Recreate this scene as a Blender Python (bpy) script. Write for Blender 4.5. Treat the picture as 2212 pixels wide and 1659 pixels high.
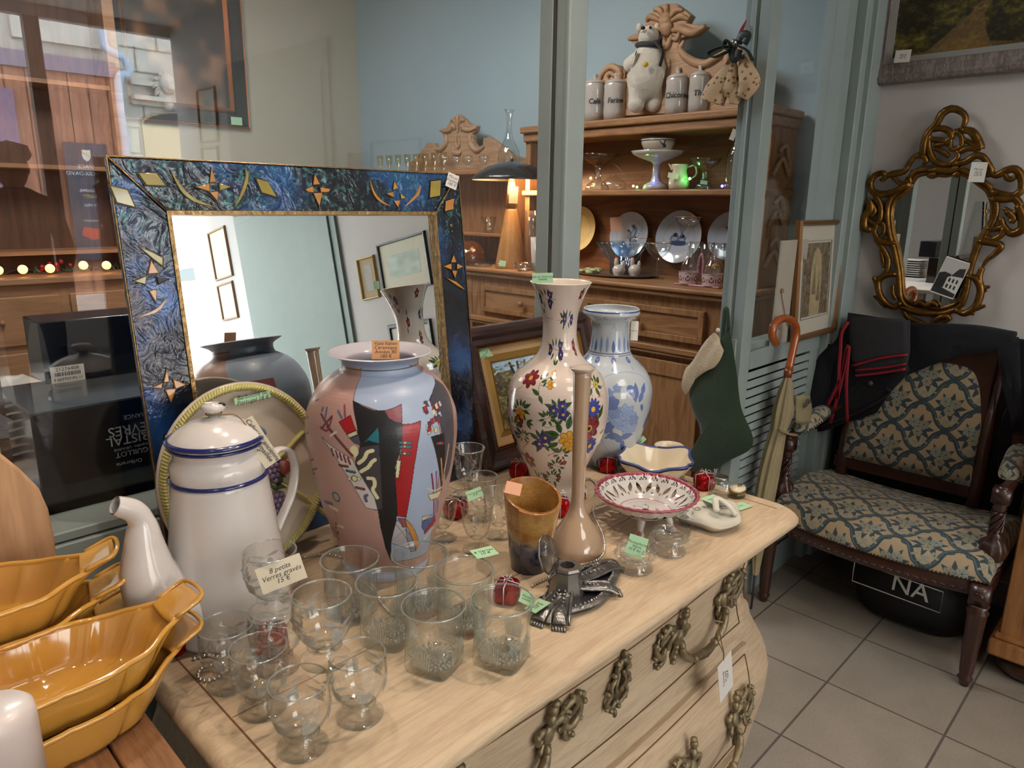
import bpy, bmesh, math, random
import numpy as np
from mathutils import Vector, Matrix, Euler
for _o in list(bpy.data.objects): bpy.data.objects.remove(_o, do_unlink=True)
SC = bpy.context.scene
COL = SC.collection
random.seed(7); RNG = np.random.RandomState(7)
PI = math.pi
# ------------------------------------------------------------------ camera
HC = 1.457                                   # eye height
FPX, PIT, ROL, YAW = 1548.93, 0.2440298, 0.0124083, 0.7968166
_fw = Vector((math.sin(YAW)*math.cos(PIT), math.cos(YAW)*math.cos(PIT), -math.sin(PIT)))
_r = Vector((math.cos(YAW), -math.sin(YAW), 0)); _u = _r.cross(_fw)
_r2 = math.cos(ROL)*_r + math.sin(ROL)*_u; _u2 = -math.sin(ROL)*_r + math.cos(ROL)*_u
CAMO = Vector((0, 0, HC))
camd = bpy.data.cameras.new('camera'); cam = bpy.data.objects.new('camera', camd); COL.objects.link(cam)
cam.matrix_world = Matrix(((_r2.x, _u2.x, -_fw.x, 0), (_r2.y, _u2.y, -_fw.y, 0), (_r2.z, _u2.z, -_fw.z, HC), (0, 0, 0, 1)))
camd.sensor_fit = 'HORIZONTAL'; camd.sensor_width = 36; camd.lens = FPX*36/2212; camd.clip_start = .02; camd.clip_end = 100
SC.camera = cam
# ------------------------------------------------------------------ world, exposure, lamps
SC.view_settings.view_transform = 'Standard'; SC.view_settings.look = 'None'
SC.view_settings.exposure = 0.36; SC.view_settings.gamma = 1; SC.view_settings.use_curve_mapping = False
W = bpy.data.worlds.new('overcast_sky'); SC.world = W; W.use_nodes = True
W.node_tree.nodes['Background'].inputs[0].default_value = (.78, .88, 1.0, 1)
W.node_tree.nodes['Background'].inputs[1].default_value = 20.0
cy = SC.cycles
cy.max_bounces = 14; cy.diffuse_bounces = 3; cy.glossy_bounces = 6; cy.transmission_bounces = 12; cy.transparent_max_bounces = 40
cy.caustics_reflective = False; cy.caustics_refractive = False; cy.sample_clamp_indirect = 6; cy.blur_glossy = .3
def spot(name, loc, to, power, color, size=2.0, blend=.6, radius=.03):
    l = bpy.data.lights.new(name, 'SPOT'); l.energy = power; l.color = color; l.spot_size = size; l.spot_blend = blend; l.shadow_soft_size = radius
    o = bpy.data.objects.new(name, l); COL.objects.link(o); o.location = loc
    o.rotation_euler = (Vector(to)-Vector(loc)).to_track_quat('-Z', 'Y').to_euler(); return o
def area(name, loc, to, power, color, sx, sy, portal=False):
    l = bpy.data.lights.new(name, 'AREA'); l.energy = power; l.color = color; l.shape = 'RECTANGLE'; l.size = sx; l.size_y = sy
    o = bpy.data.objects.new(name, l); COL.objects.link(o); o.location = loc
    o.rotation_euler = (Vector(to)-Vector(loc)).to_track_quat('-Z', 'Y').to_euler()
    if portal: l.cycles.is_portal = True
    return o
WARM = (1, .82, .66)
spot('ceiling_and_fill_spot', (1.15, .25, 3.0), (.75, .8, .87), 50, WARM, 1.5, .8, .035)
spot('ceiling_and_fill_spot', (-.3, .1, 3.0), (.4, .9, .87), 22, WARM, 1.6, .8, .035)
spot('ceiling_and_fill_spot', (.85, 1.0, 2.98), (.75, .9, .87), 22, WARM, 1.5, .9, .03)
spot('ceiling_and_fill_spot', (1.9, 2.4, 3.0), (3.0, 2.4, 1.3), 22, (1, .78, .55), 2.0, .8, .05)
spot('ceiling_and_fill_spot', (1.2, 3.8, 3.0), (2.9, 4.0, 1.3), 26, (1, .85, .68), 2.2, .8, .05)
spot('ceiling_and_fill_spot', (.7, 1.5, 3.0), (.75, .9, 1.2), 42, WARM, 1.1, .6, .05)  # added fill that brightens the backs of the vases, no known lamp
spot('ceiling_and_fill_spot', (1.7, -.5, 3.0), (2.6, .75, .5), 20, (1, .88, .76), 1.0, .9, .05)  # extra spot put in to brighten the armchair, not a known fitting
area('ceiling_panel_lamp', (.6, -1.8, 3.02), (.6, -1.8, 0), 19, (1, .93, .85), 1.2, 1.2)
area('ceiling_panel_lamp', (1.2, 3.0, 3.02), (1.2, 3.0, 0), 42, (.88, .95, 1), 1.0, 1.0)
# ------------------------------------------------------------------ pixel -> place helpers (photograph taken as 2212 x 1659)
def ray(px, py):
    d = _fw*FPX + _r2*(px-1106) - _u2*(py-829.5); return d.normalized()
def P(px, py, x=None, y=None, z=None):
    d = ray(px, py)
    s = (x-CAMO.x)/d.x if x is not None else (y-CAMO.y)/d.y if y is not None else (z-CAMO.z)/d.z
    return CAMO + d*s
def PP(px, py, o, n):
    d = ray(px, py); s = (Vector(o)-CAMO).dot(n)/d.dot(n); return CAMO + d*s
def proj(p):
    v = Vector(p)-CAMO; d = v.dot(_fw); return (1106+FPX*v.dot(_r2)/d, 829.5-FPX*v.dot(_u2)/d, d)
def hz(base, py):
    """height z above a base point whose vertical passes row py"""
    lo, hi = -1, 3
    for _ in range(40):
        m = (lo+hi)/2
        if proj((base[0], base[1], m))[1] > py: lo = m
        else: hi = m
    return (lo+hi)/2
def prof_px(base, rows):
    """rows of (py of axis point, half width px) -> (z local, r)"""
    out = []
    for py, hw in rows:
        z = hz(base, py); d = proj((base[0], base[1], z))[2]; out.append((max(hw*d/FPX, 0), z-base[2]))
    return out
# ------------------------------------------------------------------ colour
def s2l(c):
    return c/12.92 if c <= .04045 else ((c+.055)/1.055)**2.4
def hexl(h):
    h = h.lstrip('#'); return tuple(s2l(int(h[i:i+2], 16)/255) for i in (0, 2, 4))
def C4(c):
    if isinstance(c, str): c = hexl(c)
    return (c[0], c[1], c[2], 1)
# ------------------------------------------------------------------ materials
MATS = {}
def newmat(name):
    m = bpy.data.materials.new(name); m.use_nodes = True; m.node_tree.nodes.clear(); MATS[name] = m
    return m, m.node_tree.nodes, m.node_tree.links
def mat(name, color, rough=.5, metal=0, var=0.0, vscale=8, bump=0, bscale=60, coat=0, emit=None, estr=0, trans=0, ior=1.5, spec=.5, aniso=None, sheen=0):
    """principled with noise-varied colour and noise bump"""
    if name in MATS: return MATS[name]
    m, N, L = newmat(name)
    out = N.new('ShaderNodeOutputMaterial'); b = N.new('ShaderNodeBsdfPrincipled'); L.new(b.outputs[0], out.inputs[0])
    b.inputs['Base Color'].default_value = C4(color); b.inputs['Roughness'].default_value = rough; b.inputs['Metallic'].default_value = metal
    b.inputs['Coat Weight'].default_value = coat; b.inputs['Coat Roughness'].default_value = .06; b.inputs['IOR'].default_value = ior
    b.inputs['Specular IOR Level'].default_value = spec; b.inputs['Transmission Weight'].default_value = trans; b.inputs['Sheen Weight'].default_value = sheen
    if emit: b.inputs['Emission Color'].default_value = C4(emit); b.inputs['Emission Strength'].default_value = estr
    tc = N.new('ShaderNodeTexCoord')
    if var:
        n = N.new('ShaderNodeTexNoise'); n.inputs['Scale'].default_value = vscale; n.inputs['Detail'].default_value = 6
        mp = N.new('ShaderNodeMapping'); L.new(tc.outputs['Object'], mp.inputs[0]); L.new(mp.outputs[0], n.inputs[0])
        if aniso: mp.inputs['Scale'].default_value = aniso
        cr = N.new('ShaderNodeValToRGB'); c = C4(color)
        cr.color_ramp.elements[0].color = tuple(x*(1-var) for x in c[:3])+(1,); cr.color_ramp.elements[1].color = tuple(min(1, x*(1+var*.7)) for x in c[:3])+(1,)
        cr.color_ramp.elements[0].position = .3; cr.color_ramp.elements[1].position = .7
        L.new(n.outputs[0], cr.inputs[0]); L.new(cr.outputs[0], b.inputs['Base Color'])
    if bump:
        n = N.new('ShaderNodeTexNoise'); n.inputs['Scale'].default_value = bscale; n.inputs['Detail'].default_value = 4
        L.new(tc.outputs['Object'], n.inputs[0]); bp = N.new('ShaderNodeBump'); bp.inputs['Strength'].default_value = bump; bp.inputs['Distance'].default_value = .004
        L.new(n.outputs[0], bp.inputs['Height']); L.new(bp.outputs[0], b.inputs['Normal'])
    return m
def wood(name, c1, c2, axis='X', scale=5, rough=.5, knots=0, bump=.12, coat=0, ring=9):
    if name in MATS: return MATS[name]
    m, N, L = newmat(name)
    out = N.new('ShaderNodeOutputMaterial'); b = N.new('ShaderNodeBsdfPrincipled'); L.new(b.outputs[0], out.inputs[0])
    b.inputs['Roughness'].default_value = rough; b.inputs['Coat Weight'].default_value = coat; b.inputs['Coat Roughness'].default_value = .15
    tc = N.new('ShaderNodeTexCoord'); mp = N.new('ShaderNodeMapping'); L.new(tc.outputs['Object'], mp.inputs[0])
    s = {'X': (.09, 1, 1), 'Y': (1, .09, 1), 'Z': (1, 1, .09)}[axis]; mp.inputs['Scale'].default_value = s
    n1 = N.new('ShaderNodeTexNoise'); n1.inputs['Scale'].default_value = scale*4; n1.inputs['Detail'].default_value = 5; n1.inputs['Distortion'].default_value = .6
    n2 = N.new('ShaderNodeTexNoise'); n2.inputs['Scale'].default_value = scale*60; n2.inputs['Detail'].default_value = 3
    L.new(mp.outputs[0], n1.inputs[0]); L.new(mp.outputs[0], n2.inputs[0])
    mu = N.new('ShaderNodeMath'); mu.operation = 'MULTIPLY'; mu.inputs[1].default_value = ring; L.new(n1.outputs[0], mu.inputs[0])
    fr = N.new('ShaderNodeMath'); fr.operation = 'PINGPONG'; fr.inputs[1].default_value = 1; L.new(mu.outputs[0], fr.inputs[0])
    mx = N.new('ShaderNodeMath'); mx.operation = 'MULTIPLY_ADD'; mx.inputs[1].default_value = .45; L.new(fr.outputs[0], mx.inputs[0]); 
    m3 = N.new('ShaderNodeMath'); m3.operation = 'MULTIPLY'; m3.inputs[1].default_value = .6; L.new(n2.outputs[0], m3.inputs[0]); L.new(m3.outputs[0], mx.inputs[2])
    cr = N.new('ShaderNodeValToRGB'); cr.color_ramp.elements[0].color = C4(c1); cr.color_ramp.elements[1].color = C4(c2)
    cr.color_ramp.elements[0].position = .15; cr.color_ramp.elements[1].position = .8; L.new(mx.outputs[0], cr.inputs[0])
    last = cr.outputs[0]
    if knots:
        v = N.new('ShaderNodeTexVoronoi'); v.inputs['Scale'].default_value = knots; mp2 = N.new('ShaderNodeMapping'); L.new(tc.outputs['Object'], mp2.inputs[0])
        mp2.inputs['Scale'].default_value = {'X': (.5, 1, 1), 'Y': (1, .5, 1), 'Z': (1, 1, .5)}[axis]; L.new(mp2.outputs[0], v.inputs[0])
        kr = N.new('ShaderNodeValToRGB'); kr.color_ramp.elements[0].color = (1, 1, 1, 1); kr.color_ramp.elements[0].position = .04
        kr.color_ramp.elements[1].color = (0, 0, 0, 1); kr.color_ramp.elements[1].position = .12; L.new(v.outputs['Distance'], kr.inputs[0])
        mm = N.new('ShaderNodeMix'); mm.data_type = 'RGBA'; L.new(kr.outputs[0], mm.inputs[0]); L.new(last, mm.inputs[6]); mm.inputs[7].default_value = tuple(x*.35 for x in C4(c1)[:3])+(1,)
        last = mm.outputs[2]
    L.new(last, b.inputs['Base Color'])
    bp = N.new('ShaderNodeBump'); bp.inputs['Strength'].default_value = bump; bp.inputs['Distance'].default_value = .003; L.new(mx.outputs[0], bp.inputs['Height']); L.new(bp.outputs[0], b.inputs['Normal'])
    return m
def paintmat(name, rough=.2, coat=.3, bump=0, bscale=80, metal=0, sheen=0):
    """surface coloured by the painted decoration stored on its mesh"""
    if name in MATS: return MATS[name]
    m, N, L = newmat(name)
    out = N.new('ShaderNodeOutputMaterial'); b = N.new('ShaderNodeBsdfPrincipled'); L.new(b.outputs[0], out.inputs[0])
    b.inputs['Roughness'].default_value = rough; b.inputs['Coat Weight'].default_value = coat; b.inputs['Coat Roughness'].default_value = .04; b.inputs['Metallic'].default_value = metal
    b.inputs['Sheen Weight'].default_value = sheen
    a = N.new('ShaderNodeAttribute'); a.attribute_name = 'paint'
    n = N.new('ShaderNodeTexNoise'); n.inputs['Scale'].default_value = 25; tc = N.new('ShaderNodeTexCoord'); L.new(tc.outputs['Object'], n.inputs[0])
    hs = N.new('ShaderNodeHueSaturation'); mr = N.new('ShaderNodeMapRange'); mr.inputs[3].default_value = .93; mr.inputs[4].default_value = 1.07
    L.new(n.outputs[0], mr.inputs[0]); L.new(mr.outputs[0], hs.inputs['Value']); L.new(a.outputs['Color'], hs.inputs['Color']); L.new(hs.outputs[0], b.inputs['Base Color'])
    if bump:
        n = N.new('ShaderNodeTexNoise'); n.inputs['Scale'].default_value = bscale; L.new(tc.outputs['Object'], n.inputs[0])
        bp = N.new('ShaderNodeBump'); bp.inputs['Strength'].default_value = bump; bp.inputs['Distance'].default_value = .003; L.new(n.outputs[0], bp.inputs['Height']); L.new(bp.outputs[0], b.inputs['Normal'])
    return m
def glassmat(name, tint=(.97, .985, .98), edge=(.50, .56, .54), refl=1.2, refr=0.0, bump=0, bscale=60, rough=.02, wave=None, body=0, bodycol=(.8, .8, .8)):
    """thin clear glass: transmission that loses light at grazing angles, plus fresnel reflection"""
    if name in MATS: return MATS[name]
    m, N, L = newmat(name)
    out = N.new('ShaderNodeOutputMaterial'); lw = N.new('ShaderNodeLayerWeight'); lw.inputs['Blend'].default_value = .5
    cr = N.new('ShaderNodeValToRGB'); cr.color_ramp.elements[0].color = C4(tint); cr.color_ramp.elements[0].position = .66
    cr.color_ramp.elements[1].color = C4(edge); cr.color_ramp.elements[1].position = 1.0; L.new(lw.outputs['Facing'], cr.inputs[0])
    t = N.new('ShaderNodeBsdfTransparent'); L.new(cr.outputs[0], t.inputs[0])
    g = N.new('ShaderNodeBsdfGlossy'); g.inputs['Roughness'].default_value = rough
    l2 = N.new('ShaderNodeLayerWeight'); l2.inputs['Blend'].default_value = .5
    pw = N.new('ShaderNodeMath'); pw.operation = 'POWER'; pw.inputs[1].default_value = 5.5; L.new(l2.outputs['Facing'], pw.inputs[0])
    mu = N.new('ShaderNodeMath'); mu.operation = 'MULTIPLY_ADD'; mu.inputs[1].default_value = .62; mu.inputs[2].default_value = .042*refl; mu.use_clamp = True; L.new(pw.outputs[0], mu.inputs[0])
    base = t.outputs[0]
    if refr:
        gl = N.new('ShaderNodeBsdfRefraction'); gl.inputs['IOR'].default_value = 1.35; gl.inputs['Roughness'].default_value = 0; gl.inputs[0].default_value = C4(tint)
        ms = N.new('ShaderNodeMixShader'); ms.inputs[0].default_value = refr; L.new(t.outputs[0], ms.inputs[1]); L.new(gl.outputs[0], ms.inputs[2]); base = ms.outputs[0]
    if body:
        df = N.new('ShaderNodeBsdfDiffuse'); df.inputs[0].default_value = C4(bodycol); mb = N.new('ShaderNodeMixShader'); mb.inputs[0].default_value = body
        L.new(base, mb.inputs[1]); L.new(df.outputs[0], mb.inputs[2]); base = mb.outputs[0]
    mx = N.new('ShaderNodeMixShader'); L.new(mu.outputs[0], mx.inputs[0]); L.new(base, mx.inputs[1]); L.new(g.outputs[0], mx.inputs[2]); L.new(mx.outputs[0], out.inputs[0])
    if bump:
        tc = N.new('ShaderNodeTexCoord')
        if wave:
            n = N.new('ShaderNodeTexVoronoi'); n.inputs['Scale'].default_value = bscale; h = n.outputs['Distance']
        else:
            n = N.new('ShaderNodeTexNoise'); n.inputs['Scale'].default_value = bscale; h = n.outputs[0]
        L.new(tc.outputs['Object'], n.inputs[0]); bp = N.new('ShaderNodeBump'); bp.inputs['Strength'].default_value = bump; bp.inputs['Distance'].default_value = .004
        L.new(h, bp.inputs['Height'])
        for q in (g, lw, l2): L.new(bp.outputs[0], q.inputs['Normal'])
        if refr: L.new(bp.outputs[0], gl.inputs['Normal'])
    return m
# ------------------------------------------------------------------ objects
def link(o, parent=None):
    COL.objects.link(o)
    if parent is not None: o.parent = parent
    return o
def meshobj(name, verts, faces, m, parent=None, smooth=True, loc=None):
    me = bpy.data.meshes.new(name); me.from_pydata([tuple(v) for v in verts], [], faces); me.update()
    if isinstance(m, (list, tuple)):
        for x in m: me.materials.append(x)
    elif m: me.materials.append(m)
    if smooth: me.polygons.foreach_set('use_smooth', [True]*len(me.polygons))
    o = bpy.data.objects.new(name, me); link(o, parent)
    if loc is not None: o.location = loc
    return o
def thing(name, label, cat, loc=(0, 0, 0), rz=0, group=None, rot=None):
    o = bpy.data.objects.new(name, None); COL.objects.link(o); o.location = loc; o.rotation_euler = rot or (0, 0, rz); o.empty_display_size = .02
    o['label'] = label; o['category'] = cat
    if group: o['group'] = group
    return o
def tag(o, label, cat, group=None, kind=None):
    o['label'] = label; o['category'] = cat
    if group: o['group'] = group
    if kind: o['kind'] = kind
    return o
def struct(o):
    o['kind'] = 'structure'; return o
def dup(root, loc=None, rz=None, label=None, group=None, scale=None):
    def cp(o, par):
        c = o.copy(); COL.objects.link(c); c.parent = par
        for ch in o.children: cp(ch, c)
        return c
    r = cp(root, None)
    if loc is not None: r.location = loc
    if rz is not None: r.rotation_euler = (0, 0, rz)
    if label: r['label'] = label
    if group: r['group'] = group
    if scale: r.scale = (scale,)*3 if not hasattr(scale, '__len__') else scale
    return r
class MB:
    """mesh builder: collects boxes, tubes, lathes, prisms, balls into ONE mesh"""
    def __init__(s): s.v = []; s.f = []; s.mi = []; s.cur = 0
    def add(s, vs, fs, M=None):
        k = len(s.v)
        if M is not None: vs = [M @ Vector(v) for v in vs]
        s.v += [tuple(v) for v in vs]; s.f += [tuple(i+k for i in f) for f in fs]; s.mi += [s.cur]*len(fs); return s
    def box(s, x0, x1, y0, y1, z0, z1, M=None):
        vs = [(x, y, z) for z in (z0, z1) for y in (y0, y1) for x in (x0, x1)]
        return s.add(vs, [(0, 2, 3, 1), (4, 5, 7, 6), (0, 1, 5, 4), (2, 6, 7, 3), (0, 4, 6, 2), (1, 3, 7, 5)], M)
    def lathe(s, prof, n=32, M=None, cap0=True, cap1=True, sx=1, sy=1, wob=None):
        vs = []; fs = []; rows = []
        for i, (r, z) in enumerate(prof):
            rows.append(len(vs))
            for k in range(n):
                a = 2*PI*k/n; rr = r*(wob(a, i) if wob else 1)
                vs.append((rr*math.cos(a)*sx, rr*math.sin(a)*sy, z))
        for i in range(len(prof)-1):
            for k in range(n):
                k2 = (k+1) % n; fs.append((rows[i]+k, rows[i]+k2, rows[i+1]+k2, rows[i+1]+k))
        if cap0 and prof[0][0] > 1e-6: fs.append(tuple(range(n))[::-1])
        if cap1 and prof[-1][0] > 1e-6: fs.append(tuple(rows[-1]+k for k in range(n)))
        return s.add(vs, fs, M)
    def tube(s, pts, r, n=10, M=None, cap=True, flat=None, up=None):
        pts = [Vector(p) for p in pts]; m = len(pts)
        rs = r if hasattr(r, '__len__') else [r]*m
        vs = []; fs = []; u = None
        for i in range(m):
            t = (pts[min(i+1, m-1)]-pts[max(i-1, 0)])
            if t.length < 1e-9: t = Vector((0, 0, 1))
            t.normalize()
            if u is None:
                if up is not None: ref = Vector(up)
                else: ref = Vector((0, 0, 1)) if abs(t.z) < .9 else Vector((1, 0, 0))
                u = (ref-t*ref.dot(t)).normalized()
            else:
                u = (u-t*u.dot(t)); u = u.normalized() if u.length > 1e-6 else t.orthogonal().normalized()
            w = t.cross(u)
            fl = flat if flat else 1
            for k in range(n):
                a = 2*PI*k/n; vs.append(pts[i]+(w*math.cos(a)+u*math.sin(a)*fl)*rs[i])
        for i in range(m-1):
            for k in range(n):
                k2 = (k+1) % n; fs.append((i*n+k, i*n+k2, (i+1)*n+k2, (i+1)*n+k))
        if cap: fs.append(tuple(range(n))[::-1]); fs.append(tuple((m-1)*n+k for k in range(n)))
        return s.add(vs, fs, M)
    def ball(s, c, r, n=10, m=7, M=None):
        rx, ry, rz = r if hasattr(r, '__len__') else (r, r, r)
        vs = [(c[0], c[1], c[2]-rz)]; fs = []
        for i in range(1, m):
            t = PI*i/m
            for k in range(n):
                a = 2*PI*k/n; vs.append((c[0]+rx*math.sin(t)*math.cos(a), c[1]+ry*math.sin(t)*math.sin(a), c[2]-rz*math.cos(t)))
        vs.append((c[0], c[1], c[2]+rz)); e = len(vs)-1
        for k in range(n):
            k2 = (k+1) % n; fs.append((0, 1+k2, 1+k)); fs.append((e, e-n+k, e-n+k2))
            for i in range(m-2): fs.append((1+i*n+k, 1+i*n+k2, 1+(i+1)*n+k2, 1+(i+1)*n+k))
        return s.add(vs, fs, M)
    def prism(s, poly, z0, z1, M=None):
        n = len(poly); vs = [(p[0], p[1], z0) for p in poly]+[(p[0], p[1], z1) for p in poly]
        fs = [tuple(range(n))[::-1], tuple(range(n, 2*n))]+[(k, (k+1) % n, n+(k+1) % n, n+k) for k in range(n)]
        return s.add(vs, fs, M)
    def grid(s, fn, nu, nv, M=None, closeu=False, thick=0):
        vs = [Vector(fn(i/(nu if closeu else nu-1), j/(nv-1))) for j in range(nv) for i in range(nu)]; fs = []
        for j in range(nv-1):
            for i in range(nu if closeu else nu-1):
                i2 = (i+1) % nu; fs.append((j*nu+i, j*nu+i2, (j+1)*nu+i2, (j+1)*nu+i))
        return s.add(vs, fs, M)
    def build(s, name, m, parent=None, smooth=True, loc=None, bevel=0, seg=2, solid=0, subsurf=0, auto=None):
        o = meshobj(name, s.v, s.f, m, parent, smooth, loc)
        if len(set(s.mi)) > 1: o.data.polygons.foreach_set('material_index', s.mi)
        if solid: q = o.modifiers.new('solid', 'SOLIDIFY'); q.thickness = solid; q.offset = 0
        if bevel: q = o.modifiers.new('bevel', 'BEVEL'); q.width = bevel; q.segments = seg; q.limit_method = 'ANGLE'; q.angle_limit = .6; q.harden_normals = False
        if subsurf: q = o.modifiers.new('sub', 'SUBSURF'); q.levels = subsurf; q.render_levels = subsurf
        if smooth and (bevel or auto):
            try:
                o.data.set_sharp_from_angle(angle=.7)
            except Exception: pass
        return o
def bez(pts, n=24):
    """smooth curve through points (catmull-rom)"""
    pts = [Vector(p) if len(p) == 3 else Vector((p[0], p[1], 0)) for p in pts]
    P_ = [pts[0]*2-pts[1]]+pts+[pts[-1]*2-pts[-2]]; out = []; segs = len(pts)-1
    for i in range(segs):
        a, b, c, d = P_[i:i+4]; k = max(2, n//segs)
        for j in range(k):
            t = j/k; out.append(.5*((2*b)+(c-a)*t+(2*a-5*b+4*c-d)*t*t+(3*b-a-3*c+d)*t**3))
    out.append(pts[-1]); return out
def smoothprof(prof, n=40):
    return [(max(p.x, 0), p.y) for p in bez([(a, b, 0) for a, b in prof], n)]
def shell(prof, t):
    """outer profile (bottom to rim) -> outer + inner wall"""
    inner = [(max(r-t, .0005), max(z, prof[0][1]+t)) for r, z in prof]
    return prof+[(prof[-1][0]-t*.5, prof[-1][1]+t*.3)]+inner[::-1]
def text(s, size, m, parent, M, ext=.0001, align='CENTER', shear=.0, spacing=1, name='writing', line=.85, bold=0):
    cu = bpy.data.curves.new(name, 'FONT'); cu.body = s; cu.size = size; cu.align_x = align; cu.align_y = 'CENTER'; cu.shear = shear; cu.extrude = ext
    cu.space_character = spacing; cu.space_line = line; cu.offset = bold; cu.materials.append(m); cu.resolution_u = 3
    tmp = bpy.data.objects.new('t', cu); me = bpy.data.meshes.new_from_object(tmp); bpy.data.objects.remove(tmp); bpy.data.curves.remove(cu)
    o = bpy.data.objects.new(name, me); link(o, parent); o.matrix_local = M; return o
def basis(o, x, y, z=None):
    x = Vector(x).normalized(); y = Vector(y); y = (y-x*y.dot(x)).normalized(); z = x.cross(y)
    return Matrix(((x.x, y.x, z.x, o[0]), (x.y, y.y, z.y, o[1]), (x.z, y.z, z.z, o[2]), (0, 0, 0, 1)))
# ------------------------------------------------------------------ pigment rasters (decoration painted on real surfaces)
class Canvas:
    def __init__(s, w, h, color, sx=1.0, sy=1.0, wrap=False):
        """w x h samples over a surface sx by sy (any unit); colours are the pigment itself"""
        s.w, s.h, s.sx, s.sy, s.wrap = w, h, sx, sy, wrap
        s.a = np.empty((h, w, 3), np.float32); s.a[:] = hexl(color) if isinstance(color, str) else color
        s.X, s.Y = np.meshgrid(np.linspace(0, sx, w, endpoint=not wrap), np.linspace(0, sy, h))
    def _col(s, c): return np.array(hexl(c) if isinstance(c, str) else c, np.float32)
    def _box(s, x0, x1, y0, y1):
        i0 = max(0, int((x0/s.sx)*s.w)-2); i1 = min(s.w, int((x1/s.sx)*s.w)+3); j0 = max(0, int((y0/s.sy)*s.h)-2); j1 = min(s.h, int((y1/s.sy)*s.h)+3)
        return slice(j0, max(j0, j1)), slice(i0, max(i0, i1))
    def put(s, sl, mask, c, al=1.0):
        if mask.size == 0: return
        m = (mask*al)[..., None]; s.a[sl] = s.a[sl]*(1-m)+s._col(c)*m
    def poly(s, pts, c, al=1.0, outline=None, ow=0):
        xs = [p[0] for p in pts]; ys = [p[1] for p in pts]; sl = s._box(min(xs), max(xs), min(ys), max(ys)); X = s.X[sl]; Y = s.Y[sl]
        ins = np.zeros(X.shape, bool); n = len(pts)
        for i in range(n):
            x1, y1 = pts[i][:2]; x2, y2 = pts[(i+1) % n][:2]
            if y1 == y2: continue
            ins ^= ((Y > min(y1, y2)) & (Y <= max(y1, y2)) & (X < (Y-y1)*(x2-x1)/(y2-y1)+x1))
        s.put(sl, ins.astype(np.float32), c, al)
        if outline: s.line(list(pts)+[pts[0]], ow, outline)
    def ell(s, cx, cy, rx, ry, c, ang=0, al=1.0, soft=0):
        R = max(rx, ry)*1.1; sl = s._box(cx-R, cx+R, cy-R, cy+R); X = s.X[sl]-cx; Y = s.Y[sl]-cy; ca, sa = math.cos(ang), math.sin(ang)
        d = ((X*ca+Y*sa)/rx)**2+((-X*sa+Y*ca)/ry)**2
        s.put(sl, np.clip((1-d)/soft, 0, 1) if soft else (d < 1).astype(np.float32), c, al)
    def line(s, pts, w, c, al=1.0):
        for (x1, y1), (x2, y2) in zip([p[:2] for p in pts[:-1]], [p[:2] for p in pts[1:]]):
            sl = s._box(min(x1, x2)-w, max(x1, x2)+w, min(y1, y2)-w, max(y1, y2)+w); X = s.X[sl]; Y = s.Y[sl]; L2 = (x2-x1)**2+(y2-y1)**2+1e-12
            t = np.clip(((X-x1)*(x2-x1)+(Y-y1)*(y2-y1))/L2, 0, 1); d = np.hypot(X-x1-t*(x2-x1), Y-y1-t*(y2-y1)); s.put(sl, (d < w/2).astype(np.float32), c, al)
    def curve(s, pts, w, c, al=1.0, n=16):
        s.line([(p.x, p.y) for p in bez([(a, b, 0) for a, b in pts], n)], w, c, al)
    def petal(s, cx, cy, ang, l, w, c, al=1.0):
        pts = []
        for t in np.linspace(0, 1, 9): pts.append((t*l, math.sin(PI*t**.75)*w/2))
        pts = pts+[(x, -y) for x, y in pts[::-1]]; ca, sa = math.cos(ang), math.sin(ang)
        s.poly([(cx+x*ca-y*sa, cy+x*sa+y*ca) for x, y in pts], c, al)
    def flower(s, cx, cy, R, c, n=5, core='#d9a13c', rot=0, dark='#1c1a3a', wid=1.15):
        for k in range(n):
            a = rot+2*PI*k/n; w = R*wid*1.25/n+R*.06; s.ell(cx+.56*R*math.cos(a), cy+.56*R*math.sin(a), R*.46, w, dark, a)
            s.ell(cx+.55*R*math.cos(a), cy+.55*R*math.sin(a), R*.39, w*.80, c, a)
        s.ell(cx, cy, R*.24, R*.24, core)
    def leaf(s, x, y, ang, l, c='#33502e', w=None): s.petal(x, y, ang, l, w or l*.42, c); s.line([(x, y), (x+l*.8*math.cos(ang), y+l*.8*math.sin(ang))], l*.05, '#1d2a1a')
    def noise(s, amt, scale=20, c=None):
        k = max(2, scale); g = RNG.rand(k, k).astype(np.float32); u = np.linspace(0, k-1.001, s.w); v = np.linspace(0, k-1.001, s.h)
        i = u.astype(int); j = v.astype(int); fu = (u-i)[None, :]; fv = (v-j)[:, None]; fu = fu*fu*(3-2*fu); fv = fv*fv*(3-2*fv)
        n = (g[j][:, i]*(1-fu)+g[j][:, i+1]*fu)*(1-fv)+(g[j+1][:, i]*(1-fu)+g[j+1][:, i+1]*fu)*fv
        if c is None: s.a *= (1+amt*(n-.5))[..., None]
        else: m = (np.clip(n-(1-amt), 0, 1)/max(amt, 1e-3))[..., None]; s.a[:] = s.a*(1-m)+s._col(c)*m
        return n
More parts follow.
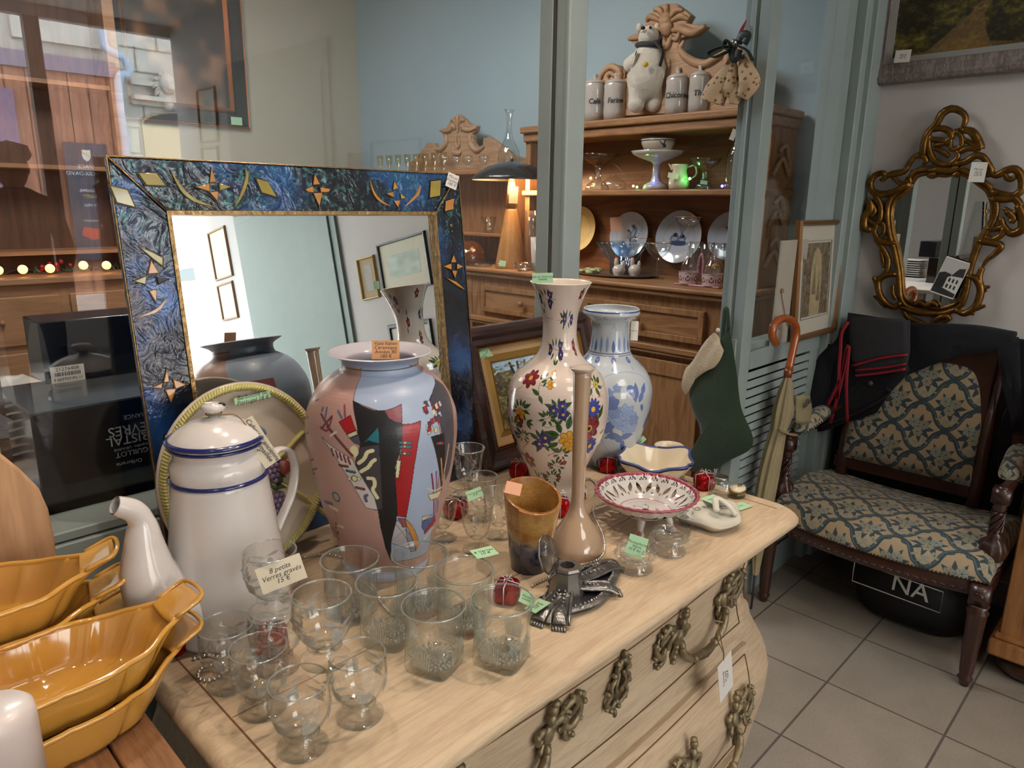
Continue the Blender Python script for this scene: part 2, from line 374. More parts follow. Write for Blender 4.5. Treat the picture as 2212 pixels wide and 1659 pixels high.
def painted(name, cv, fn, m, parent=None, wrap=False, hole=None, loc=None):
    """grid surface fn(u array, v array)->xyz arrays with the canvas as pigment"""
    h, w = cv.h, cv.w
    U, V = np.meshgrid(np.linspace(0, 1, w, endpoint=not wrap), np.linspace(0, 1, h)); X, Y, Z = fn(U, V)
    co = np.stack([np.broadcast_to(X, U.shape), np.broadcast_to(Y, U.shape), np.broadcast_to(Z, U.shape)], -1).reshape(-1, 3).astype(np.float32)
    idx = np.arange(h*w).reshape(h, w)
    if wrap: nx = np.roll(idx, -1, 1); a = idx[:-1]; b = nx[:-1]; c = nx[1:]; d = idx[1:]
    else: a = idx[:-1, :-1]; b = idx[:-1, 1:]; c = idx[1:, 1:]; d = idx[1:, :-1]
    q = np.stack([a.ravel(), b.ravel(), c.ravel(), d.ravel()], -1).astype(np.int32)
    if hole is not None: q = q[~(hole[:-1] if wrap else hole[:-1, :-1]).ravel()]
    nf = len(q)
    me = bpy.data.meshes.new(name); me.vertices.add(len(co)); me.vertices.foreach_set('co', co.ravel()); me.loops.add(nf*4); me.loops.foreach_set('vertex_index', q.ravel())
    me.polygons.add(nf); me.polygons.foreach_set('loop_start', np.arange(0, nf*4, 4, dtype=np.int32)); me.polygons.foreach_set('use_smooth', np.ones(nf, bool)); me.update(calc_edges=True)
    at = me.color_attributes.new('paint', 'FLOAT_COLOR', 'POINT'); rgba = np.ones((h*w, 4), np.float32); rgba[:, :3] = np.clip(cv.a, 0, 1).reshape(-1, 3); at.data.foreach_set('color', rgba.ravel())
    me.materials.append(m); me.validate(); o = bpy.data.objects.new(name, me); link(o, parent)
    if loc is not None: o.location = loc
    return o
def flatfn(o, x, y):
    """plane patch: origin o (lower left), full edge vectors x, y"""
    o, x, y = Vector(o), Vector(x), Vector(y)
    return lambda U, V: (o.x+x.x*U+y.x*V, o.y+x.y*U+y.y*V, o.z+x.z*U+y.z*V)
def lathefn(zr, sx=1, sy=1):
    """zr: list of (r, z) along outer wall; v=0 bottom"""
    rs = np.array([p[0] for p in zr]); zs = np.array([p[1] for p in zr]); L = np.concatenate([[0], np.cumsum(np.hypot(np.diff(rs), np.diff(zs)))])
    def f(U, V):
        l = V*L[-1]; r = np.interp(l, L, rs); z = np.interp(l, L, zs); a = 2*PI*U; return r*np.cos(a)*sx, r*np.sin(a)*sy, z
    return f, L, rs, zs
INK = mat('ink', '#2b2b33', .6)
# ------------------------------------------------------------------ the room
XR, YP, XB, YB, YS, ZC = 3.07, 1.10, 3.35, 4.95, -5.5, 3.1
m_white = mat('white_plaster', '#c4bdb9', .8, var=.03, vscale=3, bump=.05, bscale=120)
m_sage = mat('sage_paint', '#8f9b99', .45, var=.06, vscale=6, bump=.03, bscale=90)
m_sage_d = mat('dark_joint', '#23261f', .8)
m_beige = mat('cream_plaster', '#b5b09f', .85, var=.04, vscale=2)
m_blue = mat('blue_grey_wall', '#a3bac6', .8, var=.03, vscale=2)
m_pane = glassmat('window_glass', (.99, .995, .99), (.9, .93, .92), 1.15, rough=.0)
def floor_mat():
    m, N, L = newmat('floor_tiles'); out = N.new('ShaderNodeOutputMaterial'); b = N.new('ShaderNodeBsdfPrincipled'); L.new(b.outputs[0], out.inputs[0])
    tc = N.new('ShaderNodeTexCoord'); mp = N.new('ShaderNodeMapping'); L.new(tc.outputs['Object'], mp.inputs[0]); mp.inputs['Location'].default_value = (-2.129+.3325*10+.003, -.6665+.3325*20+.003, 0)
    br = N.new('ShaderNodeTexBrick'); L.new(mp.outputs[0], br.inputs[0]); br.offset = 0; br.inputs['Scale'].default_value = 1; br.inputs['Brick Width'].default_value = .3325; br.inputs['Row Height'].default_value = .3325
    br.inputs['Mortar Size'].default_value = .0035; br.inputs['Mortar Smooth'].default_value = .1; br.inputs['Color1'].default_value = C4('#8f857a'); br.inputs['Color2'].default_value = C4('#877e74'); br.inputs['Mortar'].default_value = C4('#5a534e')
    n = N.new('ShaderNodeTexNoise'); n.inputs['Scale'].default_value = 9; n.inputs['Detail'].default_value = 8; L.new(tc.outputs['Object'], n.inputs[0])
    n2 = N.new('ShaderNodeTexNoise'); n2.inputs['Scale'].default_value = 140; n2.inputs['Detail'].default_value = 2; L.new(tc.outputs['Object'], n2.inputs[0])
    ad = N.new('ShaderNodeMath'); L.new(n.outputs[0], ad.inputs[0]); L.new(n2.outputs[0], ad.inputs[1])
    mr = N.new('ShaderNodeMapRange'); mr.inputs[1].default_value = .6; mr.inputs[2].default_value = 1.4; mr.inputs[3].default_value = .85; mr.inputs[4].default_value = 1.15; L.new(ad.outputs[0], mr.inputs[0])
    hs = N.new('ShaderNodeHueSaturation'); L.new(mr.outputs[0], hs.inputs['Value']); L.new(br.outputs[0], hs.inputs['Color']); L.new(hs.outputs[0], b.inputs['Base Color'])
    b.inputs['Roughness'].default_value = .38
    bp = N.new('ShaderNodeBump'); bp.inputs['Strength'].default_value = .5; bp.inputs['Distance'].default_value = .002; bp.invert = True; L.new(br.outputs['Fac'], bp.inputs['Height']); L.new(bp.outputs[0], b.inputs['Normal'])
    return m
struct(MB().box(-2.6, 3.5, -5.6, 5.1, -.1, 0).build('floor', floor_mat(), smooth=False))
struct(MB().box(-2.6, 3.5, -5.6, 5.1, ZC, ZC+.1).build('ceiling', mat('ceiling_white', '#d8d5cf', .9), smooth=False))
struct(MB().box(XR, 3.45, -5.5, YP+.07, 0, ZC).build('wall_right', m_white, smooth=False))
struct(MB().box(XB, 3.45, YP+.07, YB, 0, ZC).build('wall_back_right', m_blue, smooth=False))
struct(MB().box(-2.6, 3.45, YB, YB+.1, 0, ZC).build('wall_back', m_beige, smooth=False))
struct(MB().box(-2.6, -2.5, -5.5, YB, 0, ZC).build('wall_left', m_white, smooth=False))
b = MB(); b.box(-2.6, -1.2, YS-.1, YS, 0, ZC); b.box(-1.2, 3.45, YS-.1, YS, 0, .35); b.box(-1.2, 3.45, YS-.1, YS, 3.0, ZC)
struct(b.build('wall_front', m_white, smooth=False))
m_dark = mat('dark_window_frame', '#2c302d', .5)
wf = struct(MB().box(-1.2, -1.12, YS-.08, YS-.02, .35, 3).box(1.84, 1.96, YS-.09, YS-.0, .35, 3).box(.3, .38, YS-.08, YS-.02, .35, 3).box(-1.2, 3.07, YS-.08, YS-.02, .35, .42).build('window_3', m_dark, smooth=False))
area('daylight_portal', (.95, YS-.12, 1.7), (.95, 0, 1.7), 1, (1, 1, 1), 4.3, 2.7, portal=True)
# glazed partition between the two rooms
pf = MB()
pf.box(1.2865, 1.2915, 1.146, 1.185, 0, ZC); pf.box(1.29, 1.354, 1.146, 1.185, 0, ZC)                       # meeting stile of the big pane
pf.box(-2.5, 1.289, 1.105, 1.185, .985, 1.0); pf.box(-2.5, 1.289, 1.10, 1.185, .90, .983)
pf.box(-2.5, 1.289, 1.12, 1.17, 0, .90)
pf.box(-2.5, 1.29, 1.11, 1.19, 3.0, ZC)
o = struct(pf.build('window_1', m_sage, smooth=True, bevel=.004))
MB().box(-2.5, 1.291, 1.110, 1.114, 1.0, 3.0).build('pane', m_pane, o, smooth=False)
MB().box(1.2885, 1.353, 1.139, 1.1465, 0, ZC).build('joint', m_sage_d, o, smooth=False)
struct(MB().box(1.291, 1.354, 1.10, 1.14, 0, ZC).build('trim_1', m_sage, bevel=.004))
b = MB().box(2.222, 2.29, 1.10, 1.14, 0, ZC).box(2.226, 2.29, 1.14, 1.19, 0, ZC)
b.box(2.215, 2.226, 1.15, 1.165, 0, ZC)
o2 = struct(b.build('trim_2', m_sage, bevel=.003))
hp = mat('hinge_paint', '#9aa79f', .4)
MB().box(2.214, 2.224, 1.12, 1.15, .86, 1.03).build('hinge', hp, o2, smooth=False)
b = MB(); b.box(2.29, 2.885, 1.10, 1.18, .918, .982); b.box(2.29, 2.885, 1.115, 1.18, .982, 1.0); b.box(2.81, 2.885, 1.104, 1.18, 0, ZC)
b.box(2.29, 2.81, 1.10, 1.18, .0, .12)
for k in range(24):
    z = .135+k*.0325
    b.add([(2.29, 1.10, z), (2.81, 1.10, z), (2.81, 1.108, z+.022), (2.29, 1.108, z+.022), (2.29, 1.106, z-.002), (2.81, 1.106, z-.002), (2.81, 1.114, z+.020), (2.29, 1.114, z+.020)], [(0, 1, 2, 3), (7, 6, 5, 4), (0, 4, 5, 1), (3, 2, 6, 7), (0, 3, 7, 4), (1, 5, 6, 2)])
o3 = struct(b.build('window_2', m_sage, smooth=False))
MB().box(2.29, 2.81, 1.145, 1.149, 1.0, 3.0).build('pane', m_pane, o3, smooth=False)
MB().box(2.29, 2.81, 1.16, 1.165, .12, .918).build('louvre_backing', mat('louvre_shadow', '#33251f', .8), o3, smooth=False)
struct(MB().box(2.893, XR, 1.07, 1.18, 0, ZC).box(2.94, XR, 1.05, 1.075, 0, ZC).build('trim_3', m_sage, bevel=.004))
struct(MB().box(3.052, XR, -2.5, 1.05, 0, .1).build('baseboard_right', m_white, bevel=.003))
# green panelled cupboard front in the right wall, seen in the looking glasses
g = thing('wall_cupboard', 'tall plain grey-green cupboard door set in the white wall, reflected in the mirrors', 'cupboard', (3.045, -3.5, 0))
m_gg = mat('grey_green_paint', '#68766f', .5, var=.04)
MB().box(0, .024, -.84, .84, 0, 2.62).build('body', m_gg, g, smooth=False)
d = MB().box(-.014, 0, -.76, .76, .08, 2.42).build('door', m_gg, g, bevel=.004)
MB().box(-.012, 0, -.80, .80, 2.5, 2.54).build('top_batten', m_gg, g, bevel=.003)
# ------------------------------------------------------------------ the street behind the photographer (seen in the panes)
YF = 2*1.148-13.0
def VF(px, py, Yv=13.0):
    p = P(px, py, y=Yv); return (p.x, p.z)
m_stone = mat('pale_limestone', '#b9b2a4', .9, var=.3, vscale=3.0, bump=.5, bscale=12)
m_plank = wood('terracotta_planks', '#7a4a33', '#9c6a4c', 'Z', 1.6, .7)
fb = struct(MB().box(-6, 4.3, YF-.4, YF, 3.5, 9).box(4.3, 11, YF-.4, YF, 0, 9).box(-6, 2.0, YF-.4, YF, 0, 3.5).build('wall_street', m_stone, smooth=False))
struct(MB().box(-12, 14, -14, -5.7, -.2, -.05).build('floor_street', mat('street_paving', '#8b8780', .9, var=.1), smooth=False))
t = thing('planked_facade', 'terracotta planked shop front with grey fascia across the street, mirrored in the pane', 'shop front', (2.9, YF+.03, 0))
MB().box(-1.2, 1.28, -.02, .06, 0, 3.32).build('planking', m_plank, t, smooth=False)
q = MB()
for k in range(9): q.box(-1.0+k*.27, -1.0+k*.27+.012, .06, .065, 0, 3.3)
q.build('groove', mat('groove_dark', '#4a3228', .9), t, smooth=False)
MB().box(-1.25, 1.3, -.02, .14, 3.3, 3.52).build('fascia', mat('mauve_grey_paint', '#6f6470', .7, var=.1), t, smooth=False)
MB().box(-1.1, -.1, .06, .1, 0, 3.0).build('door', mat('mottled_mauve', '#7d6373', .8, var=.5, vscale=30), t, smooth=False)
# hanging sign with crest and lettering
m_sign = mat('slate_sign', '#20242f', .4); m_let = mat('white_letter', '#e6e6e6', .6); m_gold = mat('yellow_letter', '#c9a646', .6)
t = thing('shop_sign', 'tall dark sign with shield and white lettering, mirrored in the window pane', 'sign', (3.62, YF+.2, 0))
MB().box(-.30, .30, 0, .02, .55, 2.3).build('board', m_sign, t, smooth=False)
Mt = lambda x, z, y=.0225: basis((x, y, z), (-1, 0, 0), (0, 0, 1))
sh = MB(); sh.prism([(-.06, .08), (.06, .08), (.06, -.02), (.03, -.07), (0, -.09), (-.03, -.07), (-.06, -.02)], 0, .008, Mt(0, 2.12, .02)); sh.build('crest', m_let, t, smooth=False)
MB().prism([(-.055, -.03), (.055, .03), (.055, .06), (-.055, 0)], 0, .01, Mt(0, 2.12, .022)).build('crest_band', m_gold, t, smooth=False)
text('ESPACE', .085, m_let, t, Mt(0, 1.95)); text('LA CROIX-DAVID', .078, m_let, t, Mt(0, 1.85)); text('LA GALERIE', .06, m_let, t, Mt(0, 1.60))
text('vente de tableaux\net sculptures', .035, m_gold, t, Mt(0, 1.52)); text('LES VINS', .06, m_let, t, Mt(0, 1.38)); text('Rez de chaussée', .045, m_let, t, Mt(0, 1.15))
MB().prism([(-.12, .07), (.16, .1), (.2, -.02), (.05, -.1), (-.14, -.06)], 0, .004, Mt(0, .95, .021)).build('red_mark', mat('sign_red', '#a8402c', .6), t, smooth=False)
t = thing('shop_sign', 'small dark sign panel with crest low on the shop front, mirrored at far left', 'sign', (2.72, YF+.2, 0))
MB().box(-.2, .2, 0, .02, .75, 1.3).build('board', m_sign, t, smooth=False)
MB().prism([(-.05, .06), (.05, .06), (.05, -.02), (0, -.07), (-.05, -.02)], 0, .008, Mt(.02, 1.2, .02)).build('crest', m_gold, t, smooth=False)
text('ESPACE', .05, m_let, t, Mt(.02, 1.08)); text('LA CROIX-DAVID', .045, m_let, t, Mt(.02, 1.0))
# rain pipe
pts = [VF(203, 40), VF(210, 100), VF(222, 116), VF(250, 130), VF(262, 150), VF(262, 165), VF(243, 172), VF(245, 230), VF(258, 335), VF(275, 600)]
tag(MB().tube(bez([(x, YF+.24, z) for x, z in pts], 60), .062, 12).build('drainpipe', mat('zinc_pipe', '#9aa7b4', .5)), 'pale grey drainpipe with a double bend on the stone facade', 'pipe')
# carved keystone, cornices, arched door
q = MB()
for z, d in ((3.25, .12), (3.02, .2), (2.95, .1)): q.box(4.42, 8, YF, YF+d, z, z+.07)
q.box(2.9, 4.1, YF, YF+.1, 3.7, 4.3)
struct(q.build('trim_4', m_stone, smooth=False))
jl = MB()
for z in (4.2, 3.8, 3.45, 2.6, 2.2, 1.8, 1.4): jl.box(4.35, 8, YF, YF+.012, z, z+.018)
for x, z in ((4.6, 2.6), (4.55, 3.45), (4.9, 3.8), (5.3, 3.45), (4.5, 2.2)): jl.box(x, x+.018, YF, YF+.012, z, z+.38)
struct(jl.build('trim_5', mat('joint_grey', '#7d776c', .9), smooth=False))
kx, kz = VF(352, 205)
h = MB(); h.ball((0, .16, .02), (.12, .12, .16), 14, 10); h.ball((0, .27, -.04), (.06, .05, .05)); h.ball((-.04, .26, .05), .02); h.ball((.04, .26, .05), .02)
for k in range(26):
    a = 2*PI*k/26; R = .17+.03*(k % 2); h.tube([(math.cos(a)*.1, .12, math.sin(a)*.13), (math.cos(a)*R, .14, math.sin(a)*R*1.2-.02), (math.cos(a)*R*1.1, .06, math.sin(a)*R*1.35-.08)], [.03, .026, .01], 6)
h.ball((0, .1, -.24), (.1, .1, .14))
tag(h.build('stone_lion_head', m_stone, loc=(kx, YF+.0, kz+.12)), 'carved stone lion head keystone above the arch, mirrored in the pane', 'carving')
ax, az = VF(335, 262)
t = thing('arched_shop_door', 'arched doorway with dark head and lattice grille under the lion head', 'door', (ax+.5, YF+.005, 0))
arc = [(.75*math.cos(a), az-.05+.22*math.sin(a)) for a in np.linspace(0, PI, 20)]
MB().prism([(x, z) for x, z in arc]+[(-.75, .1), (.75, .1)], 0, .03, basis((0, .04, 0), (1, 0, 0), (0, 0, 1))).build('door_panel', mat('door_sand', '#a9936f', .6), t, smooth=False)
MB().prism([(x*.96, z-.02) for x, z in arc]+[(-.72, az-.07), (.72, az-.07)], 0, .045, basis((0, .08, 0), (1, 0, 0), (0, 0, 1))).build('fanlight', mat('fan_dark', '#1c2018', .4), t, smooth=False)
q = MB()
for k in range(9):
    q.tube([(-.6+k*.15, .1, .9), (-.1+k*.15, .1, 1.9)], .008, 5); q.tube([(.6-k*.15, .1, .9), (.1-k*.15, .1, 1.9)], .008, 5)
q.build('lattice', m_let, t)
# dark-coated person standing in the shop, mirrored in the pane
def build_person():
    t = thing('person', 'person in a dark coat and flat cap seen as a reflection in the pane', 'person', (1.02, -2.72, 0), PI*.95)
    m_coat = mat('dark_coat', '#1a1512', .9, bump=.2, bscale=40); m_skin = mat('skin', '#b98a6e', .55)
    v = [(0, 0, .92), (0, 0, 1.12), (0, .01, 1.34), (0, .0, 1.47), (0, .015, 1.53), (.17, 0, 1.42), (.25, .02, 1.15), (.24, .14, .96), (-.17, 0, 1.42), (-.25, .02, 1.15), (-.23, .12, .95),
         (.1, 0, .86), (.11, .02, .48), (.11, 0, .08), (.11, .12, .03), (-.1, 0, .86), (-.11, .02, .48), (-.11, 0, .08), (-.11, .12, .03)]
    e = [(0, 1), (1, 2), (2, 3), (3, 4), (3, 5), (5, 6), (6, 7), (3, 8), (8, 9), (9, 10), (0, 11), (11, 12), (12, 13), (13, 14), (0, 15), (15, 16), (16, 17), (17, 18)]
    rr = [.16, .15, .17, .09, .06, .08, .055, .045, .08, .055, .045, .1, .065, .05, .04, .1, .065, .05, .04]
    me = bpy.data.meshes.new('body'); me.from_pydata(v, e, []); me.materials.append(m_coat); o = bpy.data.objects.new('body', me); link(o, t)
    o.modifiers.new('skin', 'SKIN')
    me.skin_vertices  # created with the modifier
    for i, d in enumerate(me.skin_vertices[0].data): d.radius = (rr[i], rr[i]*.75); d.use_root = (i == 0)
    s = o.modifiers.new('sub', 'SUBSURF'); s.levels = 2; s.render_levels = 2
    h = MB(); h.lathe([(.0, 1.50), (.045, 1.52), (.07, 1.57), (.08, 1.63), (.078, 1.69), (.05, 1.74), (0, 1.755)], 18, sy=1.15); h.ball((0, .1, 1.63), (.014, .02, .018)); h.ball((.08, 0, 1.62), (.012, .02, .03)); h.ball((-.08, 0, 1.62), (.012, .02, .03)); h.build('head', m_skin, t)
    c = MB(); c.lathe([(.086, 1.67), (.105, 1.70), (.09, 1.75), (0, 1.775)], 18, sy=1.2); c.lathe([(.0, 1.675), (.085, 1.675), (.085, 1.69), (0, 1.69)], 14, Matrix.Translation((0, .08, 0))); c.build('cap', m_coat, t)
    for s_ in (-1, 1):
        x = .24*s_; hb = MB(); hb.ball((x, .16, .90), (.028, .02, .05))
        for k in range(4): hb.tube([(x-.024+.016*k, .17, .87), (x-.024+.016*k, .18, .835), (x-.02+.013*k, .165, .80+.005*abs(k-1.5))], [.009, .008, .006], 6)
        hb.tube([(x-.03*s_, .17, .91), (x-.045*s_, .185, .87), (x-.04*s_, .19, .84)], [.011, .009, .007], 6)
        hb.build('hand', m_skin, t)
build_person()
# ------------------------------------------------------------------ commode
TZ = .92
m_oak = wood('bleached_oak', '#b39b80', '#ccb698', 'X', 16, .55, bump=.10)
m_oak_z = wood('bleached_oak_ends', '#b39b80', '#ccb698', 'Y', 16, .55, bump=.10)
m_groove = mat('groove_brown', '#6b472b', .8)
m_brz = mat('antique_bronze', '#8d7f63', .45, metal=.6, var=.35, vscale=90, bump=.3, bscale=200)
CM = thing('commode', 'bleached wooden chest of drawers with curved front and bronze handles', 'chest of drawers', (.742, .75, 0))
def rr_outline(x0, x1, y0, y1, r, n=7):
    pts = []
    for cx_, cy_, a0 in ((x1-r, y0+r, -PI/2), (x1-r*.3, y1-r*.3, 0), (x0+r*.3, y1-r*.3, PI/2), (x0+r, y0+r, PI)):
        rr = r if cy_ < .5*(y0+y1) else r*.3
        for k in range(n): a = a0+PI/2*k/(n-1); pts.append((cx_+rr*math.cos(a), cy_+rr*math.sin(a)))
    return pts
def ring_loft(rings, cap=True):
    b = MB(); n = len(rings[0][0]); vs = []; fs = []
    for pts, z in rings: vs += [(x, y, z) for x, y in pts]
    for i in range(len(rings)-1):
        for k in range(n): k2 = (k+1) % n; fs.append((i*n+k, i*n+k2, (i+1)*n+k2, (i+1)*n+k))
    if cap: fs.append(tuple(range(n))[::-1]); fs.append(tuple((len(rings)-1)*n+k for k in range(n)))
    return b.add(vs, fs)
cx, cyy = .742, .75
rings = []
for off, z in ((.027, TZ-.038), (.020, TZ-.035), (.011, TZ-.027), (.004, TZ-.022), (.0, TZ-.0165), (.0, TZ-.011), (.004, TZ-.0055), (.009, TZ-.0014), (.015, TZ)):
    rings.append(([(x-cx, y-cyy) for x, y in rr_outline(.224+off, 1.261-off, .465+off, 1.06, .05)], z))
ring_loft(rings).build('top', m_oak, CM, auto=1)
g = MB()   # dark joint lines let into the top near its ends
g.box(.262-cx, .264-cx, .49-cyy, 1.058-cyy, TZ-.001, TZ+.0004); g.box(1.222-cx, 1.2235-cx, .508-cyy, 1.058-cyy, TZ-.001, TZ+.0004); g.box(.265-cx, 1.22-cx, .672-cyy, .673-cyy, TZ-.001, TZ+.0003)
g.build('joint_line', m_groove, CM, smooth=False)
KZ = [.0, .06, .12, .2, .264, .286, .344, .4, .455, .511, .558, .594, .635, .66, .686, .708, .729, .769, .798, .83]
KO = [.055, .045, .022, .016, .018, .021, .03, .041, .052, .055, .045, .031, .011, .006, -.006, -.012, -.011, -.004, .002, .010]
KZ = [0, .1]+[1.457-(1.457-z)*.9148 for z in KZ[1:]]; KO = [.055*.9, .05*.9]+[o*.9148 for o in KO[1:]]
def bul(z): return float(np.interp(z, KZ, KO))
def front_y(x, z):
    """front surface of the commode body"""
    t = abs(x-cx)/.45; o = bul(z); return .514-.75*o-.006*math.cos(PI*min(1, t))
def body_ring(z, e=0):
    o = bul(z); pts = []; xl, xr = .297-o-e, 1.189+o+e
    for k in range(33):
        x = xl+(xr-xl)*k/32; c = min(k, 32-k)/2.0; rd = (.016*(1-min(1, c))**2)
        pts.append((x-cx, front_y(x, z)-e-cyy+rd))
    pts += [(xr-cx, .97-cyy), (xr-.01-cx, 1.04-cyy), (xl+.01-cx, 1.04-cyy), (xl-cx, .97-cyy)]
    return pts
ring_loft([(body_ring(z), z) for z in np.linspace(.12, TZ-.036, 40)]).build('carcass', m_oak, CM, auto=1)
for sx, xx in ((-1, .31), (1, 1.18)):
    for yy in (.52, 1.0):
        f = MB(); f.tube(bez([(xx-cx, yy-cyy, .16), (xx+sx*.02-cx, yy-cyy-.012, .10), (xx+sx*.045-cx, yy-cyy-.03, .03), (xx+sx*.06-cx, yy-cyy-.04, .0)], 12), [.035, .034, .031, .028, .025, .024, .024, .024, .025, .026, .027, .028, .029][:13], 10); f.build('foot', m_oak, CM)
for xx in (.342, 1.139):   # carved curl on the corner posts
    gl = MB(); gl.tube(bez([(xx-cx+.02, front_y(xx, .86)-cyy-.002, .86), (xx-cx+.006, front_y(xx, .82)-cyy-.002, .82), (xx-cx+.018, front_y(xx, .765)-cyy-.002, .765), (xx-cx+.03, front_y(xx, .75)-cyy-.002, .75)], 18), .0022, 6); gl.build('post_curl', m_groove, CM)
def handle_plate(b, s, M):
    """rococo back plate, bust on top, leafy arm outwards, drop below"""
    tb = lambda pts, r, n=16: b.tube(bez(pts, n), list(np.interp(np.linspace(0, 1, len(bez(pts, n))), np.linspace(0, 1, len(r)), r)), 7, M, flat=.7)
    b.ball((0, .0, .006), (.010, .016, .006), M=M); b.ball((0, .026, .008), (.007, .010, .006), M=M); b.ball((0, .041, .009), (.0065, .008, .006), M=M); b.ball((.002*s, .050, .010), (.006, .0045, .005), M=M)
    tb([(0, .0, .004), (0, -.02, .006), (.003*s, -.034, .004), (0, -.048, .003)], [.007, .006, .005, .001])
    for k in range(4): b.ball((.002*s, -.016-.009*k, .007), (.0045, .0045, .004), M=M)
    tb([(0, .002, .004), (.012*s, .016, .008), (.024*s, .014, .009), (.030*s, .0, .007), (.024*s, -.008, .006), (.020*s, -.002, .006)], [.004, .006, .006, .005, .004, .003])
    tb([(.014*s, .015, .006), (.030*s, .032, .009), (.044*s, .032, .008), (.050*s, .018, .007), (.044*s, .006, .005), (.037*s, .014, .005)], [.003, .005, .0055, .005, .004, .003])
    tb([(.030*s, -.002, .005), (.042*s, -.012, .008), (.056*s, -.004, .007), (.060*s, .012, .006), (.054*s, .026, .004)], [.003, .006, .005, .004, .002])
    tb([(.034*s, -.006, .005), (.034*s, -.022, .007), (.044*s, -.030, .006), (.052*s, -.022, .004)], [.003, .005, .005, .002])
    tb([(0, .006, .004), (-.012*s, .014, .007), (-.018*s, .008, .007), (-.015*s, -.004, .006), (-.008*s, -.002, .006)], [.003, .005, .005, .004, .003])
    tb([(-.002*s, -.006, .005), (-.012*s, -.016, .008), (-.008*s, -.028, .007)], [.004, .005, .002])
    for x, y in ((.05, .036), (.058, .030), (.06, -.008), (.049, -.028), (.038, .036), (-.02, .010), (.064, .016), (.024, .028), (.040, -.018), (.028, .022)): b.ball((x*s, y, .007), (.0045, .0045, .0045), 7, 5, M)
def drawer(z0, z1, hz_, key=True, hs=.151):
    x0, x1 = .334, 1.128
    b = MB(); nx, nz = 40, 16
    def fn(u, v, e): x = x0+(x1-x0)*u; z = z0+(z1-z0)*v; return (x-cx, front_y(x, z)-cyy-e, z)
    b.grid(lambda u, v: fn(u, v, .009), nx, nz)
    def edge(f1, f2, n): b.grid(lambda u, v: Vector(f1(u))*(1-v)+Vector(f2(u))*v, n, 2)
    edge(lambda u: fn(u, 0, -.002), lambda u: fn(u, 0, .009), nx); edge(lambda u: fn(u, 1, .009), lambda u: fn(u, 1, -.002), nx)
    edge(lambda u: fn(0, u, .009), lambda u: fn(0, u, -.002), nz); edge(lambda u: fn(1, u, -.002), lambda u: fn(1, u, .009), nz)
    d = b.build('drawer', m_oak, CM, auto=1)
    ln = MB()
    for v in (.07, .93): ln.tube([fn(u, v, .0095) for u in np.linspace(.02, .98, 30)], .0011, 5)
    for u in (.02, .98): ln.tube([fn(u, v, .0095) for v in np.linspace(.07, .93, 10)], .0011, 5)
    ln.build('bead_line', m_groove, d)
    def SM(x, z):
        y = front_y(x, z)-.0095; dz = (front_y(x, z+.02)-front_y(x, z-.02)); t = Vector((0, dz, .04)).normalized()
        return basis((x-cx, y-cyy, z), (1, 0, 0), t) @ Matrix.Scale(1.06, 4)
    for xc in (.51, .962):
        h = MB(); 
        for s in (-1, 1): handle_plate(h, s, SM(xc+s*hs/2*.98, hz_))
        pts = []
        M0 = SM(xc, hz_)
        for k in range(21):
            a = PI*k/20; pts.append(M0 @ Vector((-math.cos(a)*hs/2*.86, -.014-.040*math.sin(a), .014+.010*math.sin(a))))
        rad = [.0045+.0028*(abs(math.sin(3*PI*k/20))) for k in range(21)]; h.tube(pts, rad, 10); h.ball(pts[10], (.011, .008, .008)); h.ball(pts[7], .0075); h.ball(pts[13], .0075)
        for s in (0, -1): h.ball(pts[s], (.006, .007, .008))
        h.build('handle', m_brz, d)
    if key:
        k = MB(); M0 = SM(cx-.012, hz_+.0)
        k.tube(bez([(0, -.046, .004), (.005, -.03, .006), (-.002, -.012, .007), (.003, .012, .007), (-.001, .03, .006), (0, .046, .004)], 20), [.002]+[.006]*3+[.008]*5+[.009]*4+[.007]*4+[.004]*4, 8, M0, flat=.6) if 0 else None
        for s in (-1, 1):
            k.tube([M0@v for v in bez([(0, .040, .004), (.012*s, .030, .007), (.010*s, .016, .006), (.019*s, .006, .007), (.016*s, -.010, .006), (.022*s, -.022, .006), (.010*s, -.034, .006), (0, -.028, .005)], 28)], .0036, 6)
            k.tube([M0@v for v in bez([(.004*s, .02, .005), (.010*s, .004, .008), (.004*s, -.012, .006)], 10)], .003, 6)
            for x, y in ((.016, .022), (.023, -.004), (.02, -.03), (.012, .038), (.008, -.04)): k.ball((x*s, y, .006), .0042, 7, 5, M0)
        k.ball((0, .048, .005), (.004, .007, .005), M=M0); k.ball((.002, -.05, .005), (.004, .008, .005), M=M0); k.prism([(-.010, .03), (.010, .03), (.014, -.02), (0, -.036), (-.014, -.02)], 0, .003, M0)
        k.build('escutcheon', m_brz, d)
drawer(.7234, .867, .812); drawer(.5065, .6895, .597); drawer(.298, .476, .40)
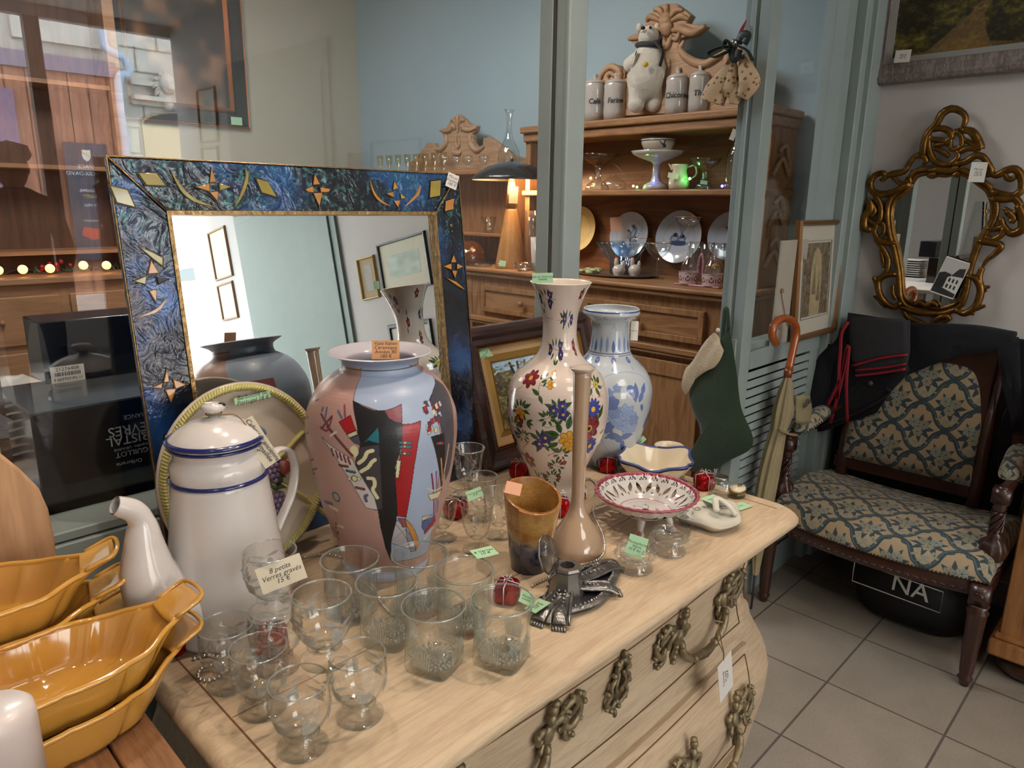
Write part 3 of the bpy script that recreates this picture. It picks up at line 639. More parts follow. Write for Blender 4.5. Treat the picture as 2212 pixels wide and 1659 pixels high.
# ------------------------------------------------------------------ blue glass-framed looking glass
MO = Vector((.333, 1.0205, TZ)); MT = Vector((.333, 1.085, 1.515)); MU = (MT-MO).normalized(); MN = Vector((1, 0, 0)).cross(MU)   # MN points to the room
def muv(px, py):
    p = PP(px, py, MO+MN*.0, MN)-MO; return (p.x, p.dot(MU))
def zuv(L, w=0): return [muv(220+x/2.765, 330+y/2.765) for x, y in L]
def enamel():
    m, N, L = newmat('blue_enamel_glass'); out = N.new('ShaderNodeOutputMaterial'); b = N.new('ShaderNodeBsdfPrincipled'); L.new(b.outputs[0], out.inputs[0])
    tc = N.new('ShaderNodeTexCoord'); n = N.new('ShaderNodeTexNoise'); n.inputs['Scale'].default_value = 7; n.inputs['Detail'].default_value = 3; L.new(tc.outputs['Object'], n.inputs[0])
    cr = N.new('ShaderNodeValToRGB'); e = cr.color_ramp.elements; e[0].color = C4('#060b16'); e[0].position = .36; e[1].color = C4('#2c6480'); e[1].position = .72
    q = e.new(.50); q.color = C4('#0b1a33'); q = e.new(.60); q.color = C4('#1a4a86'); L.new(n.outputs[0], cr.inputs[0])
    v = N.new('ShaderNodeTexNoise'); v.inputs['Scale'].default_value = 75; v.inputs['Detail'].default_value = 5; v.inputs['Distortion'].default_value = 1.5; L.new(tc.outputs['Object'], v.inputs[0])
    c2 = N.new('ShaderNodeValToRGB'); c2.color_ramp.elements[0].color = (0, 0, 0, 1); c2.color_ramp.elements[0].position = .52; c2.color_ramp.elements[1].color = C4('#44807e'); c2.color_ramp.elements[1].position = .72; L.new(v.outputs[0], c2.inputs[0])
    gx = N.new('ShaderNodeSeparateXYZ'); L.new(tc.outputs['Object'], gx.inputs[0]); mr = N.new('ShaderNodeMapRange'); mr.inputs[1].default_value = .42; mr.inputs[2].default_value = .54; L.new(gx.outputs['Y'], mr.inputs[0])
    mg = N.new('ShaderNodeMix'); mg.data_type = 'RGBA'; mg.blend_type = 'ADD'; L.new(mr.outputs[0], mg.inputs[0]); L.new(cr.outputs[0], mg.inputs[6]); L.new(c2.outputs[0], mg.inputs[7])
    L.new(mg.outputs[2], b.inputs['Base Color']); b.inputs['Metallic'].default_value = .35; b.inputs['Roughness'].default_value = .22; b.inputs['Coat Weight'].default_value = 1; b.inputs['Coat Roughness'].default_value = .03
    v2 = N.new('ShaderNodeTexNoise'); v2.inputs['Scale'].default_value = 22; v2.inputs['Detail'].default_value = 3; v2.inputs['Distortion'].default_value = 2.2; L.new(tc.outputs['Object'], v2.inputs[0])
    bp = N.new('ShaderNodeBump'); bp.inputs['Strength'].default_value = .55; bp.inputs['Distance'].default_value = .005; L.new(v2.outputs[0], bp.inputs['Height'])
    bp2 = N.new('ShaderNodeBump'); bp2.inputs['Strength'].default_value = .3; bp2.inputs['Distance'].default_value = .002; L.new(v.outputs[0], bp2.inputs['Height']); L.new(bp.outputs[0], bp2.inputs['Normal'])
    L.new(bp2.outputs[0], b.inputs['Normal']); L.new(bp.outputs[0], b.inputs['Coat Normal']); return m
m_en = enamel(); m_mir = mat('silvered_glass', '#e8ecea', .0, metal=1.0); m_goldleaf = mat('gilded_edge', '#a5865a', .35, metal=.8, var=.4, vscale=120, bump=.4, bscale=150)
m_amber = mat('amber_glass_gem', '#b9803a', .12, coat=1, var=.2, vscale=30); m_olive = mat('olive_glass_gem', '#9a8a38', .12, coat=1, var=.2, vscale=30); m_blackline = mat('black_cloison', '#0b0b10', .3)
MR = thing('framed_mirror', 'large square mirror with blue glass frame set with amber shapes', 'mirror', MO); 
MR.matrix_world = basis(MO, (1, 0, 0), MU)
FW_, FH = .622, .598; ix0, ix1, iy0, iy1 = .069, .556, .075, .525
out_ = [(0, 0), (FW_, 0), (FW_, FH), (0, FH)]; inn = [(ix0, iy0), (ix1, iy0), (ix1, iy1), (ix0, iy1)]
for k in range(4):
    k2 = (k+1) % 4; MB().prism([out_[k], out_[k2], inn[k2], inn[k]], -.014, .0, None).build('frame_side', m_en, MR, smooth=True, bevel=.003)
MB().box(ix0-.01, ix1+.01, iy0-.01, iy1+.01, -.014, -.008).build('looking_glass', m_mir, MR, smooth=False)
l = MB(); w = .0038
l.box(ix0-.002, ix1+.002, iy1-w, iy1+.002, -.008, .002).box(ix0-.002, ix1+.002, iy0-.002, iy0+w, -.008, .002).box(ix0-.002, ix0+w, iy0+w, iy1-w, -.008, .002).box(ix1-w, ix1+.002, iy0+w, iy1-w, -.008, .002)
l.build('gilt_lip', m_goldleaf, MR, smooth=False)
l = MB(); l.tube([(0, 0, 0), (0, FH, 0), (FW_, FH, 0), (FW_, 0, 0)], .0016, 6)
for k in range(4): l.tube([(out_[k][0], out_[k][1], .0005), (inn[k][0], inn[k][1], .0005)], .0013, 5)
l.build('frame_edge', m_goldleaf, MR)
def cres(pts, w):
    c = bez([(a, b, 0) for a, b in pts], 14); L_ = []; R_ = []
    for i, p in enumerate(c):
        t = (c[min(i+1, len(c)-1)]-c[max(i-1, 0)]).normalized(); k = math.sin(PI*(i+.6)/(len(c)+.2))*w/2; L_.append((p.x-t.y*k, p.y+t.x*k)); R_.append((p.x+t.y*k, p.y-t.x*k))
    return [muv(220+x/2.765, 330+y/2.765) for x, y in L_+R_[::-1]]
GEMS = [('o', zuv([(212, 122), (322, 122), (380, 200), (262, 196)])), ('o', zuv([(44, 199), (150, 222), (197, 328), (85, 300)])), ('o', zuv([(917, 156), (985, 172), (1040, 265), (950, 240)])),
    ('o', cres([(405, 102), (470, 215), (550, 285), (665, 324)], 22)), ('o', cres([(852, 95), (862, 150), (835, 240), (790, 325)], 20)),
    ('a', zuv([(650, 92), (677, 178), (640, 178)])), ('a', zuv([(558, 205), (638, 185), (640, 235)])), ('a', zuv([(640, 238), (690, 232), (687, 292)])), ('o', zuv([(697, 182), (768, 205), (700, 228)])),
    ('a', zuv([(1267, 130), (1298, 190), (1258, 193)])), ('a', zuv([(1210, 220), (1255, 203), (1262, 240), (1225, 235)])), ('a', zuv([(1300, 208), (1358, 218), (1350, 238), (1305, 238)])), ('a', zuv([(1260, 243), (1312, 240), (1295, 322)])),
    ('a', cres([(1595, 165), (1620, 240), (1660, 290), (1718, 320)], 14)), ('a', zuv([(1742, 170), (1765, 215), (1735, 222)])), ('a', zuv([(1697, 245), (1735, 235), (1737, 270)])), ('a', zuv([(1740, 288), (1777, 285), (1765, 330)])), ('o', zuv([(1780, 245), (1813, 272), (1782, 277)])),
    ('a', cres([(1898, 195), (1880, 250), (1812, 320)], 14)), ('o', zuv([(1960, 172), (2020, 165), (2015, 258), (1955, 270)])), ('a', zuv([(2050, 290), (2100, 272), (2092, 340), (2045, 350)])),
    ('o', zuv([(218, 562), (300, 595), (360, 628), (360, 680), (300, 635)])), ('a', zuv([(290, 642), (338, 720), (270, 725)])), ('o', zuv([(188, 768), (262, 735), (258, 788)])), ('k', zuv([(322, 740), (402, 755), (332, 788)])), ('a', zuv([(277, 825), (326, 818), (320, 898)])), ('a', cres([(382, 872), (325, 940), (205, 985)], 18)),
    ('a', zuv([(385, 1287), (400, 1368), (364, 1372)])), ('a', zuv([(297, 1403), (358, 1374), (354, 1408)])), ('a', zuv([(374, 1415), (440, 1407), (410, 1493)])), ('a', zuv([(422, 1352), (502, 1385), (434, 1412)])),
    ('a', zuv([(2097, 612), (2113, 655), (2082, 655)])), ('a', zuv([(2037, 680), (2083, 662), (2083, 700)])), ('a', zuv([(2117, 662), (2153, 680), (2117, 698)])), ('a', zuv([(2088, 705), (2118, 705), (2105, 750)])), ('a', zuv([(2052, 748), (2110, 770), (2160, 812), (2160, 820), (2120, 797)])),
    ('a', [muv(355, 940), muv(385, 932), muv(378, 975), muv(352, 975)]), ('o', zuv([(2075, 430), (2085, 425), (2088, 440), (2078, 445)])), ('o', zuv([(2082, 465), (2092, 468), (2086, 478)]))]
for k, pl in GEMS:
    ccx = sum(p[0] for p in pl)/len(pl); ccy = sum(p[1] for p in pl)/len(pl); big = [(ccx+(x-ccx)*1.16, ccy+(y-ccy)*1.16) for x, y in pl] if len(pl) < 9 else pl
    o = MB().prism(pl, 0, .0035).build('glass_inlay', {'o': m_olive, 'a': m_amber, 'k': m_blackline}[k], MR, bevel=.001)
    if len(pl) < 9: MB().prism(big, 0, .0015).build('cloison', m_blackline, o, smooth=False)
# ------------------------------------------------------------------ things standing on the commode
m_tagg = mat('pale_green_card', '#a9d3ab', .8); m_tagw = mat('white_card', '#dcd9d2', .8); m_tago = mat('kraft_card', '#d9a273', .8); m_tagc = mat('cream_card', '#e6dcc4', .8); m_string = mat('twine', '#8a6e50', .9)
def card(label, corners, m, txt, size, up=None, name='price_card', tm=None, group=None, shear=.25, hole=False):
    """flat written card from three corners: bottom-left, bottom-right, top-left"""
    a, b_, c = [Vector(v) for v in corners]; x = b_-a; y = c-a; o = (a+b_+c+(b_+c-a))/4; M = basis(o, x, y)
    w, h = x.length/2, (y-x.normalized()*y.dot(x.normalized())).length/2
    t = thing(name, label, 'price tag' if name != 'postcard' else 'postcard', o, group=group); t.matrix_world = M
    q = MB()
    if hole: q.prism([(-w, -h), (w*.72, -h), (w, -h*.5), (w, h*.5), (w*.72, h), (-w, h)], -.0003, .0003)
    else: q.prism([(-w, -h), (w, -h), (w, h), (-w, h)], -.0003, .0003)
    q.build('card', m, t, smooth=False)
    if txt: text(txt, size, tm or INK, t, Matrix.Translation((0, 0, .0004)), ext=.00005, shear=shear)
    return t
def px_card(label, A, B, C, depth_pt, m, txt, size, tilt=None, **k):
    """card facing the photographer-ish, corner pixels A (bl), B (br), C (tl) on a plane through depth_pt with normal tilt"""
    n = Vector(tilt) if tilt else -_fw
    return card(label, [PP(*A, depth_pt, n), PP(*B, depth_pt, n), PP(*C, depth_pt, n)], m, txt, size, **k)
# --- enamel coffee pot
m_enw = mat('white_enamel', '#d3cdca', .18, coat=.6, var=.03, vscale=14, bump=.03, bscale=30); m_enb = mat('cobalt_enamel', '#1b2263', .15, coat=.7); m_chip = mat('chipped_iron', '#2a211d', .8)
B0 = P(503, 1341, z=TZ); pot = thing('coffee_pot', 'tall white enamel coffee pot with blue rims and long curved spout', 'coffee pot', B0, 0)
pr = prof_px(B0, [(1341, 123), (1330, 128), (1240, 121), (1120, 108), (1035, 99), (1024, 98)])
b = MB(); b.lathe([(0, 0)]+pr+[(pr[-1][0]-.004, pr[-1][1]+.002)], 64); b.build('body', m_enw, pot)
zc_ = pr[-1][1]
nk = prof_px(B0, [(1028, 95), (1015, 97), (1003, 99), (992, 97), (982, 90), (970, 89), (956, 93), (950, 96)]); MB().lathe(nk, 64, cap0=False).build('filter_neck', m_enw, pot)
def rim_ring(r, z, t, m, par, nm='rim_band'):
    q = MB(); q.lathe([(r-t*.6, z-t), (r+t*.7, z-t*.6), (r+t, z), (r+t*.7, z+t*.6), (r-t*.6, z+t)], 64); return q.build(nm, m, par)
rim_ring(pr[-1][0], zc_, .0028, m_enb, pot); rim_ring(nk[-1][0], nk[-1][1]-.003, .0024, m_enb, pot)
ld = prof_px(B0, [(945, 99), (942, 98), (934, 90), (925, 80), (913, 58), (905, 35), (902, 18), (899, 10), (896, 9)])
lid = MB().lathe(ld+[(0, ld[-1][1]+.001)], 64).build('lid', m_enw, pot); rim_ring(ld[0][0], ld[0][1]+.0008, .0028, m_enb, lid, 'lid_band')
kb = MB(); z0 = ld[-1][1]; kb.lathe([(.005, z0), (.007, z0+.003), (.013, z0+.006), (.015, z0+.010), (.012, z0+.014), (0, z0+.016)], 20); kb.build('knob', m_enw, lid); MB().ball((.007, -.006, z0+.012), (.006, .005, .0035)).build('chipped_patch', m_chip, lid)
dv = Vector((-.80, -.08, 0)).normalized()
def sp(px, py):   # a point of the spout, in the upright plane through the pot axis
    p = PP(px, py, B0, Vector((-dv.y, dv.x, 0))); return p-B0
sp_pts = [sp(430, 1300), sp(395, 1308), sp(350, 1290), sp(322, 1240), sp(312, 1180), sp(306, 1130), sp(290, 1105), sp(262, 1095), sp(248, 1092)]
sp_pts = [Vector(p) for p in sp_pts]; c = bez(sp_pts, 48); rad = list(np.interp(np.linspace(0, 1, len(c)), [0, .18, .35, .5, .65, .8, 1], [.045, .043, .034, .0225, .0140, .0128, .0105]))
b = MB(); b.tube(c, rad, 22, cap=False); b.tube(c[::-1][:14], [r-.0014 for r in rad[::-1][:14]], 22, cap=False); b.build('spout', m_enw, pot)
hv = [sp(0, 0)]  # handle on the far side
hdir = Vector((.80, -.55, 0)).normalized()
def hp_(px, py): return PP(px, py, B0, Vector((-.45, .9, 0)))-B0
hq = bez([hp_(572, 1000), hp_(598, 972), hp_(625, 975), hp_(637, 1010), hp_(630, 1065), hp_(612, 1110), hp_(597, 1145)], 36)
b = MB(); b.tube(hq, .0075, 12, flat=.55); b.build('handle', m_enw, pot)
tp = PP(555, 955, B0, -_fw)
card('cream card tied to the lid of the enamel coffee pot', [PP(575, 1012, B0+Vector((.03, -.05, .2)), -_fw), PP(608, 990, B0+Vector((.03, -.05, .2)), -_fw), PP(510, 920, B0+Vector((.03, -.05, .2)), -_fw)], m_tagc, '', .008)
p0 = PP(592, 1001, B0+Vector((.03, -.05, .2)), -_fw); p1 = PP(524, 914, B0+Vector((.03, -.05, .2)), -_fw)
tg = bpy.data.objects[[o.name for o in bpy.data.objects if o.get('label', '').startswith('cream card tied')][0]]
Mi = tg.matrix_world.inverted()
def tagtext(lines, s, off): text(lines, s, INK, tg, Mi @ basis((p0+p1)/2-_fw*.0006, (p0-p1), (p0-p1).cross(-_fw)*-1) @ Matrix.Translation((off, 0, 0)), ext=.00005, shear=.3)
text('Cafetière ancienne\nen tôle émaillée\n15 €', .0085, INK, tg, Mi @ basis((p0+p1)/2-_fw*.0008, p0-p1, (-_fw).cross(p0-p1)), ext=.00005, shear=.3)
kz = B0+Vector((0, 0, ld[-1][1]+.002)); MB().tube(bez([kz+Vector((-.008, -.006, 0)), kz+Vector((.006, -.010, -.001)), kz+Vector((.02, -.02, -.003)), PP(545, 935, B0+Vector((.03, -.05, .2)), -_fw)], 16), .0008, 5).tube([kz+Vector((.009*math.cos(a), .009*math.sin(a), 0)) for a in np.linspace(0, 2*PI, 18)], .0009, 5).build('string', m_string, None); so = COL.objects[-1]; so.parent = tg; so.matrix_parent_inverse = tg.matrix_world.inverted()
# --- vases with painted decoration
def vase(name, label, base, rows, cw, ch, ground, paintfn, matp, t=.004, smooth_n=60, inner_col=None, rim=True):
    th = thing(name, label, 'vase', base)
    pr = prof_px(base, rows); pr = [(r, z) for r, z in pr]; pr[0] = (pr[0][0], 0); sm = smoothprof(pr, smooth_n)
    f, L, rs, zs = lathefn(sm); R = max(rs); cv = Canvas(cw, ch, ground, 2*PI, L[-1], wrap=True)
    # uv of a photo pixel: first hit of its ray with the outer wall
    def uv(px, py):
        d = ray(px, py); o = CAMO-base; best = None
        for s in np.linspace(0, 3, 1501)[1:]:
            p = o+d*float(s)
            if 0 <= p.z <= zs[-1]+.001:
                i = np.interp(p.z, zs, np.arange(len(zs))) if np.all(np.diff(zs) > 0) else None
                r = float(np.interp(p.z, zs, rs)) if i is not None else rs[int(np.argmin(abs(zs-p.z)))]
                if math.hypot(p.x, p.y) <= r: best = p; break
        if best is None:
            # nearest approach
            dd = [( (o+d*float(s)), ) for s in np.linspace(.2, 3, 800)]
            best = min((q[0] for q in dd), key=lambda p: abs(math.hypot(p.x, p.y)-float(np.interp(p.z, zs, rs)))+(10 if p.z < 0 or p.z > zs[-1] else 0))
        a = math.atan2(best.y, best.x) % (2*PI); return a, float(np.interp(best.z, zs, L)), float(np.interp(best.z, zs, rs))
    # painting happens in a canvas measured in metres around the widest girth
    cv.sx = 2*PI*R; cv.X = cv.X*R
    def to(px, py): a, l, r = uv(px, py); return (a*R, l)
    paintfn(cv, to, R, L, uv)
    painted('body', cv, f, matp, th, wrap=True)
    ic = mat(name+'_glaze', inner_col or ground, .2, coat=.4)
    inner = [(max(r-t, .001), z) for r, z in sm if z > .006]; q = MB(); q.lathe([(sm[-1][0], sm[-1][1]), (sm[-1][0]-t*.5, sm[-1][1]+t*.35)]+inner[::-1]+[(0, .006)], 96, cap0=False); q.build('lip_and_inside', ic, th)
    q = MB(); q.lathe([(0, 0), (sm[0][0], 0)], 48, cap0=False, cap1=False); q.build('underside', ic, th)
    return th
p_glaze = paintmat('painted_faience', .12, .6); p_matt = paintmat('painted_satin', .38, .15, bump=.08, bscale=220); 
# abstract vase --------------------------------------------------
def paint_abs(cv, to, R, L, uv):
    z = lambda pts: [to(620+x/2.9625, 700+y/2.9625) for x, y in pts]
    ln = L[-1]; K = '#1c1a1c'
    def Z(pts, c, ow=.0009, al=1): cv.poly(z(pts), c, al, K if ow else None, ow)
    a0 = to(840, 900)[0]
    # ground: dusty pink everywhere, pale blue field on the front right
    cv.noise(.10, 9)
    top = to(815, 800)[1]
    Z([(475, 285), (560, 262), (700, 258), (830, 270), (930, 330), (948, 380), (915, 460), (905, 490), (940, 560), (975, 680), (990, 800), (970, 960), (950, 1120), (925, 1330), (895, 1460), (800, 1500), (665, 1520), (640, 1380), (700, 1200), (720, 640), (610, 560), (430, 490)], '#a3b2cc')
    cv.poly([(x, y) for x, y in [to(735, 1200), to(835, 1235), to(925, 1200), to(922, 1250), to(836, 1256), to(738, 1240)]], '#a3b2cc')
    for k in range(60):   # brushed tone variation in the blue
        x, y = to(780+RNG.rand()*170, 800+RNG.rand()*380)
    Z([(945, 350), (1000, 390), (1040, 470), (1062, 600), (1062, 760), (1040, 930), (1010, 1000), (1000, 870), (990, 700), (945, 560), (905, 490), (935, 420)], '#4a4850')
    # black central form
    Z([(425, 487), (480, 520), (560, 553), (625, 552), (650, 600), (735, 632), (732, 780), (690, 910), (700, 1060), (708, 1180), (690, 1300), (665, 1400), (663, 1515), (630, 1430), (600, 1300), (583, 1190), (520, 1060), (440, 900), (470, 780), (450, 650)], '#17151a')
    Z([(625, 552), (680, 535), (732, 512), (735, 632), (690, 625), (650, 600)], '#8d4a54')
    Z([(735, 640), (795, 638), (855, 618), (835, 760), (812, 900), (790, 1080), (760, 1235), (705, 1225), (700, 1100), (690, 960), (728, 830)], '#a3141f')
    Z([(585, 655), (592, 765), (520, 745), (480, 770)], '#1c7280')
    Z([(470, 785), (590, 768), (600, 900), (612, 1180), (560, 1190), (520, 1060), (455, 940), (440, 880)], '#3e3d42')
    for pts in ([(460, 890), (495, 860), (515, 820), (548, 808)], [(475, 942), (520, 915), (545, 880), (563, 868)], [(520, 985), (555, 990), (562, 1030), (550, 1060), (578, 1110)]):
        cv.curve(z(pts), .0052, '#d9d2a8'); 
    cv.ell(*z([(430, 815)])[0], .006, .008, '#d9d2a8')
    Z([(700, 870), (728, 872), (715, 985), (692, 980)], '#d9d2a8')
    for y, c in ((750, '#2f7d8c'), (776, '#2f7d8c'), (820, '#6a5558')): Z([(716, y), (795, y+2), (790, y+18), (718, y+14)], c, .0007); Z([(745, y), (760, y+1), (760, y+15), (745, y+14)], '#c9c2a0', .0005)
    # white panel with marks on the left
    Z([(222, 722), (420, 860), (470, 960), (560, 1110), (582, 1188), (505, 1175), (400, 990), (300, 830)], '#c9c2c0')
    for k in range(5): cv.curve(z([(288+k*26, 798+k*14), (300+k*26, 840+k*14)]), .0032, '#7a2a2c')
    for x, y, w_, c in ((365, 905, 45, '#6f3036'), (410, 940, 50, '#2b6a7c'), (468, 1050, 50, '#7a3a44')): cv.line(z([(x-w_/2, y-4), (x+w_/2, y+6)]), .0042, K); cv.line(z([(x-w_/2+3, y-4), (x+w_/2-3, y+5)]), .0028, c)
    for x, r_ in ((400, .0022), (433, .0038), (462, .0022)): q = z([(x, 988)])[0]; cv.ell(*q, r_*1.3, r_*1.3, K); cv.ell(*q, r_, r_, '#d9d2a8')
    cv.curve(z([(508, 1130), (500, 1105), (512, 1095)]), .005, '#5a5870')
    # brush pot, cross sticks
    Z([(335, 625), (410, 580), (442, 680), (385, 705)], '#a3141f'); Z([(385, 705), (442, 682), (455, 705), (400, 728)], '#cfc8a0'); Z([(405, 728), (460, 705), (475, 775), (430, 760)], '#4b4c5c')
    for p0_, p1_, c in (((330, 555), (350, 600), '#5c6480'), ((368, 520), (372, 590), '#8d4a54'), ((222, 575), (265, 645), '#6a3a40'), ((258, 535), (245, 610), '#5c6480'), ((288, 590), (225, 668), '#6a3a40')): cv.line(z([p0_, p1_]), .0036, c)
    cv.curve(z([(262, 655), (300, 700), (350, 760), (420, 840)]), .0042, '#6a3336'); cv.curve(z([(280, 715), (315, 690)]), .003, '#d0c8b8'); cv.curve(z([(218, 660), (260, 680), (292, 600)]), .003, '#7a3a40'); q = z([(228, 545)])[0]; cv.ell(*q, .003, .004, '#5c6480')
    for x, y, w_, c in ((185, 490, 34, '#7a3a40'), (160, 870, 20, '#6a3336'), (175, 930, 34, '#6a3336'), (130, 700, 20, '#5c6480'), (165, 960, 26, '#5c6480'), (128, 600, 20, '#5c6480')): cv.line(z([(x-w_/2, y+6), (x+w_/2, y-6)]), .0034, c)
    q = z([(318, 1105)])[0]; cv.ell(*q, .0082, .0085, '#2f6f80'); cv.ell(*q, .0052, .0055, '#b98a80')
    cv.line(z([(245, 1135), (290, 1150)]), .0055, '#4b5468'); cv.line(z([(275, 1165), (322, 1188)]), .0055, '#cfc8a0'); cv.line(z([(325, 1285), (362, 1300)]), .005, '#cfc8a0'); cv.line(z([(310, 1190), (330, 1285)]), .0006, K)
    for k in range(12): cv.ell(*z([(285+RNG.rand()*50, 1270+RNG.rand()*110)])[0], .0024, .0032, ['#5c6480', '#4a3a40'][k % 2], RNG.rand()*3)
    # right side: confetti, dark square, sticks, crescents
    for k in range(34):
        x = 872+RNG.rand()*105; y = 500+RNG.rand()*190; 
        if x-872 < (y-500)*.12: continue
        a, b_ = z([(x, y)])[0]; s_ = .0022; c = ['#a3283a', '#cfc8a0', '#4b4c5c', '#b9bccb', '#6a2a3a'][k % 5]; cv.poly([(a-s_*1.3, b_-s_*1.9), (a+s_*1.3, b_-s_*1.5), (a+s_*1.3, b_+s_*1.9), (a-s_*1.3, b_+s_*1.5)], c, 1, K, .0006)
    Z([(920, 722), (1000, 695), (1010, 820), (985, 1080), (960, 880)], '#1d1b1f')
    for x, c in ((962, '#a3283a'), (978, '#2f7d8c'), (992, '#a3283a')): cv.ell(*z([(x, 762)])[0], .003, .0022, c)
    for p0_, p1_, c in (((985, 862), (992, 1000), '#b5835a'), ((925, 960), (935, 1230), '#8b2a45'), ((952, 945), (945, 1225), '#8b5a80'), ((1035, 770), (1005, 940), '#c9a9a0'), ((965, 1130), (960, 1200), '#2f6f80')): cv.line(z([p0_, p1_]), .0032, c)
    Z([(900, 1090), (950, 1080), (990, 1060), (965, 1110), (915, 1125)], '#d9d2a8'); cv.curve(z([(898, 1050), (940, 1066), (985, 1045)]), .0025, '#cfc8a0')
    Z([(865, 1232), (930, 1218), (862, 1262)], '#cfc8a0'); Z([(862, 1262), (945, 1225), (930, 1290), (880, 1330), (860, 1300)], '#4a5f9a'); Z([(945, 1230), (950, 1260), (880, 1345), (875, 1335)], '#a3142a')
    cv.line(z([(880, 1375), (935, 1300)]), .005, '#cfc8a0')
    Z([(700, 1250), (760, 1300), (800, 1440), (665, 1400), (680, 1330)], '#b9b2b8'); Z([(708, 1240), (755, 1245), (770, 1295), (740, 1300)], '#8d4a54'); Z([(752, 1240), (800, 1290), (845, 1400), (825, 1450), (790, 1350), (765, 1290)], '#c98b45'); Z([(758, 1310), (790, 1350), (820, 1450), (790, 1456), (770, 1390)], '#8a8ea8')
    cv.line(z([(665, 1395), (760, 1310)]), .0007, K); cv.line(z([(690, 1270), (800, 1440)]), .0007, K)
    # neck band and line
    cv.a[cv.Y > to(815, 797)[1]] = hexl('#9aa6bd'); y0 = to(815, 802)[1]; cv.a[(cv.Y > y0) & (cv.Y < y0+.0016)] = hexl('#5a5550')
    # the hidden back: blue shoulder over pink with a few smaller dark forms
    ab = (a0/R+PI) % (2*PI)*R; Yt = float(L[-1])
    dg = ((cv.X/R-ab/R+PI) % (2*PI))-PI; vv = cv.Y/Yt; cv.a[(np.abs(dg) < 1.15+.25*np.sin(vv*9)) & (vv > .55+.06*np.sin(dg*5))] = hexl('#a3b2cc'); cv.a[(np.abs(dg-.75) < .22) & (np.abs(vv-.62) < .1)] = hexl('#8d4a54')
    # neck band goes all the way round
    cv.a[cv.Y > to(815, 797)[1]] = hexl('#9aa6bd')
B1 = P(836, 1214, z=TZ)
V1 = vase('abstract_vase', 'large round-shouldered vase painted with abstract black, red and blue shapes on pink', B1,
     [(1214, 90), (1204, 92), (1194, 90), (1180, 94), (1150, 106), (1110, 120), (1071, 133), (1004, 149), (945, 159), (912, 161), (885, 159), (855, 148), (830, 133), (812, 114), (800, 94), (793, 84), (779, 82), (771, 86), (762, 102), (758, 111)], 900, 620, '#b58f86', paint_abs, p_matt, .004, 80, '#bdbac4')
px_card('orange kraft label standing in the mouth of the abstract painted vase', (800, 776), (860, 776), (806, 735), B1+Vector((0, -.03, .35)), m_tago, 'Vase Italien\nCéramique\nAnnées 80\n180 €', .0070, (-.55, -.8, .2), shear=.1)
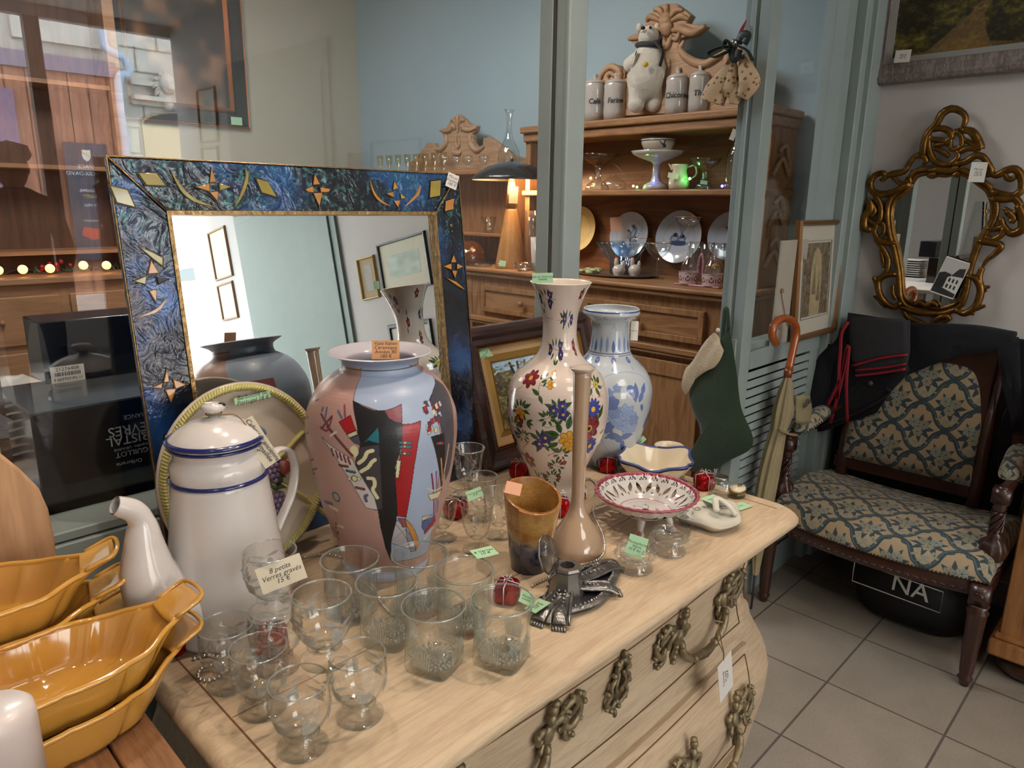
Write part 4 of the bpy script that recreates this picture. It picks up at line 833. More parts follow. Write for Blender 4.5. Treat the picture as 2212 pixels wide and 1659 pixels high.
# floral vase ----------------------------------------------------
def paint_floral(cv, to, R, L, uv):
    S = 3.456; z = lambda x, y: to(980+x/S, 580+y/S); m = lambda n: n/S*1.36/FPX      # zoom pixels -> metres on the wall
    BL, MR_, YE, GR, OR = '#2a2f7d', '#7a1f2a', '#d09a2a', '#3b5a34', '#b5684a'
    def fl(x, y, R_, c, n=5, rot=.3, core='#d9a13c', dark='#1a1a40', wid=1.5): a, b_ = z(x, y); cv.flower(a, b_, m(R_)*1.08, c, n, core, rot, dark, wid)
    def lf(x, y, ang, l, c=GR): a, b_ = z(x, y); cv.leaf(a, b_, math.radians(-ang), m(l)*1.0, c)
    def st(pts, w=3, c='#2f4a2a'): cv.curve([z(*p) for p in pts], m(w), c)
    def spray(x, y, s=1.0, flip=1):
        st([(x-50*s*flip, y-50*s), (x, y), (x+70*s*flip, y+5*s)]); 
        for a, l in ((200, 75), (235, 60), (160, 60), (120, 55), (60, 70), (20, 60), (330, 75), (300, 60), (270, 55)): lf(x+math.cos(math.radians(a))*28*s*flip, y+math.sin(math.radians(a))*24*s, a if flip > 0 else 180-a, l*s)
    def blues(x, y, s=1.0):
        spray(x, y, 1.1*s); st([(x, y+30*s), (x-10*s, y+110*s)], 4); lf(x-10*s, y+112*s, 310, 60*s); lf(x-10*s, y+112*s, 240, 55*s)
        fl(x-38*s, y+5*s, 36*s, BL, 5, .2); fl(x+28*s, y-28*s, 34*s, BL, 5, .6); fl(x+32*s, y+36*s, 38*s, BL, 5, .0)
    blues(690, 225); st([(690, 320), (650, 275)], 3, '#8a6a3a'); blues(765, 605, 1.05)
    spray(840, 380, 1.0, -1); fl(828, 375, 44, BL, 8); fl(878, 385, 40, BL, 6); st([(690, 365), (740, 375)], 3, '#7a5a30')
    # red anemone with yellow buds
    st([(640, 940), (645, 860), (700, 820), (770, 800)], 4); st([(650, 870), (700, 880)], 4)
    for x, y, a, l in ((640, 945, 210, 80), (640, 945, 60, 70), (660, 850, 330, 55), (690, 810, 280, 50), (670, 880, 300, 45), (655, 830, 250, 50), (720, 810, 40, 45)): lf(x, y, a, l)
    fl(580, 815, 74, MR_, 7, .3, '#c99a30', '#4a1018', 1.3); fl(728, 868, 34, YE, 3, 2.2, '#b5781f', '#7a5218', 1.2); fl(752, 780, 26, YE, 3, 1.2, '#b5781f', '#7a5218', 1.2)
    # mid sprays
    spray(500, 1050, 1.0); fl(500, 1085, 44, YE, 5, .4, '#b5781f', '#5a4018'); fl(485, 1140, 46, MR_, 5, .3, '#c99a30', '#4a1018'); st([(470, 1040), (480, 985), (495, 975)], 3)
    for a in (200, 160, 120): lf(545, 1150, a-150, 60)
    for k in range(5): st([(430, 930-k*4), (470+k*12, 915-k*9)], 2.5, OR); st([(520, 1330+k*3), (560+k*4, 1310-k*9)], 2.2, OR); st([(700, 1390+k*4), (760+k*4, 1380-k*8)], 2.2, OR); st([(1075, 960), (1100+k*5, 905+k*14)], 2.4, OR)
    blues(785, 1055, 1.0); st([(690, 1190), (650, 1140), (620, 1130)], 3, '#4a3a2a'); st([(690, 1190), (780, 1170)], 3, '#4a3a2a'); spray(700, 1120, .8, -1)
    spray(665, 1290, 1.2, -1); fl(685, 1265, 44, BL, 6, .2); fl(640, 1310, 40, BL, 6, .7)
    # rich bouquet on the right of the belly
    for x, y, a, l in ((790, 1245, 190, 120), (800, 1230, 250, 100), (850, 1200, 280, 110), (780, 1300, 150, 100), (1080, 1120, 300, 110), (1060, 1100, 60, 80), (1090, 1230, 350, 70), (800, 1370, 200, 90)): lf(x, y, a, l, '#35562c')
    fl(1040, 1050, 74, '#2d3f9a', 12, .1, '#e0b030', '#191c50', 1.2); fl(1010, 1195, 96, MR_, 8, .2, '#d9a13c', '#4a1018', 1.35); a, b_ = z(1010, 1195); cv.ell(a, b_, m(16), m(16), '#14142a')
    fl(850, 1275, 62, YE, 6, .3, '#c5852a', '#7a5218'); fl(855, 1335, 50, YE, 5, .8, '#c5852a', '#7a5218'); fl(1015, 1325, 66, '#2d3f9a', 9, .1, '#e0b030', '#191c50')
    spray(1040, 870, 1.1); fl(1055, 865, 30, '#c9b84a', 4, .4, '#a58a2a', '#5a5a20'); st([(1035, 960), (1030, 900), (1060, 850), (1010, 740)], 3)
    # lower part
    fl(565, 1430, 70, MR_, 6, .4, '#c99a30', '#4a1018', 1.3); lf(520, 1380, 160, 60); lf(600, 1500, 60, 60)
    spray(770, 1475, .9); fl(825, 1450, 22, MR_, 5); fl(715, 1470, 18, MR_, 5); spray(800, 1385, .8, -1)
    spray(735, 1565, 1.0); fl(680, 1550, 24, MR_, 5); fl(785, 1560, 24, MR_, 5); spray(660, 1560, .7)
    fl(400, 985, 50, BL, 7); fl(400, 1110, 60, MR_, 6, .2, '#c99a30', '#4a1018'); spray(440, 1180, 1.1); fl(455, 1280, 46, BL, 6)
    fl(655, 420, 46, MR_, 5, .2, '#c99a30', '#4a1018', 1.3); lf(650, 360, 250, 60); lf(665, 470, 100, 60); fl(890, 570, 44, MR_, 5, .1, '#c99a30', '#4a1018', 1.3); fl(905, 620, 34, MR_, 5, .1, '#c99a30', '#4a1018', 1.3); fl(955, 190, 44, MR_, 5, .2, '#c99a30', '#4a1018', 1.3)
    st([(520, 1210), (510, 1260), (540, 1280), (520, 1300)], 3); spray(520, 1250, .7)
    x, y = to(1195, 1080); x2 = to(1262, 1065)[0]
    cv.flower(x2-.01, y, .016, '#1d2450', 6, '#d9a13c'); cv.leaf(x2-.03, y-.004, 2.8, .02); cv.leaf(x2-.025, y+.006, 2.2, .018); cv.flower(x-.05, y, .012, '#1d2450', 6)
    a0 = to(1190, 870)[0]/R; back = (np.abs(((cv.X/R-a0+PI) % (2*PI))-PI) > 1.5); half = np.roll(cv.a, cv.w//2, 1); cv.a[back] = half[back]
B2 = P(1199, 1066, z=TZ)
V2 = vase('floral_vase', 'tall cream earthenware vase with flared mouth painted with blue, red and yellow flowers', B2,
     [(1068, 70), (1060, 72), (1052, 68), (1046, 58), (1040, 54), (1030, 54), (1005, 64), (973, 82), (945, 95), (913, 105), (880, 109), (855, 109), (828, 104), (805, 92), (788, 72), (772, 54), (755, 43), (735, 38), (704, 37), (680, 39), (655, 45), (630, 55), (612, 65), (609, 67)], 1000, 800, '#d5c6bb', paint_floral, p_glaze, .004, 90, '#cfc2b4')
px_card('green card tucked on the mouth of the tall floral vase', (1151, 612), (1196, 611), (1148, 590), B2+Vector((-.02, -.05, .4)), m_tagg, 'Vase en Céramique\némaillé', .0052, (-.6, -.75, .1))
# blue and white vase --------------------------------------------
def paint_bw(cv, to, R, L, uv):
    S = 3.456; z = lambda x, y: to(980+x/S, 580+y/S); m = lambda n: n/S*1.52/FPX; Bd, Bm, Bl = '#3c4f86', '#5b70a6', '#8499c0'
    a0 = to(1330, 860)[0]
    y1 = z(1180, 340)[1]; y2 = z(1180, 290)[1]; cv.a[(cv.Y > y1)] = hexl(Bm); cv.a[(cv.Y > y1) & (cv.Y < y1+.0016)] = hexl('#1f2c5c'); 
    for yy in (640, 655): y = z(1180, yy)[1]; cv.a[(cv.Y > y-.0008) & (cv.Y < y+.0008)] = hexl(Bd)
    y3 = z(1180, 640)[1]; y4 = z(1180, 500)[1]
    for k in range(-9, 10):
        x = a0+k*.0295; h = (y4-y3)*(.95 if k % 3 else .72); 
        cv.petal(x, y3+.002, PI/2, h, .017, Bm if k % 3 == 0 else Bl); cv.line([(x, y3), (x, y3+h*.9)], .0008, Bd)
        for j in range(5): cv.line([(x-.005, y3+h*(.15+.15*j)+.003), (x, y3+h*(.1+.15*j)), (x+.005, y3+h*(.15+.15*j)+.003)], .0006, Bd)
    for k in range(-4, 5): x = a0+k*.075; yy = z(1180, 435)[1]; cv.line([(x-.011, yy-.004), (x-.003, yy), (x, yy+.006), (x+.003, yy), (x+.011, yy-.004)], .0022, Bl); yy = z(1180, 375)[1]; cv.ell(x+.04, yy, .008, .006, Bl); cv.ell(x+.042, yy+.001, .004, .003, '#c9cfd6')
    for k in range(-4, 5): x = a0+k*.062; yy = z(1180, 690)[1]; cv.ell(x, yy, .009, .008, Bm); cv.ell(x, yy+.001, .004, .003, Bl)
    for k in range(-5, 6):
        x = a0+k*.06; yy = z(1180, 750)[1]
        if k % 2: 
            for j in range(8): a = j*PI/4; cv.line([(x, yy), (x+.007*math.cos(a), yy+.007*math.sin(a))], .0008, Bl)
        else: cv.ell(x, yy, .009, .006, Bl, .4); cv.ell(x+.003, yy, .004, .003, '#c3cad2')
    # cartouche line
    pts = [(1115, 830), (1160, 795), (1285, 772), (1400, 800), (1450, 870), (1462, 1000), (1440, 1150), (1390, 1300), (1290, 1395), (1180, 1380), (1120, 1310), (1085, 1200)]; cv.curve([z(*p) for p in pts], m(5), Bl, n=60)
    # peony
    def blob(x, y, r, c, n=9, lo=.14):
        a, b_ = z(x, y); r = m(r)
        pts = [(a+r*(1+lo*math.sin(n*t))*math.cos(t), b_+r*(1+lo*math.sin(n*t))*math.sin(t)) for t in np.linspace(0, 2*PI, 70)]; cv.poly(pts, c, 1, Bd, .0006)
        for q in (.75, .5, .28): cv.line([(a+r*q*(1+lo*math.sin(n*t+q*4))*math.cos(t), b_+r*q*(1+lo*math.sin(n*t+q*4))*math.sin(t)) for t in np.linspace(0, 2*PI, 50)], .0006, Bm)
    blob(1270, 1110, 92, '#8fa5cc'); blob(1215, 1130, 60, '#93a8cd', 7); blob(1310, 1180, 72, '#8fa5cc', 8); blob(1195, 1075, 45, Bl, 6); blob(1345, 1130, 40, Bl, 6)
    blob(1180, 1005, 50, Bm, 5, .1); blob(1160, 930, 30, Bl, 5); blob(1220, 895, 30, Bl, 5); blob(1150, 1190, 45, Bm, 6)
    for x, y, a, l in ((1140, 1240, -10, 120), (1200, 1260, -30, 90), (1260, 1280, -80, 90), (1240, 1265, 10, 110), (1160, 1255, 200, 40), (1290, 880, -20, 80), (1350, 990, 80, 120), (1380, 1000, 60, 90), (1400, 940, 50, 90), (1410, 1200, 70, 150), (1340, 900, -80, 90), (1400, 1010, -70, 60), (1290, 885, -60, 70)):
        c_ = z(x, y); cv.petal(c_[0], c_[1], math.radians(a), m(l)*1.15, m(l)*.5, Bm)
    yb = z(1180, 1480)[1]
    for k in range(-9, 10): cv.petal(a0+k*.033, yb-.004, PI/2, .03, .026, Bm if k % 2 else Bl)
    half = np.roll(cv.a, cv.w//2, 1); back = (np.abs(((cv.X/R-a0/R+PI) % (2*PI))-PI) > 1.5); cv.a[back] = half[back]
B3 = P(1306, 995, z=TZ)
V3 = vase('blue_white_vase', 'blue and white Chinese style vase with peonies, behind the floral vase', B3,
     [(998, 50), (990, 53), (971, 62), (933, 77), (887, 90), (850, 95), (826, 93), (800, 82), (782, 66), (770, 54), (759, 46), (740, 42), (701, 40), (690, 44), (682, 54), (677, 61), (668, 61), (666, 60)], 720, 620, '#b4bcc2', paint_bw, p_glaze, .004, 70, '#b9c1c4')
px_card('white luggage tag hanging from the lip of the blue and white vase', (1362, 735), (1378, 736), (1363, 693), B3+Vector((.05, -.06, .22)), m_tagw, 'vase bleu', .0032)
px_card('green card leaning low on the blue and white vase', (1370, 973), (1390, 955), (1376, 953), B3+Vector((.05, -.08, .05)), m_tagg, 'vase', .0045)
# beige bottle vase ----------------------------------------------
B4 = P(1244, 1188, z=TZ)
th = thing('bottle_vase', 'slender beige glass bottle vase with a very long straight neck', 'vase', B4)
m_bg = mat('beige_cased_glass', '#cfae90', .06, coat=1, var=.06, vscale=9, trans=.25)
pr = smoothprof(prof_px(B4, [(1192, 52), (1185, 58), (1176, 60), (1165, 57), (1148, 48), (1128, 34), (1106, 21), (1078, 14.5), (1000, 15), (900, 17), (800, 20)]), 70); pr[0] = (pr[0][0], 0)
MB().lathe([(0, 0)]+pr+[(r-.0025, z) for r, z in pr[::-1]], 64, cap0=False, cap1=False).build('body', m_bg, th)
lp = MB(); R_, Zr = pr[-1]; lp.lathe([(R_-.001, Zr-.004), (R_+.004, Zr+.002), (R_+.0055, Zr+.0045), (R_+.002, Zr+.005), (R_-.004, Zr+.001)], 48, wob=lambda a, i: 1+.02*math.sin(3*a)); lp.build('lip', mat('pale_glass_lip', '#dccbbb', .06, coat=1, trans=.3), th)
# rolled stoneware vase ------------------------------------------
B5 = P(1143, 1222, z=TZ)
th = thing('stoneware_vase', 'brown to dark blue glazed stoneware vase with a rolled overlapping heart-shaped mouth', 'vase', B5)
h0 = hz(B5, 1050)-TZ; dd = proj(B5)[2]; r0 = 34*dd/FPX; r1 = 55*dd/FPX
cv = Canvas(520, 300, '#2a3350', 1, 1); n = cv.noise(0, 26); n2 = cv.noise(0, 60); zt = cv.Y+(n-.5)*.09+(n2-.5)*.04
def ramp(t, st): 
    ts = [s[0] for s in st]; cs = np.array([hexl(s[1]) for s in st]); return np.stack([np.interp(t, ts, cs[:, i]) for i in range(3)], -1)
cv.a[:] = ramp(zt, [(.0, '#15182a'), (.28, '#1e2740'), (.42, '#3a4560'), (.52, '#a08458'), (.62, '#9a6a2c'), (.78, '#b58a4e'), (.92, '#a3773a'), (1, '#a06a3a')]); cv.a *= (1+.35*(cv.noise(0, 90)-.5))[..., None]
A0 = math.atan2(-_fw.y, -_fw.x)   # towards the photographer
def roll(U, V):
    t = U*1.18; a = A0+.72-2*PI*t; r = (r0+(r1-r0)*V)*(1+.10*np.clip(t-.85, 0, 1)*3)*(1+.05*V*np.cos(a-A0-1.4)*1.5)
    hh = h0*(1.0-.17*(.5+.5*np.cos(a-A0-.5))**1.2*1.15); return r*np.cos(a), r*np.sin(a), V*hh
painted('body', cv, roll, paintmat('stoneware_glaze', .12, .8, bump=.1), th).modifiers.new('s', 'SOLIDIFY').thickness = .0045
MB().lathe([(0, 0), (r0, 0), (r0, .004), (0, .004)], 40).build('base', mat('dark_glaze', '#12131c', .3), th)
text('V.h.', .012, m_tagc, th, basis(tuple(Vector((math.cos(A0+.62), math.sin(A0+.62), 0))*(r0+(r1-r0)*.2+.0035))[:2]+(h0*.22,), (-math.sin(A0+.62), math.cos(A0+.62), 0), (0, 0, 1)), ext=.0001, shear=.4, name='signature')
px_card('peach card with a green sprig in the rolled stoneware vase', (1090, 1064), (1124, 1072), (1094, 1038), B5+Vector((-.02, -.01, h0-.01)), mat('peach_card', '#e0a88a', .8), '', .006, (-.5, -.6, .6))
# ------------------------------------------------------------------ glassware
g_thin = glassmat('engraved_glass', (.995, .998, .993), (.70, .74, .71), 1.9)
g_cut = glassmat('pressed_glass', (.985, .995, .99), (.75, .82, .80), 3.2, bump=.9, bscale=60, wave=1, body=.02, bodycol=(.85, .9, .88))
g_tum = glassmat('tumbler_glass', (.99, .998, .994), (.66, .78, .74), 2.0)
g_eng = glassmat('frosted_engraving', (.86, .88, .87), (.7, .72, .71), 2.5, body=.16, rough=.25)
def glass_lathe(b, prof, t, n=48, **k): b.lathe(shell(prof, t), n, cap0=False, cap1=False, **k)
g_fan = glassmat('cut_facets', (.97, .99, .98), (.7, .78, .75), 7, bump=.6, bscale=150, rough=.08)
g_rim = glassmat('rim_highlight_glass', (.8, .84, .82), (.5, .56, .54), 4, body=.18, bodycol=(.75, .8, .78))  # pale body colour paints a highlight along the glass rims
# footed goblets: wide bowl, very short stem, flat foot
Bf = P(654, 1612, z=TZ); hG = hz(Bf, 1474)-TZ; ddG = proj(Bf)[2]; kG = ddG/FPX
def make_goblet():
    t = thing('goblet', 'x', 'drinking glass', (0, 0, 0), group='small engraved goblets at the front of the commode')
    b = MB(); h = hG; R = 63*kG
    bowl = smoothprof([(.006, h*.20), (R*.30, h*.215), (R*.62, h*.30), (R*.92, h*.48), (R*1.04, h*.68), (R*1.02, h*.86), (R*.99, h)], 36); glass_lathe(b, bowl, .0012); b.build('bowl', g_thin, t); q = MB(); q.tube([(R*.99*math.cos(a), R*.99*math.sin(a), h) for a in np.linspace(0, 2*PI, 60)], .0009, 5); q.build('rim', g_rim, t)
    q = MB(); q.lathe([(0, 0), (R*.86, 0), (R*.87, .0015), (R*.80, .0025), (R*.35, .004), (.010, .007), (.0075, h*.13), (.008, h*.17), (.016, h*.20), (.018, h*.215), (0, h*.222)], 48); q.build('stem_and_foot', g_thin, t)
    e = MB(); rb = lambda z: float(np.interp(z, [p[1] for p in bowl], [p[0] for p in bowl]))+.0003
    for k in range(6):      # engraved grape bunches and leaves
        a0 = k*2*PI/6
        for i in range(7):
            a = a0+(.12*((i % 3)-1)); z = h*(.50+.07*(i//3)); r = rb(z); c = Vector((r*math.cos(a), r*math.sin(a), z)); nx = Vector((math.cos(a), math.sin(a), 0)); e.prism([(.0036*math.cos(s), .0036*math.sin(s)) for s in np.linspace(0, 2*PI, 11)[:-1]], 0, .0001, basis(c, (-nx.y, nx.x, 0), (0, 0, 1)))
        for da, dz, l in ((.28, .72, .010), (.36, .60, .009), (-.22, .75, .009)):
            a = a0+da; z = h*dz; r = rb(z); nx = Vector((math.cos(a), math.sin(a), 0)); e.prism([(-l, 0), (-l*.3, .0022), (l, 0), (-l*.3, -.0022)], 0, .0001, basis((r*nx.x, r*nx.y, z), (-nx.y, nx.x, .5*(1 if da > 0 else -1)), (0, 0, 1)))
    e.build('engraving', g_eng, t, smooth=False); return t
gob0 = make_goblet()
GOB = [((654, 1612), 0, 'front goblet nearest the photographer, leftmost front corner of the glasses', .3), ((777, 1545), 0, 'front goblet standing alone on the right of the goblet group', 1.2), ((568, 1530), 0, 'front goblet half behind the nearest one, with a wide foot', 2.1), ((499, 1476), 0, 'leftmost goblet, just in front of the coffee pot base', .9),
       ((592, 1318), 1, 'top goblet with the cream price card, stacked on another goblet', .2), ((592, 1318), 2, 'bottom goblet carrying the one with the cream price card', 1.0), ((703, 1424), 1, 'raised goblet standing on the rims of the two front goblets', .5)]
GLOC = {}
for i, (px, st, lab, rz) in enumerate(GOB):
    if st == 0: p = P(*px, z=TZ)
    else: p = P(*px, z=TZ+hG+.001); p = Vector((p.x, p.y, TZ if st == 2 else TZ+hG+.001))
    p.z += .0008
    if i == 0: gob0.location = p; gob0.rotation_euler = (0, 0, rz); gob0['label'] = lab
    else: dup(gob0, p, rz, lab)
    GLOC[i] = p
px_card('cream card reading 8 petits verres gravés leaning on the top goblet', (561, 1288), (657, 1250), (558, 1228), GLOC[4]+Vector((.0, -.05, .02)), m_tagc, '8 petits\nVerres gravés\n15 €', .0078, (-.45, -.85, .3))
# square-footed pressed tumblers
Bt = P(935, 1436, z=TZ); hT = hz(Bt, 1308)-TZ; kT = proj(Bt)[2]/FPX
def make_tumbler():
    t = thing('tumbler', 'x', 'drinking glass', (0, 0, 0), group='six square-footed pressed glass tumblers')
    R = 69*kT; n = 64; b = MB()
    def sq(a, z):   # round at the mouth, square towards the foot
        k = min(1, max(0, (.62-z/hT)/.55)); s = (abs(math.cos(a))**5+abs(math.sin(a))**5)**(-1/5); return (1-k)*1+k*(s*.93)
    outer = [(R*.80, 0), (R*.83, .003), (R*.84, .012), (R*.86, .03), (R*.90, .055), (R*.96, .08), (R*1.0, hT)]
    zs = np.linspace(0, hT, 16); rows = [(float(np.interp(z, [p[1] for p in outer], [p[0] for p in outer])), float(z)) for z in zs]
    vs = []; fs = []; prof = rows+[(R-.0012, hT+.0006)]+[(max(r-.0026, 0), z) for r, z in rows[::-1] if z > .016]+[(.02, .0145), (0, .014)]
    for r, z in prof:
        for k in range(n): a = 2*PI*k/n; rr = r*sq(a, z); vs.append((rr*math.cos(a), rr*math.sin(a), z))
    for i in range(len(prof)-1):
        for k in range(n): k2 = (k+1) % n; fs.append((i*n+k, i*n+k2, (i+1)*n+k2, (i+1)*n+k))
    fs.append(tuple(range(n))[::-1]); b.add(vs, fs); b.build('body', g_tum, t); q = MB(); q.tube([((R-.0006)*math.cos(a), (R-.0006)*math.sin(a), hT) for a in np.linspace(0, 2*PI, 64)], .0013, 5); q.build('rim', g_rim, t)
    # fan-shaped cuts on the four faces and star cuts under the base
    for f in range(4):
        a0 = f*PI/2; q = MB()
        for j in range(-4, 5):
            hgt = hT*(.62-.045*abs(j)); pts = []
            for s in np.linspace(0, 1, 8):
                z = .014+(hgt-.014)*s; a = a0+j*.075*(1+.3*s); r = float(np.interp(z, [p[1] for p in outer], [p[0] for p in outer]))*sq(a, z)+.0002; pts.append((r*math.cos(a), r*math.sin(a), z))
            q.tube(pts, [.0017, .0018, .0018, .0017, .0015, .0012, .0008, .0003], 5)
        q.build('fan_cuts', g_fan, t)
    s_ = MB()
    for k in range(24):
        a = 2*PI*k/24; s_.tube([(.004*math.cos(a), .004*math.sin(a), .006), (R*.74*math.cos(a), R*.74*math.sin(a), .010)], [.0008, .0022], 5)
    for i in range(5):
        for k in range(16): a = 2*PI*(k+.5*i)/16; r = R*(.30+.11*i); s_.ball((r*math.cos(a), r*math.sin(a), .0125), .0022, 5, 4)
    s_.build('star_base', g_fan, t); return t
tum0 = make_tumbler()
TUM = [((937, 1308), 'front left tumbler of the six, nearest the commode edge', .35), ((1085, 1297), 'front right tumbler, nearest the pewter inkwell, red parcel seen through it', .3), ((835, 1258), 'tumbler behind the goblets, at the left of the middle row', .5),
       ((1003, 1232), 'middle row tumbler with a green 6 verres card on its rim', .2), ((755, 1208), 'rear left tumbler in front of the abstract vase', .4), ((907, 1198), 'rear tumbler at the foot of the abstract vase, its right side', .25)]
TL = []
for i, (px, lab, rz) in enumerate(TUM):
    p = P(*px, z=TZ+hT); p.z = TZ+.0008
    if i == 0: tum0.location = p; tum0.rotation_euler = (0, 0, rz); tum0['label'] = lab
    else: dup(tum0, p, rz, lab)
    TL.append(p)
zt_ = TL[3]+Vector((0, 0, hT+.0022)); card('green card reading 6 Verres 10 € lying on a tumbler rim', [P(1033, 1207, z=zt_.z), P(1080, 1196, z=zt_.z), P(1012, 1190, z=zt_.z)], m_tagg, '6 Verres\n10 €', .008)
# engraved stemmed glasses in the middle
Bw = P(1030, 1187, z=TZ); kW = proj(Bw)[2]/FPX; hW = hz(Bw, 1088)-TZ
def make_wine():
    t = thing('wine_glass', 'x', 'drinking glass', (0, 0, 0), group='engraved stemmed glasses in the middle of the commode'); R = 37*kW; h = hW; b = MB()
    bowl = smoothprof([(.004, h*.24), (R*.38, h*.27), (R*.66, h*.40), (R*.80, h*.58), (R*.88, h*.78), (R*1.0, h)], 30); glass_lathe(b, bowl, .001); b.build('bowl', g_thin, t); q = MB(); q.tube([(R*math.cos(a), R*math.sin(a), h) for a in np.linspace(0, 2*PI, 48)], .0008, 5); q.build('rim', g_rim, t)
    MB().lathe([(0, 0), (R*.84, 0), (R*.85, .001), (R*.6, .0025), (.007, .005), (.0045, h*.10), (.0055, h*.16), (.0045, h*.2), (.009, h*.245), (.011, h*.265), (0, h*.29)], 40).build('stem_and_foot', g_thin, t)
    e = MB(); rb = lambda z: float(np.interp(z, [p[1] for p in bowl], [p[0] for p in bowl]))+.0003
    for k in range(5):
        for j in range(7):
            a = k*2*PI/5+.05*j; z = h*(.50+.05*j); r = rb(z); nx = Vector((math.cos(a), math.sin(a), 0)); s = 1 if j % 2 else -1
            e.prism([(-.005, 0), (-.001, .0014), (.005, 0), (-.001, -.0014)], 0, .0001, basis((r*nx.x, r*nx.y, z), Vector((-nx.y, nx.x, 0))*1+Vector((0, 0, .9*s)), (0, 0, 1)))
    e.build('engraving', g_eng, t, smooth=False); return t
w0 = make_wine()
WIN = [((1030, 1187), 0, 'stemmed glass at the front of its group, beside the stoneware vase', .1), ((1077, 1158), 0, 'stemmed glass just behind the stoneware vase', .6), ((957, 1163), 0, 'leftmost stemmed glass, beside the abstract vase', 1.1), ((1010, 1068), 1, 'stemmed glass stacked on top of the others, catching the light', .4),
       ((1150, 1146), 0, 'stemmed glass mostly hidden behind the stoneware vase', .2), ((1040, 1120), 0, 'rear stemmed glass, near the dark painting frame', 1.5)]
WL = []
for i, (px, st, lab, rz) in enumerate(WIN):
    p = P(*px, z=TZ) if not st else P(*px, z=TZ+hW+.001)
    if st: p.z = TZ if st == 2 else TZ+hW+.001
    p.z += .0008
    if i == 0: w0.location = p; w0['label'] = lab
    else: dup(w0, p, rz, lab)
    WL.append(p)
px_card('green card reading 7 Verres gravés 12 € leaning on the stemmed glasses', (1019, 1081), (1052, 1068), (998, 1066), WL[0]+Vector((-.01, -.03, hW*.9)), m_tagg, '7 Verres gravés\n12 €', .0042, (-.55, -.65, .5))
# pressed glass salts
Bs = P(1370, 1228, z=TZ); kS = proj(Bs)[2]/FPX; hS = hz(Bs, 1183)-TZ
def make_salt():
    t = thing('glass_candle_cup', 'x', 'candle holder', (0, 0, 0), group='pair of ribbed glass candle cups'); R = 42*kS; h = hS; b = MB()
    prof = smoothprof([(R*.92, 0), (R*.96, .003), (R*.84, h*.2), (R*.68, h*.36), (R*.72, h*.45), (R*1.0, h*.62), (R*1.03, h*.7), (R*.94, h*.78), (R*.96, h)], 30)
    prof2 = [(0, 0)]+prof+[(R*.90, h+.001), (R*.80, h*.99), (R*.76, h*.6), (R*.5, h*.45), (0, h*.42)]
    b.lathe(prof2, 72, wob=lambda a, i: 1+.022*math.cos(24*a) if i < 20 else 1+.008*math.cos(24*a)); b.build('body', glassmat('ribbed_clear', (.995, .998, .995), (.82, .86, .84), 3.5, bump=.5, bscale=90), t)
    q = MB()
    for k in range(28): a = 2*PI*k/28; q.ball((R*1.03*math.cos(a), R*1.03*math.sin(a), h*.66), .0028, 6, 5)
    q.build('bead_ring', g_cut, t); return t
s0 = make_salt(); s0.location = Bs+Vector((0, 0, .0008)); s0['label'] = 'ribbed glass candle cup holding a green price card'
dup(s0, P(1443, 1190, z=TZ+.0008), .3, 'ribbed glass candle cup farther right, next to the openwork bowl')
px_card('green card reading Photophores Verre 10 € les 2 standing in a ribbed glass cup', (1348, 1197), (1388, 1210), (1362, 1152), Bs+Vector((0, -.01, hS+.005)), m_tagg, 'Photophores\nVerre\n10 € les 2', .0062, (-.6, -.7, .35))
# ------------------------------------------------------------------ small wares on the commode
m_pew = mat('aged_pewter', '#8f8d8c', .3, metal=.9, var=.4, vscale=60, bump=.5, bscale=160); m_pewd = mat('pewter_recess', '#66666c', .3, metal=.8)
W_ = lambda pts, z: [tuple(P(x, y, z=z)[:2]) for x, y in pts]
ink = P(1225, 1290, z=TZ); t = thing('inkwell', 'ornate dark pewter inkwell stand with open faceted glass lid', 'inkwell', ink)
def loc2(px, z=TZ+.006): p = P(*px, z=z); return (p.x-ink.x, p.y-ink.y)
plate = [loc2(q) for q in ((1188, 1262), (1254, 1232), (1320, 1216), (1331, 1240), (1320, 1262), (1305, 1290), (1275, 1310), (1212, 1328), (1182, 1334), (1170, 1325), (1172, 1296))]
MB().prism(plate, 0, .007).build('base_plate', m_pewd, t, bevel=.002)
r_ = MB()
cc = [Vector((x, y, 0)) for x, y in plate]; r_.tube([(p.x, p.y, .009) for p in bez([(a, b) for a, b in plate], 60)], .0055, 8, flat=.6)
for i, p in enumerate(bez([(a, b) for a, b in plate], 60)): r_.ball((p.x*.93, p.y*.93, .011), .0028, 6, 4)
r_.build('beaded_border', m_pew, t)
well = loc2((1224, 1262), TZ+.02)
for foot, side in (((1208, 1350), 1), ((1163, 1340), 1), ((1331, 1275), -1), ((1332, 1222), -1)):
    fx, fy = loc2(foot); v = Vector((fx-well[0], fy-well[1], 0)); b = MB(); n = Vector((-v.y, v.x, 0)).normalized()
    for o_, hh, rr_, fl_ in ((-.010, 0, .0022, 1), (.010, 0, .0022, 1), (0, -.001, .0095, .35)): b.tube(bez([(well[0]+n.x*o_, well[1]+n.y*o_, .026), (well[0]+v.x*.35+n.x*o_, well[1]+v.y*.35+n.y*o_, .016+hh), (well[0]+v.x*.8+n.x*o_*1.2, well[1]+v.y*.8+n.y*o_*1.2, .014+hh), (fx+n.x*o_*1.3, fy+n.y*o_*1.3, .007)], 14), rr_, 10, flat=fl_)
    for k in range(9): s_ = .2+.085*k; b.ball((well[0]+v.x*s_, well[1]+v.y*s_, .0275-.018*s_), (.0028, .0028, .0022), 6, 4)
    for k in range(5): q = Vector((fx, fy, .004))+n*(k-2)*.0038+v.normalized()*.002; b.tube([q, q+v.normalized()*.005+Vector((0, 0, -.003))], .0024, 6)
    b.build('bracket_foot', m_pew, t)
